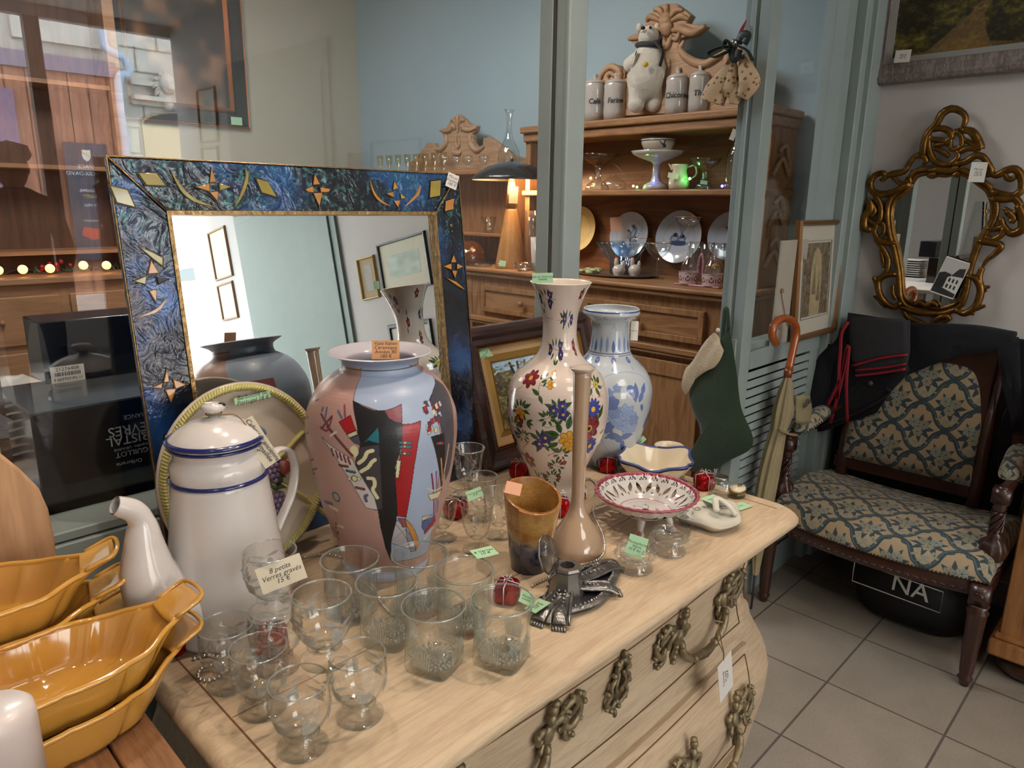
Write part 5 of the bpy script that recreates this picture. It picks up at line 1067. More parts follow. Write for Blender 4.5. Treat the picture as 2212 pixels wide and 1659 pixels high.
kI = proj(ink)[2]/FPX; b = MB(); b.lathe([(.026, .006), (.021, .03), (.0195, .044), (.022, .047), (.0195, .050), (.011, .050), (.010, .038), (0, .036)], 8, Matrix.Translation((well[0], well[1], 0))); b.build('well_cup', mat('dark_bronze_glass', '#7a7570', .2, metal=.6), t, smooth=False)
hx = P(1204, 1232, z=TZ+.045)-ink; lid_n = Vector((.35, -.85, .25)).normalized()
M = basis(hx+Vector((-.012, .006, .026)), (1, .35, .25), (0, .2, 1)); MB().prism([(.026*math.cos(a)*.8, .030*math.sin(a)) for a in np.linspace(PI/8, 2*PI+PI/8, 9)[:-1]], -.004, .006, M).build('glass_lid', glassmat('smoky_lid_glass', (.80, .79, .80), (.4, .38, .40), 3, refr=.2, bump=.8, bscale=90), t, bevel=.003)
q = MB(); q.tube([M @ Vector((.026*math.cos(a)*.8, .030*math.sin(a), -.004)) for a in np.linspace(PI/8, 2*PI+PI/8, 9)], .0013, 6); q.tube([hx+Vector((-.012, .0, -.004)), hx+Vector((.004, 0, .002))], .0025, 8); q.ball(M @ Vector((-.004, .004, -.005)), .004); q.build('lid_rim', m_pew, t)
card('green card slipped under the near end of the pewter inkwell', [P(1140, 1318, z=TZ+.012), P(1164, 1328, z=TZ+.020), P(1158, 1290, z=TZ+.014)], m_tagg, 'Encrier\nÉtain\n45 €', .0055)
px_card('green card seen through the front right tumbler', (1118, 1298), (1145, 1310), (1130, 1275), P(1150, 1300, z=TZ+.012), m_tagg, 'Encrier\nancien', .005, (-.3, -.5, .8))
# openwork footed bowl
Bo = P(1392, 1138, z=TZ); kO = proj(Bo)[2]/FPX; hO = hz(Bo, 1062)-TZ; R = 107*kO
t = thing('openwork_bowl', 'white faience bowl with pierced leaf rim and pink edge on three feet', 'bowl', Bo)
zb = hO*.42; prof = smoothprof([(R*.25, zb), (R*.5, zb+.003), (R*.66, zb+.012), (R*.82, hO*.72), (R*.94, hO*.9), (R, hO)], 60); f, L, rs, zs = lathefn(prof)
cw, ch = 900, 200; cv = Canvas(cw, ch, '#d3cdc8', 2*PI, L[-1], wrap=True); hole = np.zeros((ch, cw), bool); Lm = L[-1]
def lens(u, v0, v1, hw, tilt=0):
    t_ = np.clip((cv.Y/Lm-v0)/(v1-v0), 0, 1); w = hw*np.sin(PI*t_); c_ = u+tilt*(t_-.5); d = ((cv.X-c_+PI) % (2*PI))-PI; return (np.abs(d) < w) & (cv.Y/Lm > v0) & (cv.Y/Lm < v1)
for k in range(24): u = 2*PI*k/24; hole |= lens(u, .50, .80, .062, .11 if k % 2 else -.11)
for k in range(24): u = 2*PI*(k+.5)/24; hole |= lens(u, .46, .56, .03)
cvi = Canvas(cw, ch, '#cfcbc8', 2*PI, Lm, wrap=True)
for k in range(24):
    u = 2*PI*(k+.5)/24; s = .9*Lm/2.2
    q = [(u+.10*math.cos(a)*(1-a/9), Lm*.89+.0048*math.sin(a)*(1-a/9)) for a in np.linspace(0, 6, 16)]; cvi.X *= 1
    for p, c in (((u-.05, .87), '#20242e'), ((u+.06, .90), '#7a2434'), ((u+.0, .93), '#20242e'), ((u+.09, .86), '#2f5a3c')): cvi.ell(p[0], p[1]*Lm, .018, .0018, c)
    cvi.line([(u-.11, Lm*.86), (u-.06, Lm*.92), (u, Lm*.90), (u+.05, Lm*.86), (u+.11, Lm*.90)], .0009*8, '#20242e', .0)
    a_ = [(u+(.12*t_-.06)*1.0, Lm*(.885+.028*math.sin(t_*6.3))) for t_ in np.linspace(0, 1, 14)]
    for x, y in a_: cvi.ell(x, y, .008, .0008, '#20242e')
for yy, c in ((.975, '#8a3040'), (1.0, '#8a3040')): 
    for q in (cv, cvi): q.a[q.Y > .955*Lm] = hexl('#93384a')
cvi.a[(cvi.Y > .33*Lm) & (cvi.Y < .345*Lm)] = hexl('#a0566a')
for k in range(12): u = 2*PI*k/12; cv.ell(u, Lm*.42, .10, Lm*.03, '#b0606e'); cv.ell(u+.26, Lm*.60, .07, Lm*.03, '#b0606e')
p_bowl = paintmat('painted_white_faience', .15, .6)
def fo(U, V):
    x, y, z = f(U, V); w = 1+.012*np.cos(2*PI*U*36)*(V > .93); return x*w, y*w, z
painted('body', cv, fo, p_bowl, t, wrap=True, hole=hole)
def fi(U, V): x, y, z = f(U, V); r = np.hypot(x, y); k = (r-.0035)/r; w = 1+.012*np.cos(2*PI*U*36)*(V > .93); return x*k*w, y*k*w, z+.0015
painted('inside', cvi, fi, p_bowl, t, wrap=True, hole=hole)
m_fai = mat('white_faience', '#d3cdc8', .15, coat=.5); m_pink = mat('faience_pink', '#a0505f', .2, coat=.5)
q = MB(); q.tube([(R*.998*(1+.012*math.cos(36*a))*math.cos(a), R*.998*(1+.012*math.cos(36*a))*math.sin(a), hO+.0005) for a in np.linspace(0, 2*PI, 145)], .0026, 7); q.build('rim', m_pink, t)
cb = Canvas(220, 220, '#cfcbc8', 2, 2)
for a in np.linspace(0, 2*PI, 40): cb.ell(1+.86*math.cos(a), 1+.86*math.sin(a), .02, .02, '#a0566a')
cb.flower(1, 1, .16, '#23283a', 8, '#7a2434'); 
for a in range(6): cb.curve([(1+.2*math.cos(a), 1+.2*math.sin(a)), (1+.45*math.cos(a+.4), 1+.45*math.sin(a+.4)), (1+.5*math.cos(a+.9), 1+.5*math.sin(a+.9))], .025, '#23283a'); cb.ell(1+.55*math.cos(a+.6), 1+.55*math.sin(a+.6), .05, .03, '#23283a', a)
def disc(r, z):
    def g(U, V): a = 2*U-1; b_ = 2*V-1; x = a*np.sqrt(1-b_*b_/2); y = b_*np.sqrt(1-a*a/2); return x*r, y*r, z+0*x
    return g
painted('bowl_floor', cb, disc(R*.50, zb+.0045), p_bowl, t)
MB().lathe([(0, zb-.002), (R*.25, zb-.001), (R*.5, zb+.002)], 40, cap0=False, cap1=False).build('underside', m_fai, t)
AC = math.atan2(-_fw.y, -_fw.x)
for k, a in enumerate((AC-.35, AC+1.15, AC+3.3)):
    ca, sa = math.cos(a), math.sin(a); ft = MB(); ft.tube(bez([(R*.42*ca, R*.42*sa, zb+.002), (R*.5*ca, R*.5*sa, zb*.6), (R*.50*ca, R*.50*sa, zb*.25), (R*.56*ca, R*.56*sa, .006)], 14), [.0075, .0075, .007, .0065, .006, .0056, .0054, .0054, .0056, .006, .007, .008, .0085][:13], 10); ft.ball((R*.57*ca, R*.57*sa, .007), (.008, .008, .007)); fo_ = ft.build('foot', m_fai, t)
    MB().ball((R*.57*ca+.004*ca, R*.57*sa+.004*sa, .0095), (.005, .005, .0045)).build('pink_dab', m_pink, fo_)
# cream scalloped bowl, cup
Bc = P(1412, 1040, z=TZ); kC = proj(Bc)[2]/FPX; hC = hz(Bc, 1003)-TZ+.012; t = thing('scalloped_bowl', 'cream square bowl with wavy blue-edged rim behind the openwork bowl', 'bowl', Bc, .5)
Rc = 84*kC; m_cream = mat('cream_glaze', '#d9cdb4', .15, coat=.5); vs = []
def sqr(a): return (abs(math.cos(a))**3.2+abs(math.sin(a))**3.2)**(-1/3.2)*(1+.05*math.cos(8*a))
def bf(e, u, v): a = 2*PI*u; r = Rc*(.45+.42*v**.6+.05*v*v)*(1+(sqr(a)-1)*v)-e; return (r*math.cos(a), r*math.sin(a), v*hC*(1+.10*math.cos(4*a+PI)*v)+(.004 if e else 0))
b = MB(); b.grid(lambda u, v: bf(0, u, v), 96, 14, closeu=True); b.grid(lambda u, v: bf(.004, u, 1-v), 96, 14, closeu=True); k = len(b.v); b.add([(0, 0, 0), (0, 0, .005)], []); b.f += [(k, (i+1) % 96, i) for i in range(96)]+[(k+1, 96*27+i, 96*27+(i+1) % 96) for i in range(96)]; b.mi += [0]*192
b.build('body', m_cream, t); rm = MB(); rm.tube([Vector(bf(.002, u, 1)) for u in np.linspace(0, 1, 120)], .0028, 6); rm.build('blue_rim', mat('blue_edge', '#3c4a86', .2, coat=.5), t)
wv = MB(); wv.tube([Vector(bf(-.0006, u, .84+.03*math.cos(2*PI*u*60))) for u in np.linspace(0, 1, 480)], .0009, 4); wv.build('blue_wave', MATS['blue_edge'], t)
px_card('green card standing inside the cream scalloped bowl', (1359, 1011), (1370, 1005), (1358, 1000), Bc+Vector((-.04, .0, hC*.8)), m_tagg, '', .005, (-.6, -.7, .2))
Bu = P(1443, 1000, z=TZ); kU = proj(Bu)[2]/FPX; hU = hz(Bu, 962)-TZ; t = thing('beaker', 'plain cream straight-sided beaker behind the scalloped bowl', 'cup', Bu); Ru = 32*kU
MB().lathe([(0, 0), (Ru*.8, 0), (Ru*.82, .004), (Ru*.86, hU*.75), (Ru*.93, hU*.8), (Ru*1.0, hU*.96), (Ru*.98, hU), (Ru*.92, hU*.97), (Ru*.8, hU*.7), (Ru*.75, .006), (0, .006)], 48).build('body', m_cream, t)
# leaf-shaped dish with pierced floral pattern
Bl = P(1540, 1128, z=TZ); kL = proj(Bl)[2]/FPX; t = thing('pierced_dish', 'small white handled dish with grey flower stamps at the right end of the commode', 'dish', Bl)
ol = [(1490, 1090), (1520, 1086), (1560, 1082), (1590, 1092), (1597, 1112), (1600, 1132), (1575, 1143), (1545, 1146), (1510, 1135), (1470, 1124), (1455, 1118), (1460, 1110), (1485, 1110)]
op = bez([tuple(P(x, y, z=TZ+.012)[:2]) for x, y in ol]+[tuple(P(*ol[0], z=TZ+.012)[:2])], 78); op = [Vector((p.x-Bl.x, p.y-Bl.y, 0)) for p in op[:-1]]; no = len(op); cen = sum(op, Vector())/no
m_dish = mat('ivory_porcelain', '#cdc9bd', .2, coat=.4); rings = []
for s, z in ((.0, .0), (.55, 0), (.8, .004), (.98, .014), (1.0, .0165), (.97, .0165), (.78, .007), (.5, .003), (0.001, .003)): rings.append(([tuple((cen+(p-cen)*s)[:2]) for p in op], z))
ring_loft(rings, False).build('body', m_dish, t)
st = MB(); m_st = mat('grey_stamp', '#4b4a48', .5)
for k in range(9):
    a = -1.2+k*.42; c = cen+(Vector((math.cos(a+1.2)*.058, math.sin(a+1.2)*.032, 0))); 
    for j in range(6): st.ball((c.x+.0042*math.cos(j*PI/3), c.y+.0042*math.sin(j*PI/3), .0088+.001), (.0013, .0013, .0006), 5, 4)
    st.tube([(c.x+.0075*math.cos(u), c.y+.0075*math.sin(u), .0095) for u in np.linspace(0, 2*PI, 16)], .0005, 4)
st.build('flower_stamps', m_st, t)
hl = MB(); hp0 = P(1550, 1088, z=TZ+.03)-Bl; hp1 = P(1592, 1105, z=TZ+.02)-Bl; mid = (hp0+hp1)/2+Vector((.012, .022, .006)); hl.tube(bez([hp0+Vector((0, 0, -.016)), hp0*.5+mid*.5+Vector((0, .006, 0)), mid, hp1*.6+mid*.4, hp1+Vector((0, 0, -.008))], 20), .006, 8, flat=.6); hl.build('handle', m_dish, t)
card('green card lying on the pierced dish', [P(1537, 1091, z=TZ+.019), P(1565, 1081, z=TZ+.019), P(1517, 1076, z=TZ+.019)], m_tagg, 'Repose cuillère\nde sachet\n6 €', .004)
card('green card on the commode right of the pierced dish', [P(1592, 1105, z=TZ+.002), P(1619, 1096, z=TZ+.002), P(1582, 1090, z=TZ+.002)], m_tagg, '10 €', .006)
# glass mustard jar with metal cap, oval trinket box
Bj = P(1553, 1072, z=TZ); kJ = proj(Bj)[2]/FPX; t = thing('glass_jar', 'small square pressed glass jar with a silver cap', 'jar', Bj); hj = hz(Bj, 1028)-TZ; Rj = 21*kJ
MB().lathe([(0, 0), (Rj, 0), (Rj*1.02, .004), (Rj, hj*.72), (Rj*.7, hj*.8), (Rj*.66, hj*.86), (0, hj*.86)], 28, wob=lambda a, i: 1+.03*math.cos(14*a)).build('body', g_cut, t)
MB().lathe([(Rj*.76, hj*.84), (Rj*.80, hj*.86), (Rj*.80, hj*.97), (Rj*.68, hj*1.0), (0, hj*1.0)], 28, wob=lambda a, i: 1+.015*math.cos(20*a)).build('cap', mat('silver_cap', '#8d8a86', .3, metal=1), t)
MB().tube([Vector((-Rj*1.15, .0, hj*.75)), Vector((-Rj*1.2, 0, hj*1.15)), Vector((-Rj*1.45, 0, hj*1.5))], .0013, 6).build('spoon', MATS['silver_cap'], t)
Bx = P(1592, 1072, z=TZ); kX = proj(Bx)[2]/FPX; t = thing('trinket_box', 'oval glass trinket box with brass rim at the back right corner', 'box', Bx); Rx = 21*kX; hx_ = hz(Bx, 1058)-TZ
MB().lathe([(0, 0), (Rx, 0), (Rx, hx_), (Rx*.93, hx_), (Rx*.9, .003), (0, .003)], 36, sy=.75).build('body', glassmat('yellowish_glass', (.92, .9, .75), (.5, .48, .35), 1.5), t)
MB().lathe([(Rx*1.03, hx_), (Rx*1.04, hx_+.003), (Rx*.9, hx_+.007), (0, hx_+.010)], 36, sy=.75).build('lid', mat('ivory_lid', '#cfc6b0', .2, coat=.5), t); q = MB(); q.tube([(Rx*1.04*math.cos(a), Rx*.78*math.sin(a), hx_+.001) for a in np.linspace(0, 2*PI, 40)], .0014, 6); q.ball((0, -Rx*.2, hx_+.011), (.006, .004, .002)); q.build('brass_rim', mat('brass', '#a58145', .3, metal=1), t)
# red foil parcels
m_foil = mat('red_foil', '#a30d17', .22, metal=.75, bump=.5, bscale=70); m_tie = mat('silver_tie', '#c9c9cc', .3, metal=.9)
def parcel(px, s, rz, label, tilt=.0):
    b_ = P(*px, z=TZ); t = thing('foil_parcel', label, 'gift parcel', b_, rz, group='little red foil parcels between the wares')
    b = MB(); n = 7; rg = random.Random(int(px[0]))
    def f(u, v): a = 2*PI*u; k = (abs(math.cos(a))**6+abs(math.sin(a))**6)**(-1/6); r = s*.5*k*(1-.22*abs(2*v-1)**3)*(1+rg.uniform(-.03, .03)); return (r*math.cos(a), r*math.sin(a), v*s*.86)
    b.grid(f, 24, n, closeu=True); k = len(b.v); b.add([(0, 0, 0), (0, 0, s*.9)], []); b.f += [(k, (i+1) % 24, i) for i in range(24)]+[(k+1, 24*(n-1)+i, 24*(n-1)+(i+1) % 24) for i in range(24)]; b.mi += [0]*48; b.build('wrapping', m_foil, t, smooth=False)
    r = MB(); w = s*.53
    for c, sn in ((1, 0), (0, 1)): r.tube([(w*c, w*sn, .002), (w*c, w*sn, s*.84), (0, 0, s*.925), (-w*c, -w*sn, s*.84), (-w*c, -w*sn, .002)], .0011, 5)
    for k in range(5): a = k*1.3+.4; r.tube(bez([(0, 0, s*.92), (s*.2*math.cos(a), s*.2*math.sin(a), s*1.08), (s*.34*math.cos(a), s*.34*math.sin(a), s*.98)], 8), .0007, 4)
    r.build('ribbon', m_tie, t)
parcel((1095, 1297), .034, .5, 'red foil parcel behind the front right tumbler'); parcel((590, 1405), .036, .9, 'red foil parcel behind the goblets by the coffee pot'); parcel((384, 1402), .036, .4, 'red foil parcel between the yellow dishes and the coffee pot')
parcel((984, 1115), .036, .2, 'red foil parcel beside the leftmost stemmed glass'); parcel((1312, 1018), .034, .6, 'red foil parcel between blue and white vase and openwork bowl'); parcel((1520, 1055), .036, 1.0, 'red foil parcel at the right end of the commode by the glass jar')
parcel((1123, 1030), .036, .3, 'red foil parcel behind the stemmed glasses by the dark frame'); parcel((1208, 1112), .036, .8, 'red foil parcel at the foot of the floral vase')
# silver bead chain winding over the top
t = thing('bead_chain', 'silver bead chain winding between the wares on the commode', 'bead chain', (0, 0, 0)); m_bead = mat('silver_bead', '#e0ddd8', .25, metal=1)
def beads(pts, rad=.0026, step=.0056):
    b = MB(); w = [P(x, y, z=TZ+rad) for x, y in pts]; c = bez(w, 90); acc = 0; last = c[0]; b.ball(last, rad, 6, 4)
    for p, q in zip(c[:-1], c[1:]):
        d = (q-p).length; s = step-acc
        while s <= d: b.ball(p.lerp(q, s/d), rad, 6, 4); s += step
        acc = (acc+d) % step
    b.build('bead_strand', m_bead, t)['kind'] = 'stuff'
beads([(420, 1422), (450, 1415), (475, 1420)]); beads([(478, 1452), (462, 1437), (436, 1443), (428, 1462), (446, 1470), (470, 1462), (483, 1452)]); beads([(650, 1205), (690, 1198), (735, 1205), (790, 1260), (830, 1310), (850, 1330)])
beads([(1150, 1265), (1185, 1248), (1215, 1235), (1262, 1222), (1296, 1205), (1306, 1180), (1300, 1150), (1280, 1100), (1300, 1088), (1330, 1080)]); beads([(1250, 1040), (1275, 1035), (1290, 1050), (1285, 1070)]); beads([(1478, 1050), (1500, 1062), (1512, 1080), (1500, 1098)])
# oval fruit platter leaning on the looking glass
m_plat = mat('cream_platter', '#cdbfae', .2, coat=.5, var=.03); m_rope = mat('yellow_rope_glaze', '#c9c27c', .2, coat=.5)
pb = P(555, 1240, z=TZ); pb = Vector((pb.x, .965, TZ)); pt = P(530, 818, y=pb.y+.045); ax = Vector((0, .045, pt.z-TZ)); hh = ax.length/2; up = ax.normalized(); ce = Vector((P(532, 1030, y=pb.y+.02).x, pb.y, TZ))+up*hh; 
t = thing('fruit_platter', 'round cream platter with yellow rope rim and moulded grapes, leaning on the mirror', 'platter', ce); t.matrix_world = basis(ce, (1, 0, 0), up); rx = abs(P(352, 1000, y=pb.y+.02).x-P(715, 1000, y=pb.y+.02).x)/2; sy_ = hh/rx
MB().lathe([(0, -.012), (rx*.55, -.012), (rx*.82, -.006), (rx*.98, .004), (rx*1.0, .007), (rx*.97, .009), (rx*.8, -.001), (rx*.55, -.007), (0, -.007)], 72, sy=sy_*.985).build('plate', m_plat, t)
def rope(pts, r, nm='rope_rim'):
    b = MB(); c = [Vector(p) for p in pts]; n = len(c); b.tube(c, r*.8, 8)
    for k in range(0, n-1):
        d = (c[k+1]-c[k]); 
        for s in (0, .5): q = c[k].lerp(c[k+1], s); tt = d.normalized(); nn = Vector((-tt.y, tt.x, 0)); b.tube([q-nn*r*.8-tt*r*.4+Vector((0, 0, r*.3)), q+Vector((0, 0, r*.95)), q+nn*r*.8+tt*r*.4+Vector((0, 0, r*.3))], [r*.2, r*.42, r*.2], 6)
    return b.build(nm, m_rope, t)
rope([(rx*.93*math.cos(a), rx*.93*sy_*math.sin(a), .008) for a in np.linspace(0, 2*PI, 90)], .0062)
def lp(px, py): p = PP(px, py, ce, Vector((1, 0, 0)).cross(up)); q = t.matrix_world.inverted() @ p; return (q.x, q.y, .002)
rope(bez([lp(700, 890), lp(650, 935), lp(598, 990)], 26), .0046, 'rope_divider'); rope(bez([lp(598, 1040), lp(650, 1070), lp(712, 1118)], 26), .0046, 'rope_divider'); rope(bez([lp(590, 1010), lp(500, 1020), lp(370, 1030)], 36), .0046, 'rope_divider')
m_gr = mat('grape_purple', '#6c5a76', .25, coat=.5); m_lf = mat('leaf_green', '#4b5c34', .3, coat=.4); m_ap = mat('apple_red', '#8a4038', .25, coat=.5)
def bunch(px, py, n=14, s=.0052):
    b = MB(); x, y, _ = lp(px, py); k = 0
    for row in range(5):
        for i in range(5-row if row else 4): b.ball((x+(i-(4-row)/2)*s*1.5, y-row*s*1.5+.012, .010), s, 8, 6); k += 1
    return b.build('grape_bunch', m_gr, t)
bunch(585, 1010); bunch(593, 1085); b = MB(); x, y, _ = lp(607, 1008); b.ball((x, y, .010), (.012, .012, .010)); b.build('apple', m_ap, t); b = MB()
for px, py, a in ((597, 1035, 1), (600, 1020, 2.2), (590, 1048, -.4)): x, y, _ = lp(px, py); b.prism([(x+.018*math.cos(a), y+.018*math.sin(a)), (x+.007*math.cos(a+1.4), y+.007*math.sin(a+1.4)), (x-.012*math.cos(a), y-.012*math.sin(a)), (x-.007*math.cos(a+1.4), y-.007*math.sin(a+1.4))], .006, .010)
b.build('leaves', m_lf, t)
px_card('green card reading barbotine Portugal 18 € stuck at the top of the fruit platter', (503, 876), (580, 858), (510, 860), ce-Vector((0, .02, 0))+up*hh*.75, m_tagg, 'Barbotine du\nPortugal 18 €', .009, (0, -1, .15))
# dark framed landscape behind the floral vase
F0 = P(1045, 1028, z=TZ); yt = P(980, 712, x=F0.x).y; Ft = P(980, 712, x=F0.x); up = (Ft-F0); fh = up.length; up.normalize(); fwid = P(1264, 664, y=Ft.y).x-F0.x
t = thing('framed_painting', 'dark brown framed oil landscape with gilt inner mount, leaning behind the floral vase', 'painting', F0); t.matrix_world = basis(F0, (1, 0, 0), up)
def frame(t, w, h, fwd, m, prof, zoff=0, name='frame_side'):
    """mitred frame: prof = list of (inset from outer edge, height)"""
    cs = [((0, 0), (1, 0)), ((w, 0), (0, 1)), ((w, h), (-1, 0)), ((0, h), (0, -1))]; lens = [w, h, w, h]
    for k in range(4):
        b = MB(); (ox, oy), (dx, dy) = cs[k]; nx, ny = -dy, dx; P0 = []; P1 = []
        full = prof+[(prof[-1][0], zoff-.004), (0, zoff-.004)]
        for i, z in full: P0.append((ox+dx*i+nx*i, oy+dy*i+ny*i, z)); P1.append((ox+dx*(lens[k]-i)+nx*i, oy+dy*(lens[k]-i)+ny*i, z))
        n = len(full); b.add(P0+P1, [(j, (j+1) % n, n+(j+1) % n, n+j) for j in range(n)]); b.build(name, m, t, smooth=False)
m_mah = wood('dark_mahogany', '#23120f', '#3b201a', 'X', 9, .25, coat=.4); m_gilt = mat('gilt_fillet', '#b08a4a', .3, metal=.8); m_mount = mat('sand_mount', '#a98a60', .7, var=.05)
frame(t, fwid, fh, .05, m_mah, [(0, .004), (.004, .012), (.012, .020), (.022, .018), (.030, .010), (.040, .008), (.043, .011), (.046, .006)]); frame(t, fwid, fh, .05, m_gilt, [(.046, .006), (.048, .009), (.050, .005)], name='gilt_fillet')
MB().box(.048, fwid-.048, .048, fh-.048, -.002, .001).build('mount', m_mount, t, smooth=False); i0 = .082
cv = Canvas(260, 300, '#4b4a38', 1, 1); n1 = cv.noise(0, 12); n2 = cv.noise(0, 40); n3 = cv.noise(0, 90); v = cv.Y; u = cv.X
cv.a[:] = ramp(np.clip(n1*.5+n2*.5, 0, 1), [(0, '#241a12'), (.4, '#4a3d24'), (.6, '#6a6540'), (.8, '#8a8f6a'), (1, '#b5ad8a')]); sky = (v > .62+.25*n1-.25*(u-.4))[..., None]; cv.a[:] = np.where(sky, ramp(n1*.6+n3*.4, [(0, '#6f95bb'), (.5, '#9fbfd6'), (1, '#dfe3dc')]), cv.a)
for k in range(5): cv.curve([(.12+k*.05, 0), (.16+k*.04, .35), (.25+k*.03, .6), (.2+k*.09, .95)], .03-.003*k, ['#2b1d14', '#4b3828', '#6a563c'][k % 3])
for k in range(160): cv.ell(RNG.rand()*.8, .3+RNG.rand()*.65, .02, .014, ['#3b4526', '#6f7a48', '#8f8650', '#241c12'][k % 4], 0, .7)
painted('canvas', cv, flatfn((i0, i0, .002), (fwid-2*i0, 0, 0), (0, fh-2*i0, 0)), paintmat('oil_paint', .35, .3, bump=.2), t)
frame(t, fwid, fh, .01, m_gilt, [(i0-.004, .002), (i0-.002, .005), (i0, .003)], name='inner_fillet')
px_card('green card stuck to the dark painting frame, turned on its corner', (1043, 803), (1067, 775), (1027, 770), Ft+Vector((.02, -.02, -.06)), m_tagg, 'Peinture sur\ntoile\n35 €', .0065, (0, -1, .2))
# ------------------------------------------------------------------ left side: wooden table with yellow gratin dishes
TL_ = .93; m_tab = wood('worn_pine_table', '#6e4a30', '#9c6f4c', 'Y', 8, .45, bump=.3)
t = thing('wooden_table', 'worn brown wooden table edge under the yellow dishes', 'table', (-.15, .65, 0))
MB().box(-.45, .349-.045, -.33, .36, TL_-.03, TL_).build('tabletop', m_tab, t, bevel=.003); MB().box(.306, .349, -.33, .36, TL_-.03, TL_-.0005).build('edge_board', m_tab, t, bevel=.003); MB().box(-.40, .30, -.28, .30, TL_-.14, TL_-.03).build('table_rail', m_tab, t, smooth=False)
for x in (-.4, .26):
    for y in (-.28, .28): MB().box(x, x+.045, y-.02, y+.025, 0, TL_-.03).build('leg', m_tab, t, bevel=.004)
m_yel = mat('honey_yellow_glaze', '#c99440', .10, coat=1, var=.10, vscale=9); m_yel.node_tree.nodes['Principled BSDF'].inputs['Subsurface Weight'].default_value = .0
def make_gratin():
    t = thing('gratin_dish', 'x', 'baking dish', (0, 0, 0), group='honey yellow fluted baking dishes')
    H_, a_, b_ = .046, .112, .064; b = MB(); nu, nv = 144, 12
    def wall(u, v, e):
        an = 2*PI*u; fl = .075*abs(math.sin(an*6))**.6*(1-.35*v); sc = (.74+.26*v**.8)*(1+fl*.9)-e*12
        ca, sa = math.cos(an), math.sin(an); x = a_*sc*(abs(ca)**.92)*math.copysign(1, ca); y = b_*sc*(abs(sa)**.92)*math.copysign(1, sa)
        if abs(ca) > .80 and v > .45: k = (abs(ca)-.80)/.20*((v-.45)/.55)**2; x += math.copysign(.020*k, ca); y *= 1-.12*k
        z = v*H_+.012*(max(0, abs(ca)-.6)/.4)**1.5*v**2
        return (x, y, z+(.0035 if e else 0)*(1-v))
    b.grid(lambda u, v: wall(u, v, 0), nu, nv, closeu=True); b.grid(lambda u, v: wall(u, 1-v, .004), nu, nv, closeu=True); n2 = nu*nv
    b.f += [(n2-nu+(i+1) % nu, n2-nu+i, n2+i, n2+(i+1) % nu)[::-1] for i in range(nu)]; b.mi += [0]*nu
    k = len(b.v); b.add([(0, 0, 0), (0, 0, .0035)], []); b.f += [(k, (i+1) % nu, i) for i in range(nu)]+[(k+1, 2*n2-nu+i, 2*n2-nu+(i+1) % nu) for i in range(nu)]; b.mi += [0]*(2*nu); b.build('body', m_yel, t)
    r = MB(); r.tube([Vector(wall(u, 1, .002)) for u in np.linspace(0, 1, 113)], .0030, 7, cap=False); r.build('rim', m_yel, t)
    for s in (-1, 1):
        h = MB(); h.grid(lambda u, v: (s*(.112+.036*v), (u-.5)*(.052-.006*v)*(1 if s > 0 else -1), H_+.008+.014*v-.004*math.sin(PI*u)*(1-v)), 12, 8); o = h.build('handle', m_yel, t); q = o.modifiers.new('s', 'SOLIDIFY'); q.thickness = .006; q.offset = 0; q = o.modifiers.new('b', 'BEVEL'); q.width = .0022; q.segments = 2
        e = MB(); e.tube(bez([(s*.118, -.0255, H_+.0125), (s*.148, -.0225, H_+.0245), (s*.148, .0225, H_+.0245), (s*.118, .0255, H_+.0125)], 15), .0026, 6); e.build('handle_edge', m_yel, o)
    return t
g0 = make_gratin(); gd = [((.118, .752), 0, .06, 'bottom dish of the front stack, resting on the wooden table'), ((.122, .757), 1, .02, 'top dish of the front stack of two, nearest the photographer'), ((.085, .885), 0, -.20, 'bottom dish of the rear stack of three'), ((.083, .888), 1, -.24, 'middle dish of the rear stack of three'), ((.078, .892), 2, -.26, 'top dish of the rear stack, shallow bowl open to view')]
for i, ((x, y), k, rz, lab) in enumerate(gd):
    p = (x, y, TL_+.0005+k*.0355); lab = 'honey yellow fluted '+lab
    if i == 0: g0.location = p; g0.rotation_euler = (0, 0, rz); g0['label'] = lab
    else: dup(g0, p, rz, lab)
p = P(-18, 1530, z=1.035); t = thing('candle', 'thick white frosted candle in the bottom left corner', 'candle', (p.x, p.y, TL_)); rc = .031
m_wax = mat('white_wax', '#cfc8c6', .35, coat=.2); m_wax.node_tree.nodes['Principled BSDF'].inputs['Subsurface Weight'].default_value = .3
MB().lathe([(0, 0), (rc, 0), (rc, .09), (rc*.96, .10), (rc*.8, .105), (0, .103)], 40).build('wax', m_wax, t); MB().tube([(0, 0, .103), (.002, 0, .112)], .001, 5).build('wick', INK, t)
# pale wooden board with rounded shoulder behind the dishes
m_beech = wood('pale_beech', '#a77c58', '#c79c74', 'Z', 3, .45)
pb2 = P(115, 1212, y=1.02); q1 = [P(x, y, y=1.02) for x, y in ((117, 1320), (115, 1212), (108, 1150), (95, 1090), (75, 1045), (40, 1010), (0, 978), (-60, 950), (-140, 940), (-140, 1320))]
t = thing('wooden_board', 'pale wooden board with a rounded shoulder standing behind the yellow dishes', 'board', (q1[0].x-.1, 1.02, TL_))
MB().prism([(p.x-q1[0].x+.1, max(0, p.z-TL_)) for p in q1], -.0, .022, basis((0, .0, 0), (1, 0, 0), (0, 0, 1))).build('panel', m_beech, t, bevel=.003)
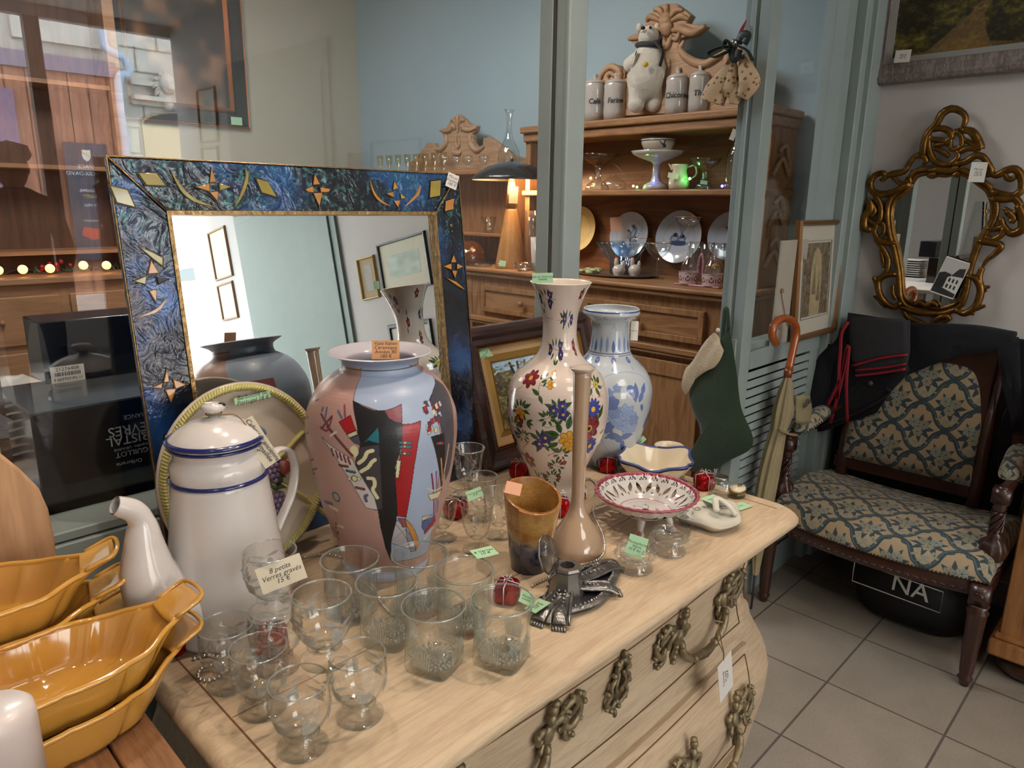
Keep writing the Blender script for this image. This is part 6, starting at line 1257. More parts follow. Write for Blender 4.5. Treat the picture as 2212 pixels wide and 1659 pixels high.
# shelf behind the pane with dark boxes, plates and a painting
t = thing('display_shelf', 'white display shelf directly behind the partition pane', 'shelf', (.35, 1.5, 0)); MB().box(-1.2, .84, -.30, .32, .965, .985).build('board', m_white, t, smooth=False)
for x in (-1.1, .7): MB().box(x, x+.05, -.2, .2, 0, .965).build('support', m_white, t, smooth=False)
m_blk = mat('glossy_black_card', '#0e0f14', .12, coat=.6); m_blk2 = mat('dark_blue_black_card', '#0f1420', .2, coat=.4); m_sil = mat('silver_print', '#a7a9ad', .4)
b1 = P(64, 897, y=1.205); zb1 = b1.z; t = thing('black_box', 'large glossy black box with upside down silver lettering behind the pane', 'box', (b1.x, 1.205, .986)); hB = zb1-.986
M = basis((0, 0, 0), (1, .02, 0), (0, 0, 1))
MB().box(0, .44, 0, .21, 0, hB).build('body', m_blk, t, bevel=.002); MB().box(-.001, .441, -.0015, .211, hB-.001, hB+.002).build('lid_edge', mat('worn_black_edge', '#3a4148', .3, coat=.5), t, smooth=False)
def bt(s, px, py, size): p = P(px, py, y=1.205); text(s, size, m_sil, t, basis((p.x-b1.x, -.0012, p.z-.986), (-1, 0, 0), (0, 0, -1)), ext=.0001)
bt('FRANCE', 293, 897, .010); bt('SÈVRES', 283, 925, .022); bt('CRISTAL', 287, 945, .021); bt('de', 278, 937, .008); bt('Jacqueline · LIBOURNE', 284, 965, .0055); bt('GUILLOT', 285, 976, .012); bt('Orfèvrerie', 279, 998, .009)
b2 = P(100, 831, z=zb1+.002); tp2 = P(100, 695, y=b2.y); t = thing('black_box', 'smaller black box with a barcode sticker standing on the larger black box', 'box', (b2.x, b2.y, zb1+.0025)); h2 = tp2.z-zb1-.003
if b2.y > 1.42: pass
MB().box(0, .36, 0, .10, 0, h2).build('body', m_blk2, t, bevel=.002)
L_ = lambda px, py: (P(px, py, y=b2.y).x-b2.x, P(px, py, y=b2.y).z-zb1-.0025)
bx0, bz0 = L_(112, 830); bx1, bz1 = L_(180, 785); st = MB().box(bx0, bx1, -.0012, 0, bz0, bz1).build('barcode_sticker', m_tagw, t, smooth=False)
q = MB(); rr = random.Random(3); x = bx0+.006
while x < bx1-.008: w = rr.choice((.0006, .001, .0016)); q.box(x, x+w, -.0016, -.001, bz0+.012, bz1-.010); x += w+rr.choice((.0008, .0013))
q.build('bars', INK, st, smooth=False); MM = lambda x, z: basis((x, -.0018, z), (1, 0, 0), (0, 0, 1)); text('21276408', .009, INK, st, MM((bx0+bx1)/2, bz1-.005)); text('3 603757 PV 11', .007, INK, st, MM((bx0+bx1)/2, bz0+.006))
t0 = None; pp_ = P(57, 836, z=.986)
for k in range(8):
    nm = 'square_plate'
    if t0 is None: t0 = thing(nm, 'lowest white square plate of the stack left of the black boxes', 'plate', (.245, 1.62, .986), .1, group='stack of white wavy square plates'); MB().grid(lambda u, v: ((u-.5)*.17, (v-.5)*.17, .002+.012*max(abs(u-.5), abs(v-.5))**2*4+.0015*math.sin(u*25)), 26, 26).build('body', mat('white_china', '#cfc9c0', .2, coat=.4), t0, solid=.004)
    else: dup(t0, (.245+.002*(k % 2), 1.62, .986+.0155*k), .1+.03*(k % 3), 'white square plate, %s from the bottom in the stack beside the black boxes' % ('second third fourth fifth sixth seventh topmost'.split()[k-1]))
t = thing('framed_print', 'pale green print in a brown frame at the far left behind the pane', 'picture', (P(30, 1000, y=1.26).x-.20, 1.26, .986)); t.rotation_euler = (0, 0, 0)
MB().box(0, .20, 0, .015, 0, .30).build('frame', m_mah, t, smooth=False); MB().box(.0, .186, -.002, 0, .012, .288).build('print', mat('pale_green_print', '#a3a888', .6, var=.1), t, smooth=False)
t = thing('clear_film_bag', 'crumpled clear film wrap glinting beside the stack of plates', 'wrapping', (.26, 1.42, .986)); t.location = (.06, 1.42, .986); b = MB(); rg = np.random.RandomState(5); NN = rg.rand(14, 14)
b.grid(lambda u, v: (.02+.15*u+.02*NN[int(u*13), int(v*13)], -.02+.03*math.sin(u*9+v*7)+.03*NN[int(v*13), int(u*13)], .03+.26*v+.02*NN[int(u*13), int(13-v*13)]), 14, 14); b.build('film', glassmat('clear_film', (.99, .99, .99), (.8, .8, .8), 2.0, bump=.9, bscale=40), t, smooth=False)
# low pine cabinet at the far wall, with string lights
m_pine = wood('knotty_pine', '#83583a', '#a97a54', 'X', 2.2, .5, knots=2.2, ring=6); m_pine_y = wood('knotty_pine_side', '#83583a', '#a97a54', 'Y', 2.2, .5, knots=2.2, ring=6)
t = thing('pine_cabinet', 'low knotty pine cabinet with drawers against the far cream wall', 'cabinet', (.85, 4.5, 0))
MB().box(-1.0, .86, 0, .42, 0, 1.02).build('body', m_pine, t, smooth=False); MB().box(-1.03, .89, -.03, .43, 1.02, 1.055).build('top', m_pine, t, bevel=.006); MB().box(-1.0, .70, .40, .42, 1.055, 2.7).build('back_board', wood('dark_pine_back', '#4b2d1c', '#6b4329', 'Z', 2.2, .6), t, smooth=False); MB().box(.64, .70, .14, .40, 1.055, 2.7).build('side_panel', m_pine, t, bevel=.004)
for z_ in (1.16, 1.62, 2.06): MB().box(-1.0, .64, .16, .40, z_, z_+.022).build('shelf', m_pine, t, smooth=False)
for k in range(3):
    for j in range(3):
        d = MB().box(-.96+k*.61, -.40+k*.61, -.018, 0, .10+j*.30, .36+j*.30).build('drawer', m_pine, t, bevel=.006); MB().ball((-.68+k*.61, -.03, .23+j*.30), .016).build('knob', m_pine, d)
m_bulb = mat('lit_bulb', '#ffd9a0', .3, emit='#ffb860', estr=3.5)
t = thing('string_lights', 'string of small warm round bulbs along the pine cabinet top', 'string lights', (.9, 4.58, 1.056)); q = []
for k, (px, py) in enumerate(((-4, 584), (49, 582), (108, 580), (180, 573), (230, 573))):
    p = P(px, py, y=4.58); l = (p.x-.9, 0, max(p.z-1.056, .026)); q.append(l); MB().ball(l, .024, 14, 9).build('bulb', m_bulb, t)
MB().tube(bez([(a, .0, .01+.03*(i % 2)) for i, (a, _, _) in enumerate(q)], 30), .002, 5).build('wire', INK, t)
t = thing('greenery_sprig', 'green sprig with red berries among the string lights', 'decoration', (P(200, 585, y=4.65).x, 4.66, 1.056)); b = MB(); rg = random.Random(2)
for k in range(60): x = rg.uniform(-.3, .25); a = rg.uniform(-1, 1); b.prism([(-.003, 0), (.003, 0), (.001, .04)], 0, .001, basis((x, 0, .01), (math.cos(a), .3, math.sin(a)), (-math.sin(a), rg.uniform(-.4, .4), math.cos(a))))
b.build('needles', mat('fir_green', '#3d5a3a', .7), t, smooth=False)['kind'] = 'stuff'; b = MB()
for k in range(12): b.ball((rg.uniform(-.25, -.1), rg.uniform(-.02, .02), rg.uniform(.02, .07)), .013, 8, 6)
b.build('berries', mat('berry_red', '#8e1420', .3), t)['kind'] = 'stuff'
t = thing('framed_painting', 'large dark painting with black and gold frame high on the cream wall', 'painting', (1.58, 4.945, 1.94)); t.matrix_world = basis((1.58, 4.945, 1.94), (1, 0, 0), (0, 0, 1))
frame(t, .86, 1.0, .1, mat('black_lacquer', '#17130f', .25, coat=.4), [(.012, .03), (.02, .04), (.09, .03), (.095, .02)]); frame(t, .86, 1.0, .02, mat('copper_gilt', '#9a5a28', .3, metal=.7), [(0, .02), (.006, .032), (.012, .03)], name='outer_fillet'); frame(t, .86, 1.0, .12, MATS['copper_gilt'], [(.095, .02), (.105, .03), (.125, .012)], name='inner_fillet')
cv = Canvas(90, 80, '#2a1f18', 1, 1); n = cv.noise(0, 9); cv.a[:] = ramp(n, [(0, '#15100c'), (.5, '#3d2a1c'), (.8, '#7a5334'), (1, '#8a6a4a')]); painted('canvas', cv, flatfn((.12, .12, .008), (.62, 0, 0), (0, .76, 0)), MATS['oil_paint'], t)
px_card('green card on the lower right corner of the large dark painting', (499, 269), (523, 271), (499, 252), Vector((2.4, 4.90, 2.0)), m_tagg, '', .01, (0, -1, 0))
px_card('white card reading Miroir d’artiste 180 € on the top right corner of the blue mirror', (962, 401), (985, 411), (969, 371), Vector((.955, 1.065, 1.50)), m_tagw, 'Miroir\nd’artiste\n180 €', .008, (-.2, -1, .1))
# pictures on the white wall, seen in the looking glass
def wall_pic(label, y0, y1, z0, z1, fm, fw_, mount, art):
    t = thing('framed_print', label, 'picture', (XR, y1, z0)); t.matrix_world = basis((XR-.002, y1, z0), (0, -1, 0), (0, 0, 1)); w, h = y1-y0, z1-z0
    frame(t, w, h, fw_, fm, [(0, .008), (.004, .02), (fw_*.8, .018), (fw_, .008)]); MB().box(fw_*.9, w-fw_*.9, fw_*.9, h-fw_*.9, .001, .004).build('mount', mount, t, smooth=False)
    cv = Canvas(60, 60, art, 1, 1); n = cv.noise(0, 6); cv.a *= (.75+.5*n)[..., None]; m_ = .28*min(w, h); painted('print', cv, flatfn((m_, m_, .005), (w-2*m_, 0, 0), (0, h-2*m_, 0)), paintmat('print_paper', .5, .1), t)
m_pbl = mat('black_frame', '#1c1a1d', .3); m_poak = mat('oak_frame', '#8a6238', .4); m_pmt = mat('mount_cream', '#cfc8b4', .7)
wall_pic('black-framed landscape print on the white wall, reflected in the mirror', -2.18, -1.62, 1.52, 1.88, m_pbl, .018, m_pmt, '#8f9c8a'); wall_pic('narrow gilt-framed figure print on the white wall, reflected in the mirror', -2.46, -2.24, 1.51, 1.82, mat('gold_frame', '#a98a45', .3, metal=.6), .012, mat('mount_tan', '#a58c68', .7), '#6a5440')
wall_pic('upper oak-framed watercolour beyond the cupboard, reflected in the mirror', -4.98, -4.58, 2.0, 2.48, m_poak, .02, m_pmt, '#a9b4ae'); wall_pic('lower oak-framed print beyond the cupboard, reflected in the mirror', -4.98, -4.62, 1.6, 1.96, m_poak, .02, m_pmt, '#b0ad98')
wall_pic('dark-framed print low on the white wall, reflected behind the big vase', -2.2, -1.7, .98, 1.30, m_pbl, .03, m_pmt, '#6f6a58')
# ------------------------------------------------------------------ the back room: two pine dressers
XC, ZCT = 2.85, 1.107
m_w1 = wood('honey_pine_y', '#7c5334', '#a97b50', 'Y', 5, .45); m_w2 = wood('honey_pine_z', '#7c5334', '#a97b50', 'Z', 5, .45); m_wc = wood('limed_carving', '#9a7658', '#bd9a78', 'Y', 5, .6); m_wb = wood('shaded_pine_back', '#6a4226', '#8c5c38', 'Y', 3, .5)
D1 = thing('dresser', 'tall pine dresser with carved crest, open shelves of china and panelled base', 'dresser', (XC, 2.3, 0)); oy = 2.3
def dbox(b, x0, x1, y0, y1, z0, z1): return b.box(x0-XC, x1-XC, y0-oy, y1-oy, z0, z1)
dbox(MB(), XC+.02, 3.33, 1.46, 3.14, .06, 1.08).build('base', m_w2, D1, smooth=False)
dbox(dbox(MB(), XC-.03, 3.33, 1.42, 3.19, 1.085, ZCT), XC-.015, 3.33, 1.43, 3.175, 1.06, 1.085).build('counter', m_w1, D1, bevel=.008, seg=3)
def panel(y0, y1, z0, z1, nm, knob=None):
    b = MB(); dbox(b, XC+.004, XC+.02, y0, y1, z0, z1); o = b.build(nm, m_w1 if nm == 'drawer' else m_w2, D1, bevel=.003)
    q = MB(); w = .028 if nm == 'drawer' else .07
    dbox(q, XC-.006, XC+.004, y0, y1, z1-w, z1); dbox(q, XC-.006, XC+.004, y0, y1, z0, z0+w); dbox(q, XC-.006, XC+.004, y0, y0+w, z0+w, z1-w); dbox(q, XC-.006, XC+.004, y1-w, y1, z0+w, z1-w); q.build('moulding', m_w2, o, bevel=.002)
    if knob: MB().ball((XC-.028-XC, (y0+y1)/2-oy, (z0+z1)/2), (.018, .018, .018)).build('knob', m_w2, o)
for y0, y1 in ((1.60, 2.28), (2.36, 3.04)):
    panel(y0, y1, .86, 1.01, 'drawer', 1); panel(y0, y1, .14, .76, 'door')
q = MB(); dbox(q, XC-.012, XC+.02, 1.45, 3.15, .785, .80); dbox(q, XC-.018, XC+.02, 1.45, 3.15, .80, .83); q.build('rail_moulding', m_w1, D1, bevel=.006)
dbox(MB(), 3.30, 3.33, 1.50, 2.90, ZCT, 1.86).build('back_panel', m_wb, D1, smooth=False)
for y in (1.47, 2.88): dbox(MB(), 3.07, 3.33, y, y+.035, ZCT, 1.86).build('side_panel', m_w2, D1, bevel=.003)
for k, z in enumerate((1.2, 1.38, 1.6)):
    c = MB(); c.tube(bez([(3.10-XC, 1.464-oy, z), (3.17-XC, 1.458-oy, z+.07), (3.26-XC, 1.464-oy, z), (3.2-XC, 1.46-oy, z+.12), (3.14-XC, 1.464-oy, z+.1)], 24), .010, 7); c.build('side_carving', m_wc, D1)
dbox(MB(), 3.045, 3.33, 1.46, 2.92, 1.512, 1.54).build('shelf', m_w1, D1, bevel=.006)
q = MB(); dbox(q, 3.03, 3.33, 1.45, 2.93, 1.845, 1.88); dbox(q, 3.05, 3.33, 1.46, 2.92, 1.80, 1.845); q.build('cornice', m_w1, D1, bevel=.008, seg=3)
def crest(root, xp, org, pts, z0, th_, m, S=None, extra=()):
    pl = [P(x, y, x=xp) for x, y in pts]; M = basis((0, 0, 0), (0, -1, 0), (0, 0, 1))
    b = MB(); b.prism([(-(p.y-org[1]), max(p.z, z0)) for p in pl], 0, th_, Matrix.Translation((xp-org[0]+th_, 0, 0)) @ M @ Matrix.Identity(4)); o = b.build('crest', m, root, bevel=.004)
    c = MB()
    for kind, ps, r in extra:
        L = [P(x, y, x=xp-.004)-Vector(org) for x, y in ps]
        if kind == 't': L = bez(L, 26); c.tube(L, [r*(.45+.75*math.sin(PI*(i+1)/(len(L)+1))) for i in range(len(L))], 8)
        else:
            for p in L: c.ball(p, (r*.7, r, r*1.15))
    if c.v: c.build('crest_carving', m, o)
O1 = (XC, oy, 0)
crest(D1, 3.14, O1, [(1612, 236), (1612, 140), (1600, 112), (1570, 100), (1545, 122), (1520, 140), (1480, 130), (1464, 102), (1470, 82), (1500, 76), (1524, 56), (1482, 50), (1492, 32), (1460, 8), (1425, 10), (1392, 42), (1396, 70), (1356, 84), (1384, 108), (1376, 148), (1348, 172), (1350, 155), (1335, 140), (1310, 148), (1295, 178), (1288, 228), (1270, 255)], 1.87, .05, m_wc, extra=[
    ('t', [(1330, 165), (1318, 158), (1310, 168), (1318, 182), (1336, 176), (1338, 154), (1318, 144), (1298, 165), (1292, 200)], .016), ('t', [(1580, 130), (1592, 125), (1598, 138), (1588, 148), (1572, 140), (1574, 118), (1596, 108), (1612, 130)], .016), ('t', [(1478, 88), (1470, 108), (1488, 128), (1520, 138), (1552, 122), (1580, 105)], .016),
    ('t', [(1358, 84), (1390, 76), (1410, 62), (1430, 66)], .018), ('t', [(1524, 56), (1496, 70), (1470, 62), (1452, 66)], .018), ('b', [(1438, 45), (1440, 60)], .035), ('t', [(1436, 40), (1425, 22), (1412, 20)], .012), ('t', [(1440, 38), (1440, 18), (1442, 8)], .012), ('t', [(1445, 40), (1460, 22), (1475, 22)], .012), ('t', [(1448, 46), (1470, 36), (1488, 42)], .012), ('t', [(1430, 46), (1405, 36), (1396, 46)], .012), ('t', [(1430, 75), (1440, 100), (1452, 75)], .014), ('t', [(1470, 60), (1462, 84), (1448, 80)], .01)])
# second dresser further back
O2 = (2.95, 3.85, 0); D2 = thing('dresser', 'farther pine dresser with a shell-carved crest and row of glasses on top', 'dresser', O2)
MB().box(0, .38, -.62, 1.0, 0, 1.05).build('base', m_w2, D2, smooth=False); MB().box(-.03, .38, -.64, 1.02, 1.05, 1.08).build('counter', m_w1, D2, bevel=.006)
for k in range(2): MB().box(-.015, 0, -.56+k*.78, .14+k*.78, .15, .95).build('door', m_w2, D2, bevel=.01)
MB().box(.35, .38, -.80, 1.0, 1.11, 1.64).build('back_panel', m_w2, D2, smooth=False)
for y in (-.83, .98): MB().box(.12, .38, y, y+.03, 1.11, 1.64).build('side_panel', m_w2, D2, smooth=False)
MB().box(.1, .38, -.83, 1.01, 1.272, 1.292).build('shelf', m_w1, D2, bevel=.004); MB().box(.09, .38, -.86, 1.03, 1.635, 1.665).build('top', m_w1, D2, bevel=.006)
z8 = lambda L: [(800+x/4.88, 220+y/4.88) for x, y in L]
crest(D2, 3.22, O2, z8([(1700, 760), (1690, 700), (1670, 640), (1620, 595), (1500, 560), (1340, 430), (1250, 370), (1190, 382), (1185, 465), (1130, 500), (1085, 440), (1070, 335), (1100, 312), (1118, 250), (1040, 240), (990, 180), (920, 130), (850, 180), (800, 270), (733, 290), (760, 352), (795, 420), (770, 480), (700, 490), (665, 430), (600, 430), (520, 540), (410, 650), (400, 760)]), 1.66, .04, m_wc, extra=[
    ('t', z8([(735, 300), (800, 310), (850, 290), (870, 250), (890, 270), (880, 300)]), .014), ('t', z8([(1115, 270), (1050, 295), (990, 285), (970, 250), (950, 275), (965, 300)]), .014), ('t', z8([(920, 320), (920, 200), (920, 140)]), .012), ('t', z8([(920, 260), (880, 190), (855, 200)]), .012), ('t', z8([(920, 260), (960, 190), (990, 200)]), .012),
    ('t', z8([(800, 340), (800, 430), (740, 500), (690, 500)]), .016), ('t', z8([(1050, 340), (1060, 440), (1120, 510), (1200, 470)]), .016), ('t', z8([(910, 350), (905, 440), (920, 480), (940, 440), (925, 360)]), .008), ('t', z8([(880, 470), (880, 530), (930, 545), (960, 520)]), .014)])
# helper for wares: lathe profile taken along the axis
def ware(name, label, cat, bpx, m, rows, t=.003, z=None, x=None, group=None, n=40, wob=None, solid_=False, base=None):
    b0 = base if base is not None else (P(*bpx, z=z) if z is not None else P(*bpx, x=x)); th_ = thing(name, label, cat, b0, group=group)
    pr = prof_px(b0, rows); pr[0] = (pr[0][0], 0); pr = [(0, 0)]+pr; full = pr if solid_ else pr+[(max(r-t, 0), max(zz, t)) for r, zz in pr[::-1][:-1]]+[(0, t)]
    b = MB(); b.lathe(full, n, cap0=False, cap1=False, wob=wob); b.build('body', m, th_); return th_, b0, pr
m_can = mat('marbled_white_china', '#bdb6b0', .15, coat=.6, var=.10, vscale=12); m_cream2 = mat('creamware', '#c9bda6', .2, coat=.4); ZK = 1.881
def canister(px, word, lab, hw=25, top=165, bot=245):
    b0 = P(px, bot, x=3.13); b0.z = ZK; th_, b0, pr = ware('canister', lab, 'canister', None, m_can, [(bot, hw*.95), (bot-4, hw), (bot-22, hw*.98), (bot-25, hw*1.03), (bot-50, hw*.98), (bot-58, hw*1.02), (bot-64, hw*.96)], base=b0, solid_=True, group='lidded china canisters on top of the dresser')
    z0 = pr[-1][1]; r = pr[-1][0]; l = MB(); l.lathe([(r*1.03, z0), (r*1.04, z0+.003), (r*.8, z0+.016), (r*.3, z0+.024), (r*.16, z0+.028), (r*.22, z0+.036), (r*.26, z0+.042), (r*.18, z0+.05), (0, z0+.052)], 36); l.build('lid', m_can, th_)
    a = math.atan2(-b0.y, -b0.x); c = Vector((math.cos(a), math.sin(a), 0))*(r*1.085); tw = text(word, .034, INK, th_, basis((c.x, c.y, z0*.52), (-c.y*-1, c.x*-1, 0) if False else (-math.sin(a), math.cos(a), 0), (0, 0, 1)), ext=.0005, shear=.15, bold=.0004, name='word')
    for v in tw.data.vertices: an = v.co.x/(r*1.085); v.co.x, v.co.z = (r*1.085+v.co.z)*math.sin(an), (r*1.085+v.co.z)*math.cos(an)-r*1.085
canister(1283, 'Café', 'china canister at the left edge of the doorway, lettered Café', 25, 165, 246); canister(1328, 'Farine', 'china canister lettered Farine, left of the polar bear', 25); canister(1460, 'Chicorée', 'china canister lettered Chicorée, right of the polar bear', 24, 155, 234); canister(1508, 'Thé', 'smallest china canister lettered Thé, rightmost of the row', 22, 155, 229)
# plush polar bear
pB = P(1392, 240, x=3.11); pB.z = ZK; t = thing('plush_polar_bear', 'white plush polar bear standing upright with a grey scarf on the dresser', 'soft toy', pB, 0)
m_fur = mat('white_fur', '#d6d0c4', .95, var=.05, vscale=15, bump=.6, bscale=220, sheen=.5); s_ = 1/FPX*proj(pB)[2]; rt = Vector((_r2.x, _r2.y, 0)).normalized(); fr = Vector((-_fw.x, -_fw.y, 0)).normalized()
def bp(px, py, d=0): p = PP(px, py, pB, fr); return (p-pB)+fr*d
v = [bp(1398, 195), bp(1398, 160), bp(1398, 125), bp(1403, 100), bp(1402, 80), bp(1398, 76, .03), bp(1392, 78, .055), bp(1378, 205), bp(1375, 228, .0), bp(1366, 236, .03), bp(1412, 205), bp(1412, 228, 0), bp(1402, 234, .03), bp(1378, 132, .01), bp(1360, 142, .03), bp(1346, 147, .045), bp(1418, 135, .01), bp(1424, 160, .0)]
e = [(0, 1), (1, 2), (2, 3), (3, 4), (4, 5), (5, 6), (0, 7), (7, 8), (8, 9), (0, 10), (10, 11), (11, 12), (2, 13), (13, 14), (14, 15), (2, 16), (16, 17)]
rr = [.092, .098, .074, .052, .058, .048, .028, .056, .046, .036, .056, .046, .036, .046, .040, .028, .042, .030]
me = bpy.data.meshes.new('body'); me.from_pydata([tuple(a) for a in v], e, []); me.materials.append(m_fur); o = bpy.data.objects.new('body', me); link(o, t); o.modifiers.new('skin', 'SKIN')
for i, d in enumerate(me.skin_vertices[0].data): d.radius = (rr[i], rr[i]); d.use_root = (i == 0)
q = o.modifiers.new('sub', 'SUBSURF'); q.levels = 2; q.render_levels = 2
for px in (1382, 1420): MB().ball(bp(px, 60, 0), (.02, .016, .022), 10, 7).build('ear', m_fur, t)
MB().ball(bp(1383, 69, .080), (.012, .010, .008)).build('nose', INK, t)
for px, py in ((1382, 67), (1400, 66)): MB().ball(bp(px, py, .060), .007).build('eye', INK, t)
b = MB(); b.tube([bp(1383, 72, .084), bp(1383, 77, .080), bp(1379, 78, .074)], .0016, 5).tube([bp(1383, 77, .080), bp(1387, 78, .074)], .0016, 5).build('mouth', INK, t)
m_sc = mat('grey_scarf', '#44444a', .95, bump=.4, bscale=150); b = MB(); cn = bp(1402, 99); b.tube([cn+Vector((.056*math.cos(a), .056*math.sin(a), .006*math.sin(a))) for a in np.linspace(0, 2*PI, 24)], .012, 8); b.tube(bez([bp(1412, 100, .06), bp(1424, 120, .08), bp(1418, 150, .085)], 12), [.014]*13, 8, flat=.35); b.ball(bp(1412, 99, .05), .016); b.tube(bez([bp(1416, 95, .04), bp(1424, 84, .03), bp(1424, 76, .02)], 8), .012, 7, flat=.5); b.build('scarf', m_sc, t)
MB().lathe([(0, 0), (.012, 0), (.012, .002), (0, .002)], 20, basis(bp(1387, 148, .100), rt, (0, 0, 1))).build('yellow_disc', mat('yellow_disc', '#c9a91a', .5), t)
MB().ball(bp(1430, 140, -.03), (.03, .022, .07)).build('backpack', mat('dark_green_cloth', '#34402e', .9), t)
# shelf wares (z = 1.54)
ZS = 1.541; g_sh = glassmat('shelf_glass', (.96, .97, .965), (.5, .53, .52), 2.4, bump=.7, bscale=40, wave=1)
ware('compote', 'footed pressed glass compote at the left end of the upper shelf', 'compote', None, g_sh, [(404, 26), (398, 22), (390, 8), (375, 7), (362, 8), (355, 14), (350, 26), (343, 36), (334, 48)], base=Vector((*P(1290, 404, x=3.14)[:2], ZS)), n=36, wob=lambda a, i: 1+.03*math.cos(12*a))
ware('glass_dome', 'small cut glass lidded dish on the upper shelf', 'dish', None, g_sh, [(404, 26), (396, 26), (388, 18), (382, 7), (378, 6), (374, 3)], base=Vector((*P(1325, 404, x=3.14)[:2], ZS)), solid_=True)
th_, b0, pr = ware('cake_stand', 'grey footed cake stand carrying a blue-rimmed bowl', 'cake stand', None, m_can, [(403, 28), (400, 26), (392, 12), (380, 8), (355, 8), (350, 13), (342, 36), (334, 52), (327, 57)], base=Vector((*P(1416, 403, x=3.13)[:2], ZS)))
px_card('green card stuck on the stem of the cake stand', (1411, 383), (1424, 383), (1411, 373), b0-Vector((.02, .02, 0)), m_tagg, '', .01)
zt = pr[-1][1]; bb = b0+Vector((0, 0, zt-.012)); th_, b3, p3 = ware('bowl', 'cream bowl with blue rim and windmill motif standing on the cake stand', 'bowl', None, m_cream2, [(326, 20), (322, 30), (312, 35), (300, 37)], base=bb); q = MB(); q.tube([(p3[-1][0]*math.cos(a), p3[-1][0]*math.sin(a), p3[-1][1]) for a in np.linspace(0, 2*PI, 40)], .0022, 6); q.tube([(p3[-1][0]*.995*math.cos(a), p3[-1][0]*.995*math.sin(a), p3[-1][1]-.01) for a in np.linspace(0, 2*PI, 40)], .0016, 6); q.build('blue_bands', mat('band_blue', '#2a3050', .3), th_)
a = math.atan2(-_fw.y, -_fw.x)+.15; c = Vector((math.cos(a), math.sin(a), 0))*(p3[-1][0]*.98); M = basis((c.x, c.y, p3[-1][1]*.55), (-math.sin(a), math.cos(a), 0), (0, 0, 1)); MB().prism([(-.022, .014), (-.018, .016), (0, -.002), (-.004, -.004)], 0, .0012, M).prism([(.004, .022), (.009, .02), (.002, -.002), (-.002, 0)], 0, .0012, M).prism([(-.004, -.014), (.012, -.014), (.01, .0), (0, .002)], 0, .0012, M).build('windmill', MATS['band_blue'], th_)
th_, b0, pr = ware('cream_jug', 'small white jug with a paper tag on the upper shelf', 'jug', None, m_cream2, [(402, 20), (398, 22), (388, 22), (380, 18), (370, 15), (360, 17), (355, 19)], base=Vector((*P(1466, 402, x=3.10)[:2], ZS)))
hh = MB(); z2 = pr[-1][1]; r2 = pr[-1][0]; rt3 = rt; hh.tube(bez([rt3*r2*.9+Vector((0, 0, z2*.9)), rt3*r2*1.7+Vector((0, 0, z2*.95)), rt3*r2*1.9+Vector((0, 0, z2*.6)), rt3*r2*1.05+Vector((0, 0, z2*.38))], 16), .004, 8); hh.build('handle', m_cream2, th_); MB().tube(bez([-rt3*r2*.8+Vector((0, 0, z2*.8)), -rt3*r2*1.3+Vector((0, 0, z2*1.02))], 6), [.010, .008, .006, .005, .004, .003, .002][:7], 8).build('spout', m_cream2, th_)
px_card('cream tag hanging on the small white jug', (1442, 383), (1464, 387), (1444, 372), b0-Vector((.05, .04, 0)), m_tagc, '', .01)
th_, b0, pr = ware('compote', 'smaller footed glass compote right of the white jug, lit green', 'compote', None, g_sh, [(403, 19), (399, 16), (392, 7), (372, 6), (366, 10), (356, 26), (342, 35)], base=Vector((*P(1520, 403, x=3.13)[:2], ZS)), n=36, wob=lambda a, i: 1+.03*math.cos(10*a))
px_card('green card on the foot of the smaller glass compote', (1512, 397), (1527, 399), (1514, 389), b0-Vector((.03, .03, 0)), m_tagg, '', .01)
th_, b0, pr = ware('decanter', 'tall clear glass bottle with stopper at the right end of the shelf', 'bottle', None, g_sh, [(404, 18), (400, 19), (335, 19), (320, 14), (308, 6), (296, 6), (288, 7)], base=Vector((*P(1584, 402, x=3.10)[:2], ZS))); MB().ball((0, 0, pr[-1][1]+.014), (.012, .012, .018)).build('stopper', g_sh, th_)
px_card('white tag on the neck of the glass bottle', (1578, 302), (1588, 306), (1580, 276), b0-Vector((.04, .04, -.2)), m_tagw, '', .01)
for px, c, lab in ((1376, '#3bff52', 'green'), (1412, '#4a4aff', 'blue'), (1490, '#3bff52', 'bright green'), (1560, '#5a4aff', 'violet'), (1368, '#ff5a3a', 'red'), (1276, '#ffc83a', 'amber')):
    m_l = mat('led_'+lab.replace(' ', '_'), c, .3, emit=c, estr=30)
t = thing('fairy_lights', 'thin wire of coloured fairy lights lying along the upper dresser shelf', 'string lights', (3.09, 2.2, ZS)); o_ = Vector((3.09, 2.2, ZS)); W1 = []
for px, py, lab in ((1276, 385, 'amber'), (1368, 402, 'red'), (1376, 404, 'green'), (1412, 390, 'blue'), (1490, 386, 'bright green'), (1560, 402, 'violet'), (1588, 400, 'green')):
    p = P(px, py, x=3.08)-o_; p.z = max(p.z, .006); W1.append(p); MB().ball(p, .006, 8, 6).build('led', MATS['led_'+lab.replace(' ', '_')], t)
MB().tube(bez([W1[0], (W1[0]+W1[1])/2+Vector((0, 0, .09)), W1[1], W1[2], (W1[2]+W1[3])/2+Vector((0, 0, .05)), W1[3], (W1[3]+W1[4])/2+Vector((0, 0, .0)), W1[4], (W1[4]+W1[5])/2+Vector((0, 0, .06)), W1[5], W1[6]], 90), .0009, 4).build('wire', mat('copper_wire', '#8a5a30', .3, metal=1), t)
for px, py, c in ((1376, 398, (.25, 1, .3)), (1490, 380, (.25, 1, .3))): l = bpy.data.lights.new('led_glow', 'POINT'); l.energy = .07; l.color = c; l.shadow_soft_size = .01; lo = bpy.data.objects.new('led_glow', l); COL.objects.link(lo); lo.location = P(px, py, x=3.06)
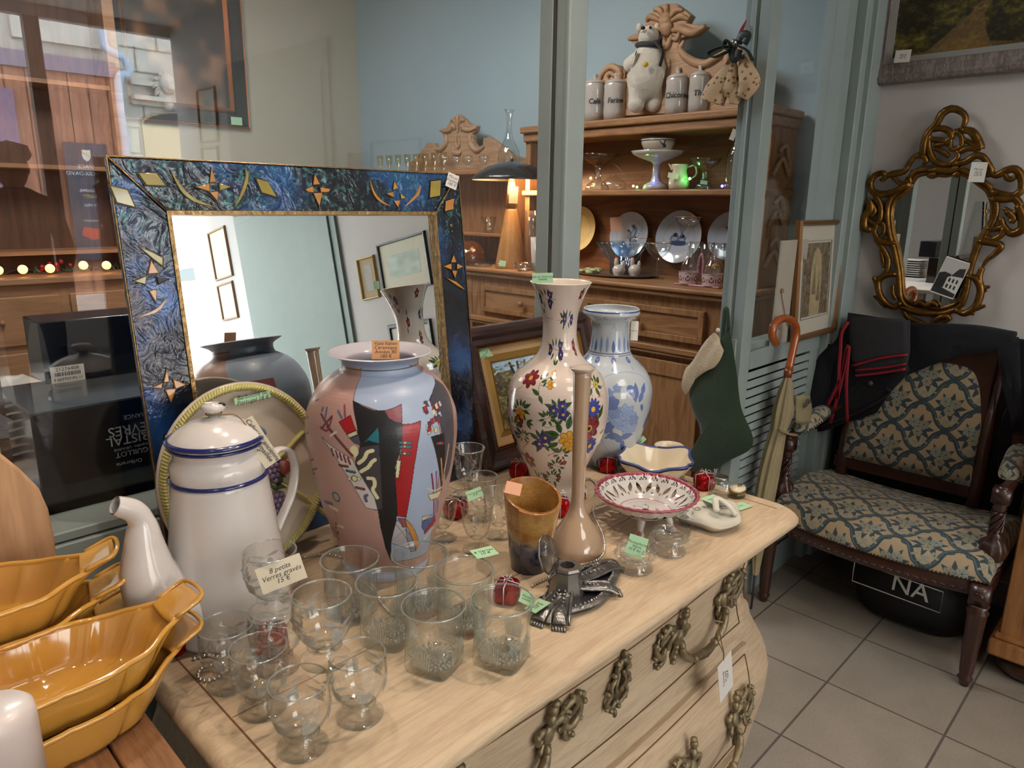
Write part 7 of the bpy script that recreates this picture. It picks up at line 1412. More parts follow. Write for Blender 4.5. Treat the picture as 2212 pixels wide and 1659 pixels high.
# counter wares (z = 1.107)
ZB = ZCT+.0005
def plate(px, py, r_px, lab, art, xp=3.27, m=None):
    c = P(px, py, x=xp); r = r_px*proj(c)[2]/FPX; t = thing('plate', lab, 'plate', (xp, c.y, ZB if False else c.z), group='display plates standing against the dresser back'); t.matrix_world = basis((xp, c.y, c.z), (0, -1, 0), (.18, 0, 1))
    cv = Canvas(150, 150, '#b4bac6' if art != 'y' else '#d8c48a', 2, 2); K = '#2c3852'
    cv.line([(1+.68*math.cos(a), 1+.68*math.sin(a)) for a in np.linspace(0, 2*PI, 50)], .02, '#98a2b6')
    if art == 'birds':
        for bx, by, s in ((.98, 1.0, .8), (1.22, 1.12, 1.1)): cv.ell(bx, by, .12*s, .25*s, '#66738f', -.3); cv.ell(bx-.06, by+.24*s, .085*s, .08*s, '#44516e'); cv.petal(bx-.10*s, by+.26*s, 2.8, .09*s, .04*s, K); cv.ell(bx-.04, by-.02, .06*s, .15*s, '#9aa6ba', -.3); cv.petal(bx+.07, by-.12*s, -1.2, .34*s, .10*s, K)
        for k in range(7): cv.curve([(.8, .75), (1.3, .7+.02*k), (1.4+.05*k, .9+.09*k)], .012, '#7582a0')
    if art == 'nest':
        for bx, by in ((.8, .95), (1.12, .9)): cv.ell(bx, by, .2, .15, '#66738f', .3); cv.ell(bx+.02, by+.13, .10, .08, K); cv.ell(bx, by-.03, .13, .08, '#98a3b8', .3)
        cv.ell(1.0, .76, .42, .10, '#3c4966')
        for k in range(6): cv.curve([(1.1, 1.0), (1.1+.04*k-.1, 1.3), (1.0+.1*k-.15, 1.55)], .014, '#5a6884')
    if art == 'tree': 
        for k in range(6): cv.curve([(1.0, .6), (.98, 1.0), (.7+.12*k, 1.4)], .03, K)
        cv.ell(.9, 1.35, .2, .06, '#5a6884')
    f0 = disc(r, 0); 
    def g(U, V): x, y, z = f0(U, V); rr_ = np.hypot(x, y)/r; return x, y, .012*np.clip((rr_-.6)/.4, 0, 1)**1.3
    painted('face', cv, g, p_glaze, t); MB().lathe([(0, -.004), (r*.6, -.004), (r, .010), (r, .012)], 48, cap0=False, cap1=False).build('underside', m_can, t)
plate(1250, 495, 48, 'yellow display plate partly behind the left door post', 'y'); plate(1360, 508, 49, 'blue grey display plate with two birds on a branch', 'birds'); plate(1467, 512, 56, 'blue grey display plate with birds at a nest', 'nest'); plate(1578, 510, 52, 'blue grey display plate with a tree, beside the right door post', 'tree')
px_card('peach scalloped card on the plate with two birds', (1319, 501), (1343, 499), (1318, 470), P(1330, 500, x=3.2), MATS['peach_card'], '', .01)
# tureen
th_, b0, pr = ware('tureen', 'patterned covered tureen at the left of the counter by the door post', 'tureen', None, mat('tureen_pattern', '#8a8f96', .2, coat=.4, var=.7, vscale=38), [(566, 44), (560, 50), (545, 56), (532, 58), (528, 60)], base=Vector((*P(1262, 572, z=ZB)[:2], ZB)), solid_=True); z0 = pr[-1][1]; r = pr[-1][0]; MB().lathe([(r*1.02, z0), (r*.95, z0+.02), (r*.5, z0+.05), (r*.1, z0+.058), (0, z0+.06)], 36).build('lid', m_can, th_); MB().ball((0, 0, z0+.075), (.02, .02, .016)).build('knob', mat('knob_blue_green', '#3a5048', .3), th_)
# blue-tinted ribbed bowl
g_bl = glassmat('blue_glass', (.78, .88, .97), (.35, .5, .72), 2.6, bump=.4, bscale=30)
ware('ribbed_glass_bowl', 'large blue-edged ribbed glass bowl on the dresser counter', 'bowl', None, g_bl, [(574, 24), (568, 26), (555, 36), (540, 46), (525, 58)], base=Vector((*P(1343, 570, x=3.15)[:2], ZB)), n=96, wob=lambda a, i: 1+.035*math.cos(16*a))
t = thing('serving_tray', 'brown oval tray under the ribbed bowl', 'tray', Vector((*P(1330, 578, x=3.10)[:2], ZB))); MB().lathe([(0, 0), (.22, 0), (.24, .012), (.236, .014), (.215, .004), (0, .004)], 48, sx=.7).build('body', mat('dark_tray', '#5a4638', .4), t); t.location.z = ZB; 
for o in [o for o in bpy.data.objects if o.get('label', '').startswith('large blue-edged') or o.get('label', '').startswith('patterned covered')]: o.location.z = ZB+.005
t = thing('salad_china', 'low green and cream leaf-moulded dish on the tray', 'dish', Vector((*P(1275, 574, x=3.0)[:2], ZB))); b = MB(); rg = random.Random(4)
for k in range(22): a = rg.uniform(0, 6.28); r = rg.uniform(.01, .07); b.ball((r*math.cos(a)*.6, r*math.sin(a), .014+rg.uniform(0, .018)), (.018, .024, .010), 8, 6)
b.build('leaves', mat('leafy_glaze', '#b5b88a', .2, coat=.4, var=.4, vscale=25), t)
def hen(px, lab, tilt):
    b0 = Vector((*P(px, 599, z=ZB)[:2], ZB)); t = thing('hen_figurine', lab, 'figurine', b0, group='pair of white hen salt shakers'); s = 1*proj(b0)[2]/FPX
    b = MB(); b.lathe([(0, 0), (10*s, 0), (9*s, 3*s), (13*s, 10*s), (14*s, 18*s), (9*s, 26*s), (0, 28*s)], 20); b.ball((-rt*6*s*tilt+Vector((0, 0, 32*s))), (5*s, 5*s, 11*s)); b.ball((rt*9*s*tilt+Vector((0, 0, 26*s))), (5*s, 4*s, 10*s)); b.build('body', mat('hen_china', '#cfc6bd', .2, coat=.5), t)
    MB().ball((-rt*7*s*tilt+Vector((0, 0, 42*s))), (2.2*s, 2.2*s, 5*s)).ball((-rt*10*s*tilt+Vector((0, 0, 36*s))), (1.8*s, 1.8*s, 3*s)).build('comb', mat('comb_red', '#b5261e', .3), t)
hen(1336, 'white hen shaker with a tall red comb on the counter', 1); hen(1370, 'white hen shaker with a fanned tail next to the first', -.6 if False else 1)
g_cp = glassmat('coupe_glass', (.98, .985, .98), (.5, .53, .52), 2.2)
def coupe(px, py, z, lab, k=1.0):
    b0 = Vector((*P(px, py, z=ZB)[:2], z)); s = k*proj(b0)[2]/FPX; t = thing('champagne_coupe', lab, 'drinking glass', b0, group='gilt-rimmed champagne coupes'); b = MB(); b.lathe([(0, 0), (17*s, 0), (16*s, 1*s), (3*s, 3*s), (2.2*s, 8*s), (2.2*s, 38*s), (6*s, 44*s)], 32, cap1=False); b.lathe(shell([(6*s, 44*s), (16*s, 50*s), (24*s, 60*s), (27*s, 72*s), (27*s, 76*s)], .001), 40, cap0=False, cap1=False); b.build('glass', g_cp, t)
    MB().tube([(27*s*math.cos(a), 27*s*math.sin(a), 76.5*s) for a in np.linspace(0, 2*PI, 40)], .0012, 5).build('gilt_rim', mat('rim_gold', '#b08a50', .3, metal=.8), t); return b0, s
coupe(1418, 602, ZB, 'champagne coupe at the front of the counter'); coupe(1382, 592, ZB, 'champagne coupe behind the front one, to its left'); coupe(1440, 590, ZB, 'champagne coupe behind the front one, to its right')
b0 = Vector((*P(1478, 604, x=2.98)[:2], ZB)); t = thing('champagne_coupe', 'champagne coupe raised on top of a carafe neck', 'drinking glass', b0+Vector((0, 0, .185)), group='gilt-rimmed champagne coupes'); s = proj(b0)[2]/FPX
MB().lathe([(0, 0), (9*s, 0), (2.2*s, 3*s), (2.2*s, 28*s), (6*s, 32*s), (16*s, 38*s), (24*s, 46*s), (26*s, 56*s), (25.5*s, 56*s), (23*s, 47*s), (15*s, 39*s), (0, 33*s)], 36, cap0=False).build('glass', g_cp, t); MB().tube([(26*s*math.cos(a), 26*s*math.sin(a), 56.5*s) for a in np.linspace(0, 2*PI, 40)], .0014, 5).build('gilt_rim', MATS['rim_gold'], t)
# oil and vinegar set
m_cru = paintmat('cruet_faience', .2, .4); b0 = Vector((*P(1512, 606, x=2.97)[:2], ZB)); t = thing('cruet_stand', 'pink and white faience cruet stand with handle on the counter', 'cruet stand', b0); s = proj(b0)[2]/FPX
MB().box(-.035, .035, -.115, .115, .0, .008).build('tray', mat('pink_glaze', '#c08a90', .2, coat=.4), t, bevel=.003)
for k, dy in enumerate((.06, -.06)):
    cv = Canvas(240, 60, '#c3b4b4', 2*PI, 1, wrap=True)
    for j in range(7):
        u = 2*PI*j/7
        for i in range(7): a = PI*i/6; cv.ell(u+.22*math.cos(a), .5-.22*math.sin(a), .06, .09, '#8c4450', a)
        cv.ell(u, .62, .10, .12, '#8c4450'); cv.line([(u-.3, .85), (u, .95), (u+.3, .85)], .05, '#8c4450'); cv.ell(u+.45, .4, .05, .2, '#8c4450')
    f, L, rs, zs = lathefn([(.042, .008), (.044, .03), (.047, .062)]); painted('holder', cv, f, m_cru, t, wrap=True).location = (0, dy, 0); MB().lathe([(0, .010), (.041, .010), (.041, .06), (.047, .062)], 32, Matrix.Translation((0, dy, 0)), cap0=False, cap1=False).build('holder_inside', MATS['pink_glaze'], t)
h = MB(); h.tube(bez([(0, -.012, .05), (0, -.012, .11), (0, 0, .145), (0, .012, .11), (0, .012, .05)], 20), .006, 8); h.build('handle', mat('handle_faience', '#a87880', .2, coat=.4, var=.4, vscale=60), t)
for k, (dy, lab) in enumerate(((.06, 'clear glass carafe in the left cup of the cruet stand'), (-.06, 'clear glass carafe with an oval label in the right cup of the cruet stand'))):
    c = thing('carafe', lab, 'carafe', b0+Vector((0, dy, .010)), group='pair of small glass carafes'); MB().lathe(shell([(.030, .0), (.036, .02), (.040, .07), (.034, .09), (.016, .12), (.011, .15), (.016, .178)], .0012), 36, cap1=False).build('glass', g_cp, c)
    if k: MB().lathe([(0, 0), (.014, 0), (.014, .001), (0, .001)], 20, basis(Vector((0, 0, .085))-Vector((_fw.x, _fw.y, 0))*.036, rt, (0, 0, 1)), sx=1.2).build('oval_label', mat('label_ochre', '#b08a50', .5), c)
# glasses behind the cruets
f0 = None
for k, (px, lab) in enumerate(((1500, 'ribbed tumbler, first of the row behind the carafes'), (1524, 'ribbed tumbler, second of the row behind the carafes'), (1550, 'ribbed tumbler, third of the row behind the carafes'), (1574, 'ribbed tumbler, last of the row behind the carafes'))):
    b0 = Vector((*P(px, 590, x=3.15)[:2], ZB))
    if f0 is None: f0, _, _ = ware('ribbed_tumbler', lab, 'drinking glass', None, g_sh, [(588, 12), (580, 13), (545, 14), (522, 15)], base=b0, group='row of tall ribbed tumblers'); f0.location = b0
    else: dup(f0, b0, 0, lab)
# hanging fabric ornaments
def cotton():
    m, N, L = newmat('tree_print_cotton'); out = N.new('ShaderNodeOutputMaterial'); b = N.new('ShaderNodeBsdfPrincipled'); L.new(b.outputs[0], out.inputs[0]); b.inputs['Roughness'].default_value = .9
    tc = N.new('ShaderNodeTexCoord'); v = N.new('ShaderNodeTexVoronoi'); v.inputs['Scale'].default_value = 58; v.distance = 'MANHATTAN'; L.new(tc.outputs['Object'], v.inputs[0])
    r = N.new('ShaderNodeValToRGB'); r.color_ramp.interpolation = 'CONSTANT'; r.color_ramp.elements[0].color = C4('#7a5a40'); r.color_ramp.elements[1].color = C4('#c2a583'); r.color_ramp.elements[1].position = .42; L.new(v.outputs['Distance'], r.inputs[0]); L.new(r.outputs[0], b.inputs['Base Color']); return m
m_fab = cotton(); m_rib = mat('dark_green_ribbon', '#16251e', .5); m_red = mat('red_cord', '#8e1a20', .7); hk = P(1612, 42, x=2.215)
t = thing('fabric_ornament', 'bunch of stuffed cotton hearts with tree print hung on the door post', 'ornament', hk); b = MB()
def hp2(px, py, d=0): return P(px, py, x=2.215)-hk+Vector((-d, 0, 0))
for pts, rr_ in (([(1590, 128), (1575, 160), (1556, 195), (1545, 222)], [.012, .028, .048, .050]), ([(1590, 128), (1588, 165), (1583, 195), (1578, 212)], [.012, .026, .034, .02]), ([(1612, 122), (1618, 150), (1625, 180), (1610, 212)], [.014, .030, .042, .024]), ([(1598, 180), (1596, 205), (1592, 226)], [.014, .026, .018])):
    c = bez([hp2(x, y, .02) for x, y in pts], 21); MB().tube(c, [q*.8 for q in np.interp(np.linspace(0, 1, len(c)), np.linspace(0, 1, len(rr_)), rr_)], 14).build('stuffed_heart', m_fab, t)
for pts in ([(1595, 105), (1585, 92), (1580, 108), (1592, 112)], [(1595, 105), (1570, 108), (1545, 120), (1560, 128), (1590, 115)], [(1610, 100), (1618, 82), (1630, 84), (1622, 100)], [(1600, 105), (1597, 120), (1604, 132), (1612, 112)], [(1612, 105), (1630, 115), (1640, 135)]): c = bez([hp2(x, y, .045) for x, y in pts], 18); MB().tube(c, .013, 8, flat=.25).build('ribbon', m_rib, t)
for d in (-3, 0, 3): MB().tube(bez([hp2(1612, 44), hp2(1608+d, 70, .02), hp2(1602+d, 104, .03)], 10), .002, 5).build('cord', m_red, t)
MB().ball(hp2(1605, 98, .055), .010).build('bell', mat('bell_metal', '#a5a5a5', .2, metal=1), t)
# mushroom lamp
b0 = Vector((*P(1103, 578, z=ZCT)[:2], ZCT)); t = thing('table_lamp', 'wooden cone table lamp with black mushroom shade, lit, behind the pane', 'lamp', b0); zs_ = hz(b0, 388)-ZCT; s = proj(b0)[2]/FPX
b = MB(); b.lathe([(0, 0), (34*s, 0), (34*s, 2*s), (13*s, (578-455)*s*.97), (12*s, (578-455)*s)], 40); b.build('cone_base', wood('lamp_oak', '#9a6a38', '#b98850', 'Z', 6, .4), t); MB().lathe([(9*s, 120*s), (9*s, 126*s)], 30).lathe([(12.5*s, 126*s), (7*s, zs_)], 30).build('neck', MATS['lamp_oak'], t)
MB().lathe([(84*s, zs_-.004), (85*s, zs_), (76*s, zs_+10*s), (50*s, zs_+26*s), (22*s, zs_+35*s), (0, zs_+37*s)], 56, cap0=False).build('shade', mat('black_shade', '#1d2022', .25, coat=.4), t); MB().lathe([(83*s, zs_-.003), (74*s, zs_+8*s), (48*s, zs_+23*s), (20*s, zs_+32*s), (0, zs_+33*s)], 56, cap0=False).build('shade_lining', mat('cream_lining', '#e6d8bc', .6), t); MB().lathe([(3*s, zs_+36*s), (3*s, zs_+42*s), (0, zs_+43*s)], 12).build('finial', INK, t)
MB().ball((0, 0, zs_+8*s), .022).build('bulb', mat('warm_bulb', '#ffd9a0', .3, emit='#ffc070', estr=30), t); l = bpy.data.lights.new('lamp_light', 'POINT'); l.energy = 9; l.color = (1, .72, .42); l.shadow_soft_size = .03; lo = bpy.data.objects.new('lamp_light', l); COL.objects.link(lo); lo.location = b0+Vector((-.02, -.03, zs_-.03))
px_card('white luggage tag hanging under the lamp shade', (1100, 439), (1119, 440), (1100, 402), b0+Vector((-.03, -.08, .35)), m_tagc, '', .01)
# wares near the lamp
ware('amber_globe', 'round amber glass globe left of the lamp', 'vase', None, mat('amber_glass', '#6a3a1a', .05, coat=1, trans=.4), [(588, 20), (580, 30), (560, 38), (540, 34), (525, 20), (520, 10)], base=Vector((*P(1015, 590, x=3.0)[:2], ZCT if False else 1.0805)))
ware('glass_cup', 'small cut glass cup on the farther dresser shelf', 'cup', None, g_sh, [(496, 10), (490, 12), (468, 16)], base=Vector((*P(1056, 496, x=3.1)[:2], 1.2925)))
ware('glass_flute', 'tall tapering glass vase right of the lamp', 'vase', None, g_cp, [(570, 14), (566, 4), (548, 3), (520, 12), (495, 14), (455, 13)], base=Vector((*P(1146, 578, x=2.98)[:2], ZCT)))
ware('ribbed_cup', 'white ribbed beaker beside the door post', 'cup', None, m_can, [(572, 14), (568, 15), (512, 18)], base=Vector((*P(1163, 578, x=2.96)[:2], ZCT)), n=60, wob=lambda a, i: 1+.02*math.cos(30*a))
for px, w, lab in ((1038, 26, 'long shallow glass dish left of the lamp foot'), (1082, 14, 'small glass dish with green card by the lamp foot'), (1130, 20, 'small glass dish right of the lamp foot'), (1162, 14, 'small glass dish next to the door post')): ware('glass_dish', lab, 'dish', None, g_sh, [(583, w*.6), (578, w*.9), (568, w)], base=Vector((*P(px, 584, x=2.90)[:2], ZCT)), group='small glass dishes on the counter edge')
px_card('green card among the small glass dishes at the lamp foot', (1078, 574), (1092, 576), (1079, 562), P(1082, 572, x=2.86), m_tagg, '', .01)
b0 = Vector((*P(1110, 582, x=2.92)[:2], ZCT)); t = thing('glass_stopper', 'faceted glass stopper standing on the counter', 'stopper', b0); MB().lathe([(.012, 0), (.012, .012), (.005, .016), (.006, .022), (.014, .034), (.012, .048), (0, .054)], 8).build('body', g_sh, t)
# glasses and carafe on the farther dresser
gg = None
for k in range(8):
    px = 822+k*19.5; b0 = Vector((*P(px, 372, x=3.15)[:2], 1.666)); lab = 'tall champagne flute, %s from the left on the farther dresser' % 'first second third fourth fifth sixth seventh eighth'.split()[k]
    if gg is None: gg, _, _ = ware('champagne_flute', lab, 'drinking glass', None, glassmat('pale_gold_glass', (.97, .95, .85), (.55, .48, .3), 3), [(372, 7), (370, 2), (362, 2), (355, 6), (337, 7)], base=b0, group='row of flutes on the farther dresser'); gg.location = b0
    else: dup(gg, b0, 0, lab)
for k, px in enumerate((960, 985, 1010, 1045)): ware('balloon_glass', 'balloon glass, %s from the left above the blue mirror corner' % 'first second third fourth'.split()[k], 'drinking glass', None, g_cp, [(372, 9), (370, 2), (358, 2), (350, 10), (342, 12), (336, 10)], base=Vector((*P(px, 372, x=3.12)[:2], 1.666)), group='balloon glasses on the farther dresser')
th_, b0, pr = ware('wine_carafe', 'clear glass ewer with slim handle on the farther dresser', 'carafe', None, g_cp, [(352, 20), (345, 24), (325, 22), (310, 14), (295, 8), (270, 6), (245, 8), (237, 11)], base=Vector((*P(1099, 372, x=3.14)[:2], 1.666))); z2 = pr[-1][1]; MB().tube(bez([-rt*.012+Vector((0, 0, z2*.97)), -rt*.03+Vector((0, 0, z2*1.0)), -rt*.036+Vector((0, 0, z2*.7)), -rt*.034+Vector((0, 0, z2*.4))], 14), .003, 7).build('handle', g_cp, th_)
# ------------------------------------------------------------------ right side: armchair, mirror, painting, umbrella
m_wal = mat('carved_walnut', '#3a1d14', .32, var=.3, vscale=20, coat=.3, bump=.1); p_fab = paintmat('brocade', .8, 0, bump=.35, bscale=260, sheen=.2); m_nail = mat('upholstery_nail', '#4a3526', .35, metal=.8)
def brocade(w, h, sx, sy, cell=.185):
    cv = Canvas(w, h, '#ab9677', sx, sy); D, Lt, Md = '#33434b', '#8f9184', '#5a6a6c'
    nx, ny = int(sx/cell)+3, int(sy/cell)+3
    for i in range(-1, nx):
        for j in range(-1, ny*2):
            cx_, cy_ = (i+.5*(j % 2))*cell, j*cell*.5
            for s in (-1, 1):
                pts = [(cx_, cy_), (cx_+s*cell*.17, cy_+cell*.13), (cx_+s*cell*.30, cy_+cell*.36), (cx_+s*cell*.5, cy_+cell*.5)]; cv.curve(pts, .0165, D)
                cv.curve([(a+.003, b) for a, b in pts], .003, Md)
                for k, (a, b) in enumerate(((.2, .2), (.32, .33), (.1, .12), (.42, .44))):
                    px_, py_ = cx_+s*cell*a, cy_+cell*b; d = s*(1 if k % 2 else -1); cv.curve([(px_, py_), (px_+d*.014, py_+.004), (px_+d*.016, py_+.015), (px_+d*.008, py_+.013)], .0062, D if k % 2 else Lt, n=10)
            for a in range(6): cv.petal(cx_, cy_, a*PI/3+.5, .016, .007, D)
            # flower bunch in the middle of each diamond
            bx, by = cx_+cell*.5, cy_
            for a in range(9): cv.petal(bx+.004*math.cos(a*.7), by-.006, a*.7, .054, .020, D)
            for dx, dy, r, c in ((-.017, .012, .017, Lt), (.018, .008, .016, '#8f8a74'), (.0, -.020, .016, '#989078')):
                cv.ell(bx+dx, by+dy, r, r, c)
                for q in range(6): t = q*1.05+dx*90; cv.ell(bx+dx+r*.75*math.cos(t), by+dy+r*.75*math.sin(t), r*.45, r*.32, c, t); cv.line([(bx+dx+r*.4*math.cos(t), by+dy+r*.4*math.sin(t)), (bx+dx+r*.95*math.cos(t+.3), by+dy+r*.95*math.sin(t+.3))], .0016, Md)
                cv.ell(bx+dx, by+dy, .003, .003, D)
    return cv
AR = thing('armchair', 'carved walnut armchair upholstered in beige and blue-green floral brocade', 'armchair', (2.68, .69, 0)); ax_, ay_ = 2.68, .69
def at_(x, y, z): return (x-ax_, y-ay_, z)
def front_x(y): t = (y-.69)/.36; return 2.40+.05*t*t+.0*t
cv = brocade(560, 460, .74, .66)
def seat(U, V):
    y = .335+.71*U; xf = 2.385+.055*((U-.5)*2)**2; d = V*.66; side = np.minimum(1, (1-np.abs(U-.5)*2)/.10); sd = np.sqrt(np.clip(1-(1-side)**2, 0, 1))
    up = np.clip(d/.075, 0, 1); a = up*PI/2; x = np.where(d < .075, xf+.03-.03*np.sin(a)*0-.0-.022*np.sin(a*2)*.4, xf+.03+(d-.075)*.84); x = np.where(d < .075, xf+.03*(1-np.cos(a)), x)
    z = .352+.055*np.sin(a)+.05*np.sin(np.clip((d-.03)/.60, 0, 1)*PI)*sd+.0*U; z = .352+(z-.352)*(.25+.75*sd); return x-ax_, y-ay_, z
painted('seat', cv, seat, p_fab, AR)
b = MB(); b.grid(lambda u, v: at_(2.392+.055*((u-.5)*2)**2-.006*math.sin(PI*v), .335+.71*u, .302+.05*v), 40, 6); b.grid(lambda u, v: at_(2.425+.055*((u-.5)*2)**2, .335+.71*u, .352-.05*v), 40, 2); b.build('front_rail', m_wal, AR)
b = MB()
for k in range(28): u = (k+.5)/28; x = 2.386+.055*((u-.5)*2)**2; b.ball(at_(x, .34+.70*u, .318), (.004, .010, .005), 7, 5)
b.build('rail_carving', m_wal, AR)
b = MB()
for k in range(64): u = (k+.5)/64; b.ball(at_(2.384+.055*((u-.5)*2)**2, .335+.71*u, .354), .0042, 6, 4)
o = b.build('nail_row', m_nail, AR); o['kind'] = 'stuff'
for y in (.345, 1.035):
    MB().box(2.44-ax_, 2.93-ax_, y-.012-ay_, y+.012-ay_, .30, .352).build('side_rail', m_wal, AR, bevel=.003)
def leg(x, y, name='leg', top=.35):
    b = MB(); M = Matrix.Translation(at_(x, y, 0)); b.box(-.026, .026, -.026, .026, top-.062, top, M)
    b.lathe([(.012, 0), (.016, .018), (.022, .028), (.016, .036), (.019, .045), (.020, .05), (.028, top-.10), (.031, top-.088), (.024, top-.08), (.03, top-.066), (.02, top-.062)], 40, M, wob=lambda a, i: 1-.10*abs(math.sin(6*a)) if 5 <= i <= 6 else 1); b.ball((-.028, 0, top-.031), (.004, .014, .014), M=M); b.build(name, m_wal, AR)
leg(2.425, .352); leg(2.445, 1.03)
for y in (.50, .97): b = MB(); b.tube([at_(3.0, y, 0), at_(2.945, y, .2), at_(2.93, y, .42), at_(2.94, y, .6), at_(2.995, y, 1.0)], [.018, .021, .023, .023, .02], 8); b.build('back_leg', m_wal, AR)
# back panel
cv = brocade(420, 420, .48, .50)
def back(U, V): y = .975-.46*U; z = .485+.51*V; x = 2.915+.065*V-.032*(1-(2*U-1)**8)*(1-(2*V-1)**8); return x-ax_, y-ay_, z
painted('back_cushion', cv, back, p_fab, AR)
b = MB(); b.box(2.92-ax_, 2.96-ax_, .49-ay_, 1.0-ay_, .435, .487); b.box(2.925-ax_, 2.955-ax_, .49-ay_, 1.0-ay_, .487, .50); b.build('back_bottom_rail', m_wal, AR, bevel=.006); MB().box(2.985-ax_, 3.02-ax_, .48-ay_, 1.0-ay_, .985, 1.03).build('back_top_rail', m_wal, AR, bevel=.006); MB().box(2.94-ax_, 2.985-ax_, .51-ay_, .97-ay_, .49, 1.0).build('back_board', m_wal, AR, smooth=False)
for y, s in ((.36, -1), (1.035, 1)):
    b = MB(); M = Matrix.Translation(at_(2.53, y, 0)); b.lathe([(.02, .352), (.032, .37), (.02, .38), (.022, .39), (.036, .41), (.040, .432), (.032, .455), (.018, .47), (.022, .478), (.016, .485), (.014, .56), (.02, .568), (.016, .575), (.024, .585), (.02, .59)], 32, M, wob=lambda a, i: 1+.09*math.cos(8*a) if 3 <= i <= 6 else 1); b.box(-.024, .024, -.024, .024, .588, .635, M)
    for k in range(9): b.tube([M @ Vector((.017*math.cos(t+k), .017*math.sin(t+k), .488+.07*t/3)) for t in np.linspace(0, 3, 9)], .004, 5)
    b.build('arm_post', m_wal, AR)
    MB().tube(bez([at_(2.52, y, .625), at_(2.62, y+s*.008, .638), at_(2.76, y-s*.01, .672), at_(2.94, y-s*.045, .70)], 20), .019, 10, flat=.8).build('arm_rail', m_wal, AR)
    cvp = brocade(110, 60, .26, .14); 
    def pad(U, V, y=y, s=s): a = PI*(V*1.1-.05); x = 2.585+.235*U; e = np.sqrt(np.clip(1-(2*U-1)**6, 0, 1)); return x-ax_+.0*V, y-s*.016*U-.034*np.cos(a)*e-ay_, .645+.040*U+.035*np.sin(a)*e
    painted('arm_pad', cvp, pad, p_fab, AR)
    b = MB(); 
    for k in range(14): u = k/13; b.ball(at_(2.59+.225*u, y-s*.016*u-.035, .646+.04*u), .0035, 6, 4)
    o = b.build('arm_nails', m_nail, AR); o['kind'] = 'stuff'
# coat over the back
m_coat2 = mat('navy_wool', '#0f1017', .95, bump=.5, bscale=90, var=.4, vscale=10); m_lin = mat('brown_lining', '#2a1712', .8)
CO = thing('coat', 'dark navy wool coat draped over the back of the armchair', 'coat', (2.97, .75, 1.05))
def cl(x, y, z): return (x-2.97, y-.75, z-1.05)
b = MB(); b.grid(lambda u, v: cl(3.018+.006*math.sin(u*17)*v+.004*math.sin(v*9), 1.12-.75*u-.06*v*(1-u)*-1, 1.055-.035*u-(.70*v)), 40, 16); b.build('coat_back', m_coat2, CO, solid=.01)
fps = [[(1838, 690), (1970, 700), (1968, 800), (1925, 845), (1895, 890), (1850, 905), (1780, 930), (1735, 935), (1748, 860), (1775, 780)], [(1960, 698), (2100, 705), (2190, 720), (2200, 748), (2150, 756), (2080, 764), (2010, 788), (1955, 812)], [(2152, 735), (2200, 728), (2208, 900), (2190, 930), (2168, 830)]]
def fold_poly(name, px_list, xp, th_, m, parent, org, amp=.006, seg=None):
    pts = [P(x, y, x=xp)-Vector(org) for x, y in px_list]; b = MB(); n = len(pts); cen = sum(pts, Vector())/n; R_ = 7
    vs = []; 
    for i in range(R_+1):
        for p in pts: q = cen.lerp(p, i/R_); vs.append((q.x+amp*math.sin(q.y*60+q.z*25)*min(1, i/2)-(.012*(1-(i/R_)**2)), q.y, q.z))
    fs = [(i*n+k, i*n+(k+1) % n, (i+1)*n+(k+1) % n, (i+1)*n+k) for i in range(R_) for k in range(n)]; b.add(vs, fs); return b.build(name, m, parent, solid=th_)
for fp in fps: fold_poly('coat_front', fp, 2.905, .014, m_coat2, CO, (2.97, .75, 1.05))
b = MB(); top = [P(x, y, x=2.955)-Vector((2.97, .75, 1.05)) for x, y in ((1838, 688), (1968, 700), (2100, 705), (2192, 720))]; b.tube(bez([p+Vector((0, 0, -.012)) for p in top], 20), .05, 10, flat=.35, up=(0, 0, 1)); b.build('coat_shoulder', m_coat2, CO)
b = MB(); slv = bez([P(1800, 745, x=2.93)-Vector((2.97, .75, 1.05)), P(1772, 830, x=2.90)-Vector((2.97, .75, 1.05)), P(1752, 905, x=2.88)-Vector((2.97, .75, 1.05))], 16); b.tube(slv, [.05]*(len(slv)-3)+[.052, .054, .055], 14, flat=.7); b.build('sleeve', m_coat2, CO); MB().tube([slv[-3], slv[-1]], .056, 14, flat=.7).build('cuff', m_lin, CO)
MB().ball(P(1880, 828, x=2.875)-Vector((2.97, .75, 1.05)), (.005, .010, .010)).build('button', mat('horn_button', '#4a4030', .3), CO)
MB().tube(bez([P(x, y, x=2.88)-Vector((2.97, .75, 1.05)) for x, y in ((1760, 925), (1850, 893), (1920, 852), (1915, 838))], 20), .0035, 5).build('lining_edge', m_lin, CO)
MB().tube(bez([P(x, y, x=2.98)-Vector((2.97, .75, 1.05)) for x, y in ((2178, 815), (2200, 835), (2165, 900), (2155, 970), (2160, 1040))], 20), .004, 5).build('lining_edge', m_lin, CO)
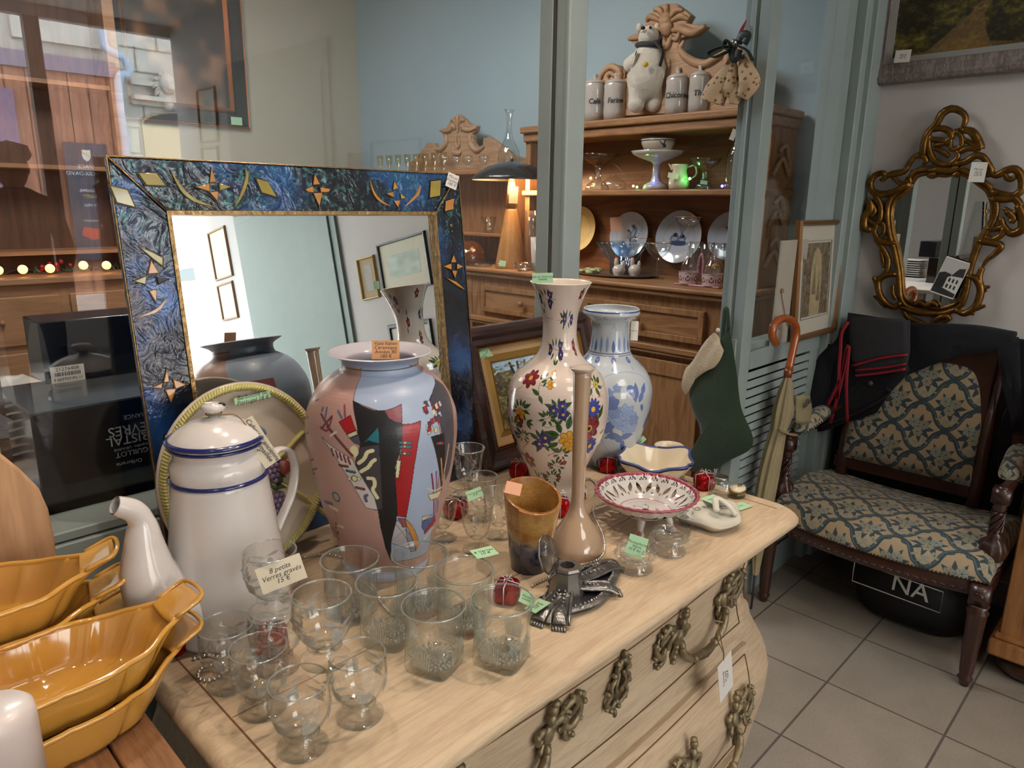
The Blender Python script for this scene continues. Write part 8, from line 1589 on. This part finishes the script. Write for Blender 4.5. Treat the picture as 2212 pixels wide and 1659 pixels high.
# folded apron with red piping
m_apr = mat('charcoal_cloth', '#2c2d31', .95, bump=.3, bscale=150); m_rdp = mat('crimson_piping', '#8e1022', .6); AP = thing('apron', 'folded charcoal apron with crimson piping and ribbons on the coat', 'apron', (2.86, .88, .95)); ao = (2.86, .88, .95)
for k, (x, poly) in enumerate(((2.872, [(1846, 683), (1966, 692), (1966, 760), (1958, 800), (1850, 812), (1836, 760), (1834, 700)]), (2.858, [(1836, 680), (1958, 690), (1960, 765), (1900, 775), (1842, 790), (1838, 740)]))): fold_poly('cloth', poly, x, .005, m_apr, AP, ao, .001)
for x, pts, r in ((2.848, [(1842, 790), (1900, 774), (1960, 766)], .0055), (2.862, [(1848, 800), (1900, 795), (1957, 786)], .0045), (2.860, [(1848, 812), (1900, 806), (1956, 797)], .0055)): MB().tube(bez([P(a, c, x=x)-Vector(ao) for a, c in pts], 12), r, 6).build('piping', m_rdp, AP)
for pts in ([(1832, 695), (1818, 720), (1815, 760), (1812, 800), (1810, 862)], [(1832, 745), (1822, 800), (1805, 840), (1786, 880)], [(1830, 750), (1818, 820), (1808, 860), (1793, 915)], [(1834, 748), (1828, 830), (1830, 913)]): MB().tube(bez([P(a, c, x=2.845)-Vector(ao) for a, c in pts], 14), .0065, 6, flat=.25, up=(1, 0, 0)).build('ribbon', m_rdp, AP)
# bag under the chair
t = thing('bag', 'black bag with white lettering pushed under the armchair', 'bag', (2.76, .60, 0)); b = MB(); b.lathe([(.12, 0), (.17, .02), (.19, .12), (.17, .20), (.10, .26), (.0, .27)], 28, sx=.85, sy=1.15, wob=lambda a, i: 1+.04*math.sin(5*a+i)); b.build('body', mat('black_bag', '#0e0d0f', .6, bump=.4, bscale=20), t)
text('NA', .085, m_tagw, t, basis((-.165, -.02, .175), (0, -1, -.03), (.1, 0, 1)), ext=.002); b = MB(); q = [(-.168, .17, .21), (-.168, -.12, .205), (-.166, -.12, .125), (-.166, .17, .13), (-.168, .17, .21)]; b.tube(q, .002, 5); b.build('label_frame', m_tagw, t)
# umbrella leaning in the corner
m_um = mat('khaki_nylon', '#8f8262', .7, var=.12, vscale=12, bump=.1); m_cane = mat('varnished_cane', '#a3521f', .22, coat=.6, var=.1, vscale=15); uo = P(1697, 812, y=1.035)
t = thing('umbrella', 'furled khaki umbrella with a curved varnished cane handle', 'umbrella', (uo.x, uo.y, 0)); U_ = Vector((uo.x, uo.y, 0)); hp3 = lambda x, y, d=0: P(x, y, y=1.03+d)-U_
MB().tube(bez([hp3(1675, 742), hp3(1668, 725), hp3(1672, 702), hp3(1690, 688), hp3(1712, 694), hp3(1720, 716), hp3(1714, 750), hp3(1704, 798)], 44), .0135, 14).build('handle', m_cane, t); MB().tube([hp3(1704, 796), hp3(1701, 815)], [.016, .014], 14).build('collar', mat('cane_collar', '#7a3a18', .3, coat=.5), t)
sec = [((1702, 812), .013, .012), ((1698, 838), .03, .022), ((1695, 870), .052, .03), ((1690, 900), .050, .032), ((1683, 925), .030, .026), ((1678, 940), .032, .028), ((1665, 1000), .044, .032), ((1652, 1070), .046, .032), ((1640, 1150), .036, .026), ((1632, 1240), .012, .01)]
b = MB(); n = 40; vs = []; fs = []
for i, ((x, y), rx, ry) in enumerate(sec):
    c = hp3(x, y); c.z = max(c.z, .02)
    for k in range(n): a = 2*PI*k/n; f_ = 1+.12*math.cos(8*a+i*.35); vs.append((c.x+rx*f_*math.cos(a), c.y+ry*f_*math.sin(a), c.z))
for i in range(len(sec)-1):
    for k in range(n): k2 = (k+1) % n; fs.append((i*n+k, (i+1)*n+k, (i+1)*n+k2, i*n+k2))
fs.append(tuple((len(sec)-1)*n+k for k in range(n))); b.add(vs, fs); b.build('canopy', m_um, t, subsurf=1)
b = MB(); b.grid(lambda u, v: hp3(1700+u*(36-10*abs(v-.5)), 850+v*60, 0)+Vector((0, -.032-.012*math.sin(PI*u), 0)), 10, 8); b.build('flap', m_um, t, solid=.002); MB().tube(bez([hp3(1664, 925)+Vector((0, -.034, 0)), hp3(1680, 932)+Vector((0, -.042, 0)), hp3(1702, 935)+Vector((0, -.030, 0))], 8), .012, 6, flat=.4).build('strap', m_um, t); text('‘PEPI', .036, INK, t, basis(hp3(1714, 862)+Vector((0, -.052, 0)), (-1, 0, -.25), (.25, 0, -1)), ext=.0005, shear=.1)
MB().tube([hp3(1632, 1238), Vector((hp3(1628, 1290).x, 0, .0))], [.005, .004], 8).build('tip', INK, t)
# two pictures leaning on the partition rail
def lean_pic(label, bl, br, tl, fm, prof, mount, cvf, inset, yb, nm='framed_print'):
    A = P(*bl, y=yb); Bp = P(*br, y=yb); A.z = Bp.z = 1.0035 if False else .9835; T = P(*tl, x=A.x); up = (T-A); h = up.length; w = (Bp-A).length
    t = thing(nm, label, 'picture', A); t.matrix_world = basis(A, Bp-A, up)
    frame(t, w, h, .02, fm, prof); MB().box(prof[-1][0]*.9, w-prof[-1][0]*.9, prof[-1][0]*.9, h-prof[-1][0]*.9, -.003, .001).build('mount', mount, t, smooth=False)
    if cvf: painted('print', cvf, flatfn((inset, inset*1.1, .0015), (w-2*inset, 0, 0), (0, h-2.2*inset, 0)), MATS['print_paper'], t)
    return t, w, h
cv = Canvas(120, 200, '#7a6d57', 1, 1); n = cv.noise(0, 14); n2 = cv.noise(0, 40); cv.a[:] = ramp(n*.5+n2*.5, [(0, '#3d342a'), (.5, '#6a5d4a'), (1, '#8f8068')]); cv.poly([(.28, .0), (.28, .6), (.36, .85), (.5, .95), (.64, .85), (.7, .6), (.66, 0)], '#b0a07c', .75); cv.poly([(.34, .3), (.42, .75), (.5, .3)], '#6a5a44', .8); cv.poly([(.52, .2), (.6, .6), (.66, .2)], '#5a4c3a', .7); cv.a *= (.85+.3*n2)[..., None]
t, w, h = lean_pic('gold-framed engraving of a ruined arch leaning on the partition rail', (1708, 738), (1798, 712), (1722, 476), mat('worn_gold_frame', '#7c5732', .35, metal=.5), [(0, .012), (.006, .020), (.014, .016), (.02, .006)], mat('grey_white_mount', '#b5b0a2', .7), cv, .075, 1.075); q = MB(); i_ = .068; q.tube([(i_, i_*1.1, .002), (w-i_, i_*1.1, .002), (w-i_, h-i_*1.1, .002), (i_, h-i_*1.1, .002), (i_, i_*1.1, .002)], .001, 4); q.build('ruled_line', m_wal, t)
t = thing('canvas_board', 'grey back of a framed board with hanging string, leaning behind the gold-framed engraving', 'picture', P(1665, 748, y=1.092)); A = t.location.copy(); A.z = .9835; t.matrix_world = basis(A, (1, 0, 0), P(1690, 520, x=A.x+.0)-A); hh_ = (P(1690, 520, x=A.x)-A).length
MB().box(0, .22, 0, hh_, -.006, 0).build('board', mat('grey_board', '#a39d90', .8, var=.05), t, smooth=False); MB().tube(bez([(.03, hh_*.52, .003), (.05, hh_*.42, .004), (.10, hh_*.22, .004), (.15, hh_*.1, .003)], 12), .0015, 5).ball((.032, hh_*.53, .004), .008).build('string', m_string, t)
# christmas stocking on the door post
SX = 2.205; so_ = P(1565, 668, x=SX); t = thing('christmas_stocking', 'dark green felt stocking with lace cuff hung on the door post', 'stocking', so_)
def sock(name, pts, x0, th_, m, amp=0, smooth_=40):
    c = bez([tuple(P(x, y, x=SX)-so_) for x, y in pts]+[tuple(P(*pts[0], x=SX)-so_)], smooth_)[:-1]; n = len(c); cen = sum(c, Vector())/n; b = MB(); R_ = 6
    for sgn in (-1, 1):
        vs = []
        for i in range(R_+1):
            for p in c: q = cen.lerp(p, i/R_); vs.append((sgn*th_*math.sqrt(max(0, 1-(i/R_)**2.2))+x0+amp*math.sin(q.y*120+q.z*60)*(i/R_), q.y, q.z))
        b.add(vs, [(i*n+k, i*n+(k+1) % n, (i+1)*n+(k+1) % n, (i+1)*n+k) for i in range(R_) for k in range(n)])
    return b.build(name, m, t)
m_felt = mat('green_felt', '#1f331c', .95, bump=.4, bscale=180, sheen=.3, var=.12, vscale=15); m_lace = mat('cream_lace', '#cdbb9f', .85, bump=.8, bscale=230)
sock('sock', [(1560, 722), (1574, 712), (1582, 745), (1592, 810), (1601, 880), (1622, 930), (1627, 955), (1615, 975), (1575, 995), (1545, 1014), (1515, 1022), (1488, 1015), (1478, 1000), (1500, 985), (1513, 955), (1511, 920), (1497, 890), (1488, 850), (1500, 810), (1540, 770)], 0, .022, m_felt, smooth_=80)
sock('lace_cuff', [(1550, 716), (1562, 735), (1568, 762), (1556, 788), (1532, 800), (1503, 822), (1488, 850), (1480, 838), (1483, 800), (1502, 778), (1528, 738)], -.018, .010, m_lace, .005, 44)
MB().tube(bez([tuple(P(x, y, x=SX)-so_) for x, y in ((1560, 735), (1563, 700), (1566, 670), (1571, 672), (1573, 715))], 16), .008, 6, flat=.4).build('hanging_loop', m_felt, t); MB().ball(P(1558, 712, x=SX)-so_+Vector((-.022, 0, 0)), (.003, .008, .008)).build('button', m_tagw, t)
# gilt rococo mirror on the white wall
m_rg = mat('aged_gilt', '#74501f', .32, metal=.8, var=.45, vscale=40, bump=.3, bscale=90); XG = 3.045; go = P(2020, 470, x=XG); GM = thing('gilt_mirror', 'carved gilt rococo mirror with pierced scroll crest on the white wall', 'mirror', go)
gz = lambda L, d=0: [P(1820+x/2.962, 180+y/2.962, x=XG)-go+Vector((-d, 0, 0)) for x, y in L]
GL = [(440, 640), (480, 592), (560, 575), (650, 590), (720, 578), (790, 590), (880, 650), (935, 700), (965, 800), (945, 890), (880, 990), (840, 1080), (805, 1200), (780, 1330), (740, 1400), (640, 1440), (560, 1432), (440, 1400), (392, 1340), (380, 1200), (355, 1060), (325, 960), (312, 830), (340, 745), (410, 690), (440, 640)]
gc = gz(GL); cen = sum(gc[:-1], Vector())/(len(gc)-1); b = MB(); n = len(gc)-1; b.add([cen]+gc[:-1], [(0, 1+k, 1+(k+1) % n) for k in range(n)]); b.build('looking_glass', m_mir, GM, smooth=False)
def gt(pts, r, d=.015, n=26, m=None, nm='scroll', flat=1):
    c = bez(gz(pts, d), n); rs = list(np.interp(np.linspace(0, 1, len(c)), np.linspace(0, 1, len(r)), r)) if hasattr(r, '__len__') else r; return c, rs
b = MB(); c = bez(gz(GL, .006), 120); b.tube(c, .008, 8); c2 = [cen+(p-cen)*1.07+Vector((-.006, 0, 0)) for p in c]; b.tube(c2, .010, 8)
for k in range(0, len(c2), 3): b.ball(cen+(c2[k]-cen)*1.03, (.008, .007, .007), 6, 4)
b.build('inner_frame', m_rg, GM)
SC_ = [([(440, 640), (350, 690), (260, 710), (200, 690), (185, 640), (215, 590), (270, 575), (280, 610), (250, 620)], [.013, .013, .014, .013, .012, .010, .006]),
 ([(270, 600), (330, 580), (400, 565), (430, 520), (470, 470), (520, 465), (545, 500), (520, 520)], [.009, .014, .011, .010, .012, .010, .006]), ([(330, 600), (380, 640), (430, 640), (440, 600)], [.008, .010, .008]),
 ([(520, 470), (530, 380), (560, 310), (610, 260), (640, 200), (700, 165), (760, 180), (795, 220), (780, 280), (750, 300)], [.014, .013, .012, .015, .014, .011, .010, .007]), ([(560, 330), (560, 420), (600, 500), (680, 520), (740, 480), (745, 430)], [.010, .012, .012, .010, .008]),
 ([(580, 300), (640, 290), (690, 310), (700, 350), (640, 390), (590, 400)], [.010, .012, .012, .01, .008]), ([(570, 360), (640, 370), (700, 395)], [.010, .012, .010]), ([(600, 420), (650, 440), (690, 470)], [.008, .010, .008]),
 ([(740, 300), (700, 350), (700, 420), (760, 410), (770, 350), (740, 310)], .009), ([(770, 300), (830, 310), (870, 360), (890, 420), (860, 400), (820, 380), (780, 360)], [.012, .015, .014, .010, .008]), ([(760, 440), (800, 420), (850, 420), (880, 440)], [.01, .012, .008]),
 ([(720, 520), (800, 500), (850, 465), (900, 470), (940, 520), (960, 570), (920, 590), (880, 560)], [.012, .013, .012, .010, .008]), ([(930, 560), (990, 590), (1050, 560), (1110, 550), (1150, 600), (1150, 680), (1100, 720), (1020, 710), (960, 690)], [.010, .013, .014, .014, .013, .013, .012]), ([(1040, 570), (1060, 610), (1100, 610), (1110, 580)], [.008, .010, .006]),
 ([(220, 720), (250, 780), (250, 860), (220, 900), (170, 870)], [.012, .012, .012, .010, .008]), ([(180, 750), (190, 800), (150, 860), (150, 920), (190, 940)], [.014, .018, .018, .012]), ([(200, 780), (215, 820), (190, 850)], .012), ([(230, 900), (270, 900), (270, 960), (240, 985), (215, 950), (230, 900)], .009), ([(200, 930), (240, 1000), (300, 1020), (340, 1020)], [.010, .013, .010]),
 ([(960, 740), (1040, 740), (1110, 740), (1140, 790), (1100, 830), (1040, 800)], [.013, .014, .013, .010, .008]), ([(1130, 780), (1160, 850), (1155, 930), (1090, 960), (1040, 920), (1020, 860)], [.014, .018, .016, .012, .010]), ([(1060, 820), (1100, 860), (1080, 890)], .012), ([(930, 930), (990, 930), (1040, 920), (1020, 970), (960, 1000), (920, 980)], [.010, .012, .010]), ([(880, 1010), (960, 1020), (1020, 1040), (980, 1090), (930, 1130), (900, 1180)], [.012, .013, .012, .009, .005]),
 ([(215, 1000), (270, 1060), (300, 1130), (290, 1200), (260, 1230)], [.006, .011, .012, .010, .008]), ([(250, 1060), (265, 1130), (270, 1180)], [.006, .009, .005]), ([(350, 1220), (290, 1225), (240, 1260), (240, 1330), (280, 1400), (340, 1430), (380, 1400)], [.010, .013, .013, .012, .010]), ([(210, 1240), (230, 1290)], .010), ([(210, 1360), (260, 1400), (290, 1430)], [.006, .011, .008]), ([(330, 1290), (330, 1340), (350, 1380)], .008),
 ([(800, 1230), (860, 1250), (890, 1320), (860, 1420), (790, 1470), (730, 1450)], [.010, .014, .014, .013, .010]), ([(900, 1180), (880, 1240), (900, 1300), (950, 1300)], [.010, .012, .010, .005]), ([(880, 1340), (930, 1320)], [.010, .005]), ([(860, 1440), (920, 1420)], [.010, .006]), ([(790, 1460), (850, 1475)], [.010, .006]), ([(800, 1290), (790, 1340), (760, 1400)], .009),
 ([(390, 1440), (430, 1500), (500, 1530), (560, 1555), (600, 1520), (650, 1490), (690, 1500), (640, 1540)], [.006, .013, .014, .014, .014, .012, .006]), ([(380, 1430), (470, 1460), (560, 1470), (650, 1470), (740, 1440)], [.009, .012, .013, .012, .009]), ([(470, 1410), (500, 1400), (540, 1420), (580, 1400), (610, 1420)], .010), ([(560, 560), (620, 555), (700, 560), (740, 540)], [.012, .015, .012]), ([(560, 595), (600, 580)], .012), ([(720, 590), (750, 575)], .010)]
for pts, r in SC_:
    c, rs = gt(pts, r, .014); b = MB(); b.tube(c, [q*.98 for q in rs] if hasattr(rs, '__len__') else rs*.98, 8)
    for k in range(0, len(c), 4): rr_ = (rs[k] if hasattr(rs, '__len__') else rs)*.75; b.ball(c[k]+Vector((-rr_*.7, 0, 0)), (rr_*.6, rr_*.7, rr_*.7), 6, 4)
    b.build('carved_scroll', m_rg, GM)
px_card('white luggage tag hanging from the crest of the gilt mirror', (2093, 393), (2128, 394), (2097, 350), go+Vector((-.05, 0, 0)), m_tagw, 'Miroir\ndoré\n120 €', .011, (-1, -.05, 0))
pc = card('black and white postcard of a large house tucked in the gilt mirror', [P(1820+570/2.962, 180+1335/2.962, x=3.02), P(1820+720/2.962, 180+1388/2.962, x=3.02), P(1820+655/2.962, 180+1100/2.962, x=3.025)], m_tagw, '', .01, name='postcard')
Mi = pc.matrix_world; cw_, ch_ = (P(1820+720/2.962, 180+1388/2.962, x=3.02)-P(1820+570/2.962, 180+1335/2.962, x=3.02)).length, 0
cvp = Canvas(80, 120, '#b5b3ae', 1, 1); cvp.poly([(0, 0), (1, 0), (1, .15), (0, .2)], '#2a2a2a'); cvp.poly([(0, .15), (.5, .2), (.5, .6), (.2, .62), (0, .55)], '#1e1e1e'); cvp.poly([(.4, .18), (1, .12), (1, .55), (.75, .65), (.4, .5)], '#c9c7c2'); cvp.poly([(.5, .55), (.7, .8), (.95, .85), (1, .6)], '#2b2b2b')
for k in range(6): cvp.poly([(.48+.16*(k % 3), .22+.17*(k//3)), (.56+.16*(k % 3), .21+.17*(k//3)), (.56+.16*(k % 3), .32+.17*(k//3)), (.48+.16*(k % 3), .33+.17*(k//3))], '#1e1e1e')
hc_ = (P(1820+655/2.962, 180+1100/2.962, x=3.025)-P(1820+570/2.962, 180+1335/2.962, x=3.02)).length*.98; painted('photograph', cvp, flatfn((-cw_*.48, -hc_*.48, .0006), (cw_*.96, 0, 0), (0, hc_*.96, 0)), MATS['print_paper'], pc)
# oil painting above
XA = 3.045; a0_ = P(1866, 189, x=XA); t = thing('framed_painting', 'forest path oil painting in a limed grey-brown frame, top right on the white wall', 'painting', a0_); t.matrix_world = basis(a0_, (0, -1, 0), (0, 0, 1)); m_lime = wood('limed_grey_frame', '#5c4a44', '#8f847e', 'Y', 12, .6, bump=.5); m_linen = mat('grey_linen_slip', '#8d8a86', .8)
frame(t, .82, .62, .085, m_lime, [(0, .01), (.006, .028), (.02, .036), (.034, .028), (.045, .030), (.06, .022), (.068, .024), (.072, .016)]); frame(t, .82, .62, .02, m_linen, [(.072, .014), (.092, .010)], name='slip')
cv = Canvas(300, 220, '#1d1a10', 1, 1); n = cv.noise(0, 9); n2 = cv.noise(0, 34); n3 = cv.noise(0, 80); cv.a[:] = ramp(n*.45+n2*.35+n3*.2, [(0, '#0e0d08'), (.45, '#2a2614'), (.62, '#4a421c'), (.8, '#6e6224'), (1, '#9a8c34')])
cv.poly([(.16, 0), (.5, 0), (.46, .12), (.44, .25), (.49, .42), (.47, .42), (.36, .25), (.26, .12)], '#8a6a40', .5); cv.poly([(.0, 0), (.2, .02), (.3, .10), (.5, .04), (.7, .0)], '#7a5c28', .5); cv.poly([(.3, .75), (.7, .62), (.8, .8), (.5, 1), (.3, 1)], '#8f8a24', .45)
for k in range(200): cv.ell(RNG.rand(), .25+RNG.rand()*.75, .018, .008, ['#14160c', '#3a3e1a', '#5d5a22', '#211a0e'][k % 4], RNG.rand()*3, .6)
for k in range(4): cv.curve([(.62+.09*k, .45), (.63+.09*k, .7), (.66+.08*k, 1)], .018, '#1a120c'); 
cv.ell(.60, .50, .03, .03, '#2b2c38'); cv.ell(.63, .56, .02, .04, '#7a7f8c'); cv.a *= (.8+.4*n3)[..., None]
painted('canvas', cv, flatfn((.092, .092, .006), (.636, 0, 0), (0, .436, 0)), MATS['oil_paint'], t)
px_card('white card standing on the corner of the forest painting frame', (1930, 136), (1964, 134), (1936, 109), a0_+Vector((-.035, 0, .08)), m_tagw, 'Signé\n60 €', .011, (-1, 0, 0))
# pine cupboard at the right edge
t = thing('pine_cupboard', 'pine cupboard with moulded plinth and round foot at the right edge', 'cupboard', (2.8, .1, 0)); m_pc = wood('orange_pine', '#8a5a34', '#b5804e', 'Z', 3.5, .4)
MB().box(-.235, .24, -.75, .205, .13, .86).build('body', m_pc, t, bevel=.004); MB().box(-.27, .24, -.78, .225, .075, .13).build('plinth', m_pc, t, bevel=.008); MB().box(-.255, .24, -.77, .215, .13, .145).build('plinth_moulding', m_pc, t, bevel=.005); MB().box(-.26, .24, -.77, .22, .86, .89).build('top', m_pc, t, bevel=.004); MB().box(-.245, -.235, -.70, .14, .19, .82).build('door', m_pc, t, bevel=.006)
m_ft = mat('dark_turned_foot', '#3d2015', .3, coat=.4)
for x, y in ((-.17, .12), (.15, .12), (-.17, -.68), (.15, -.68)): MB().lathe([(0, 0), (.06, 0), (.085, .02), (.09, .04), (.075, .065), (.05, .075)], 32, Matrix.Translation((x, y, 0))).build('round_foot', m_ft, t)
# price tag tied to the upper right handle of the commode
tc_ = P(1566, 1462, y=.455)
tg2 = card('white luggage tag tied to the upper right bronze handle of the commode', [P(1584, 1492, y=.452), P(1580, 1416, y=.452), P(1554, 1508, y=.452)], m_tagw, 'Commode\nde style\n420 €', .0075, shear=.3)
kn = P(1553, 1345, y=.455); b = MB(); b.tube(bez([kn, P(1550, 1380, y=.45), P(1562, 1408, y=.452), P(1563, 1426, y=.4515)], 14), .0009, 5).tube(bez([kn, P(1558, 1385, y=.452), P(1564, 1410, y=.452), P(1563, 1426, y=.4515)], 14), .0009, 5); b.tube([P(1545, 1341, y=.448), P(1560, 1344, y=.446), P(1555, 1352, y=.455)], .0013, 5)
so = b.build('string', m_string, None); so.parent = tg2; so.matrix_parent_inverse = tg2.matrix_world.inverted()
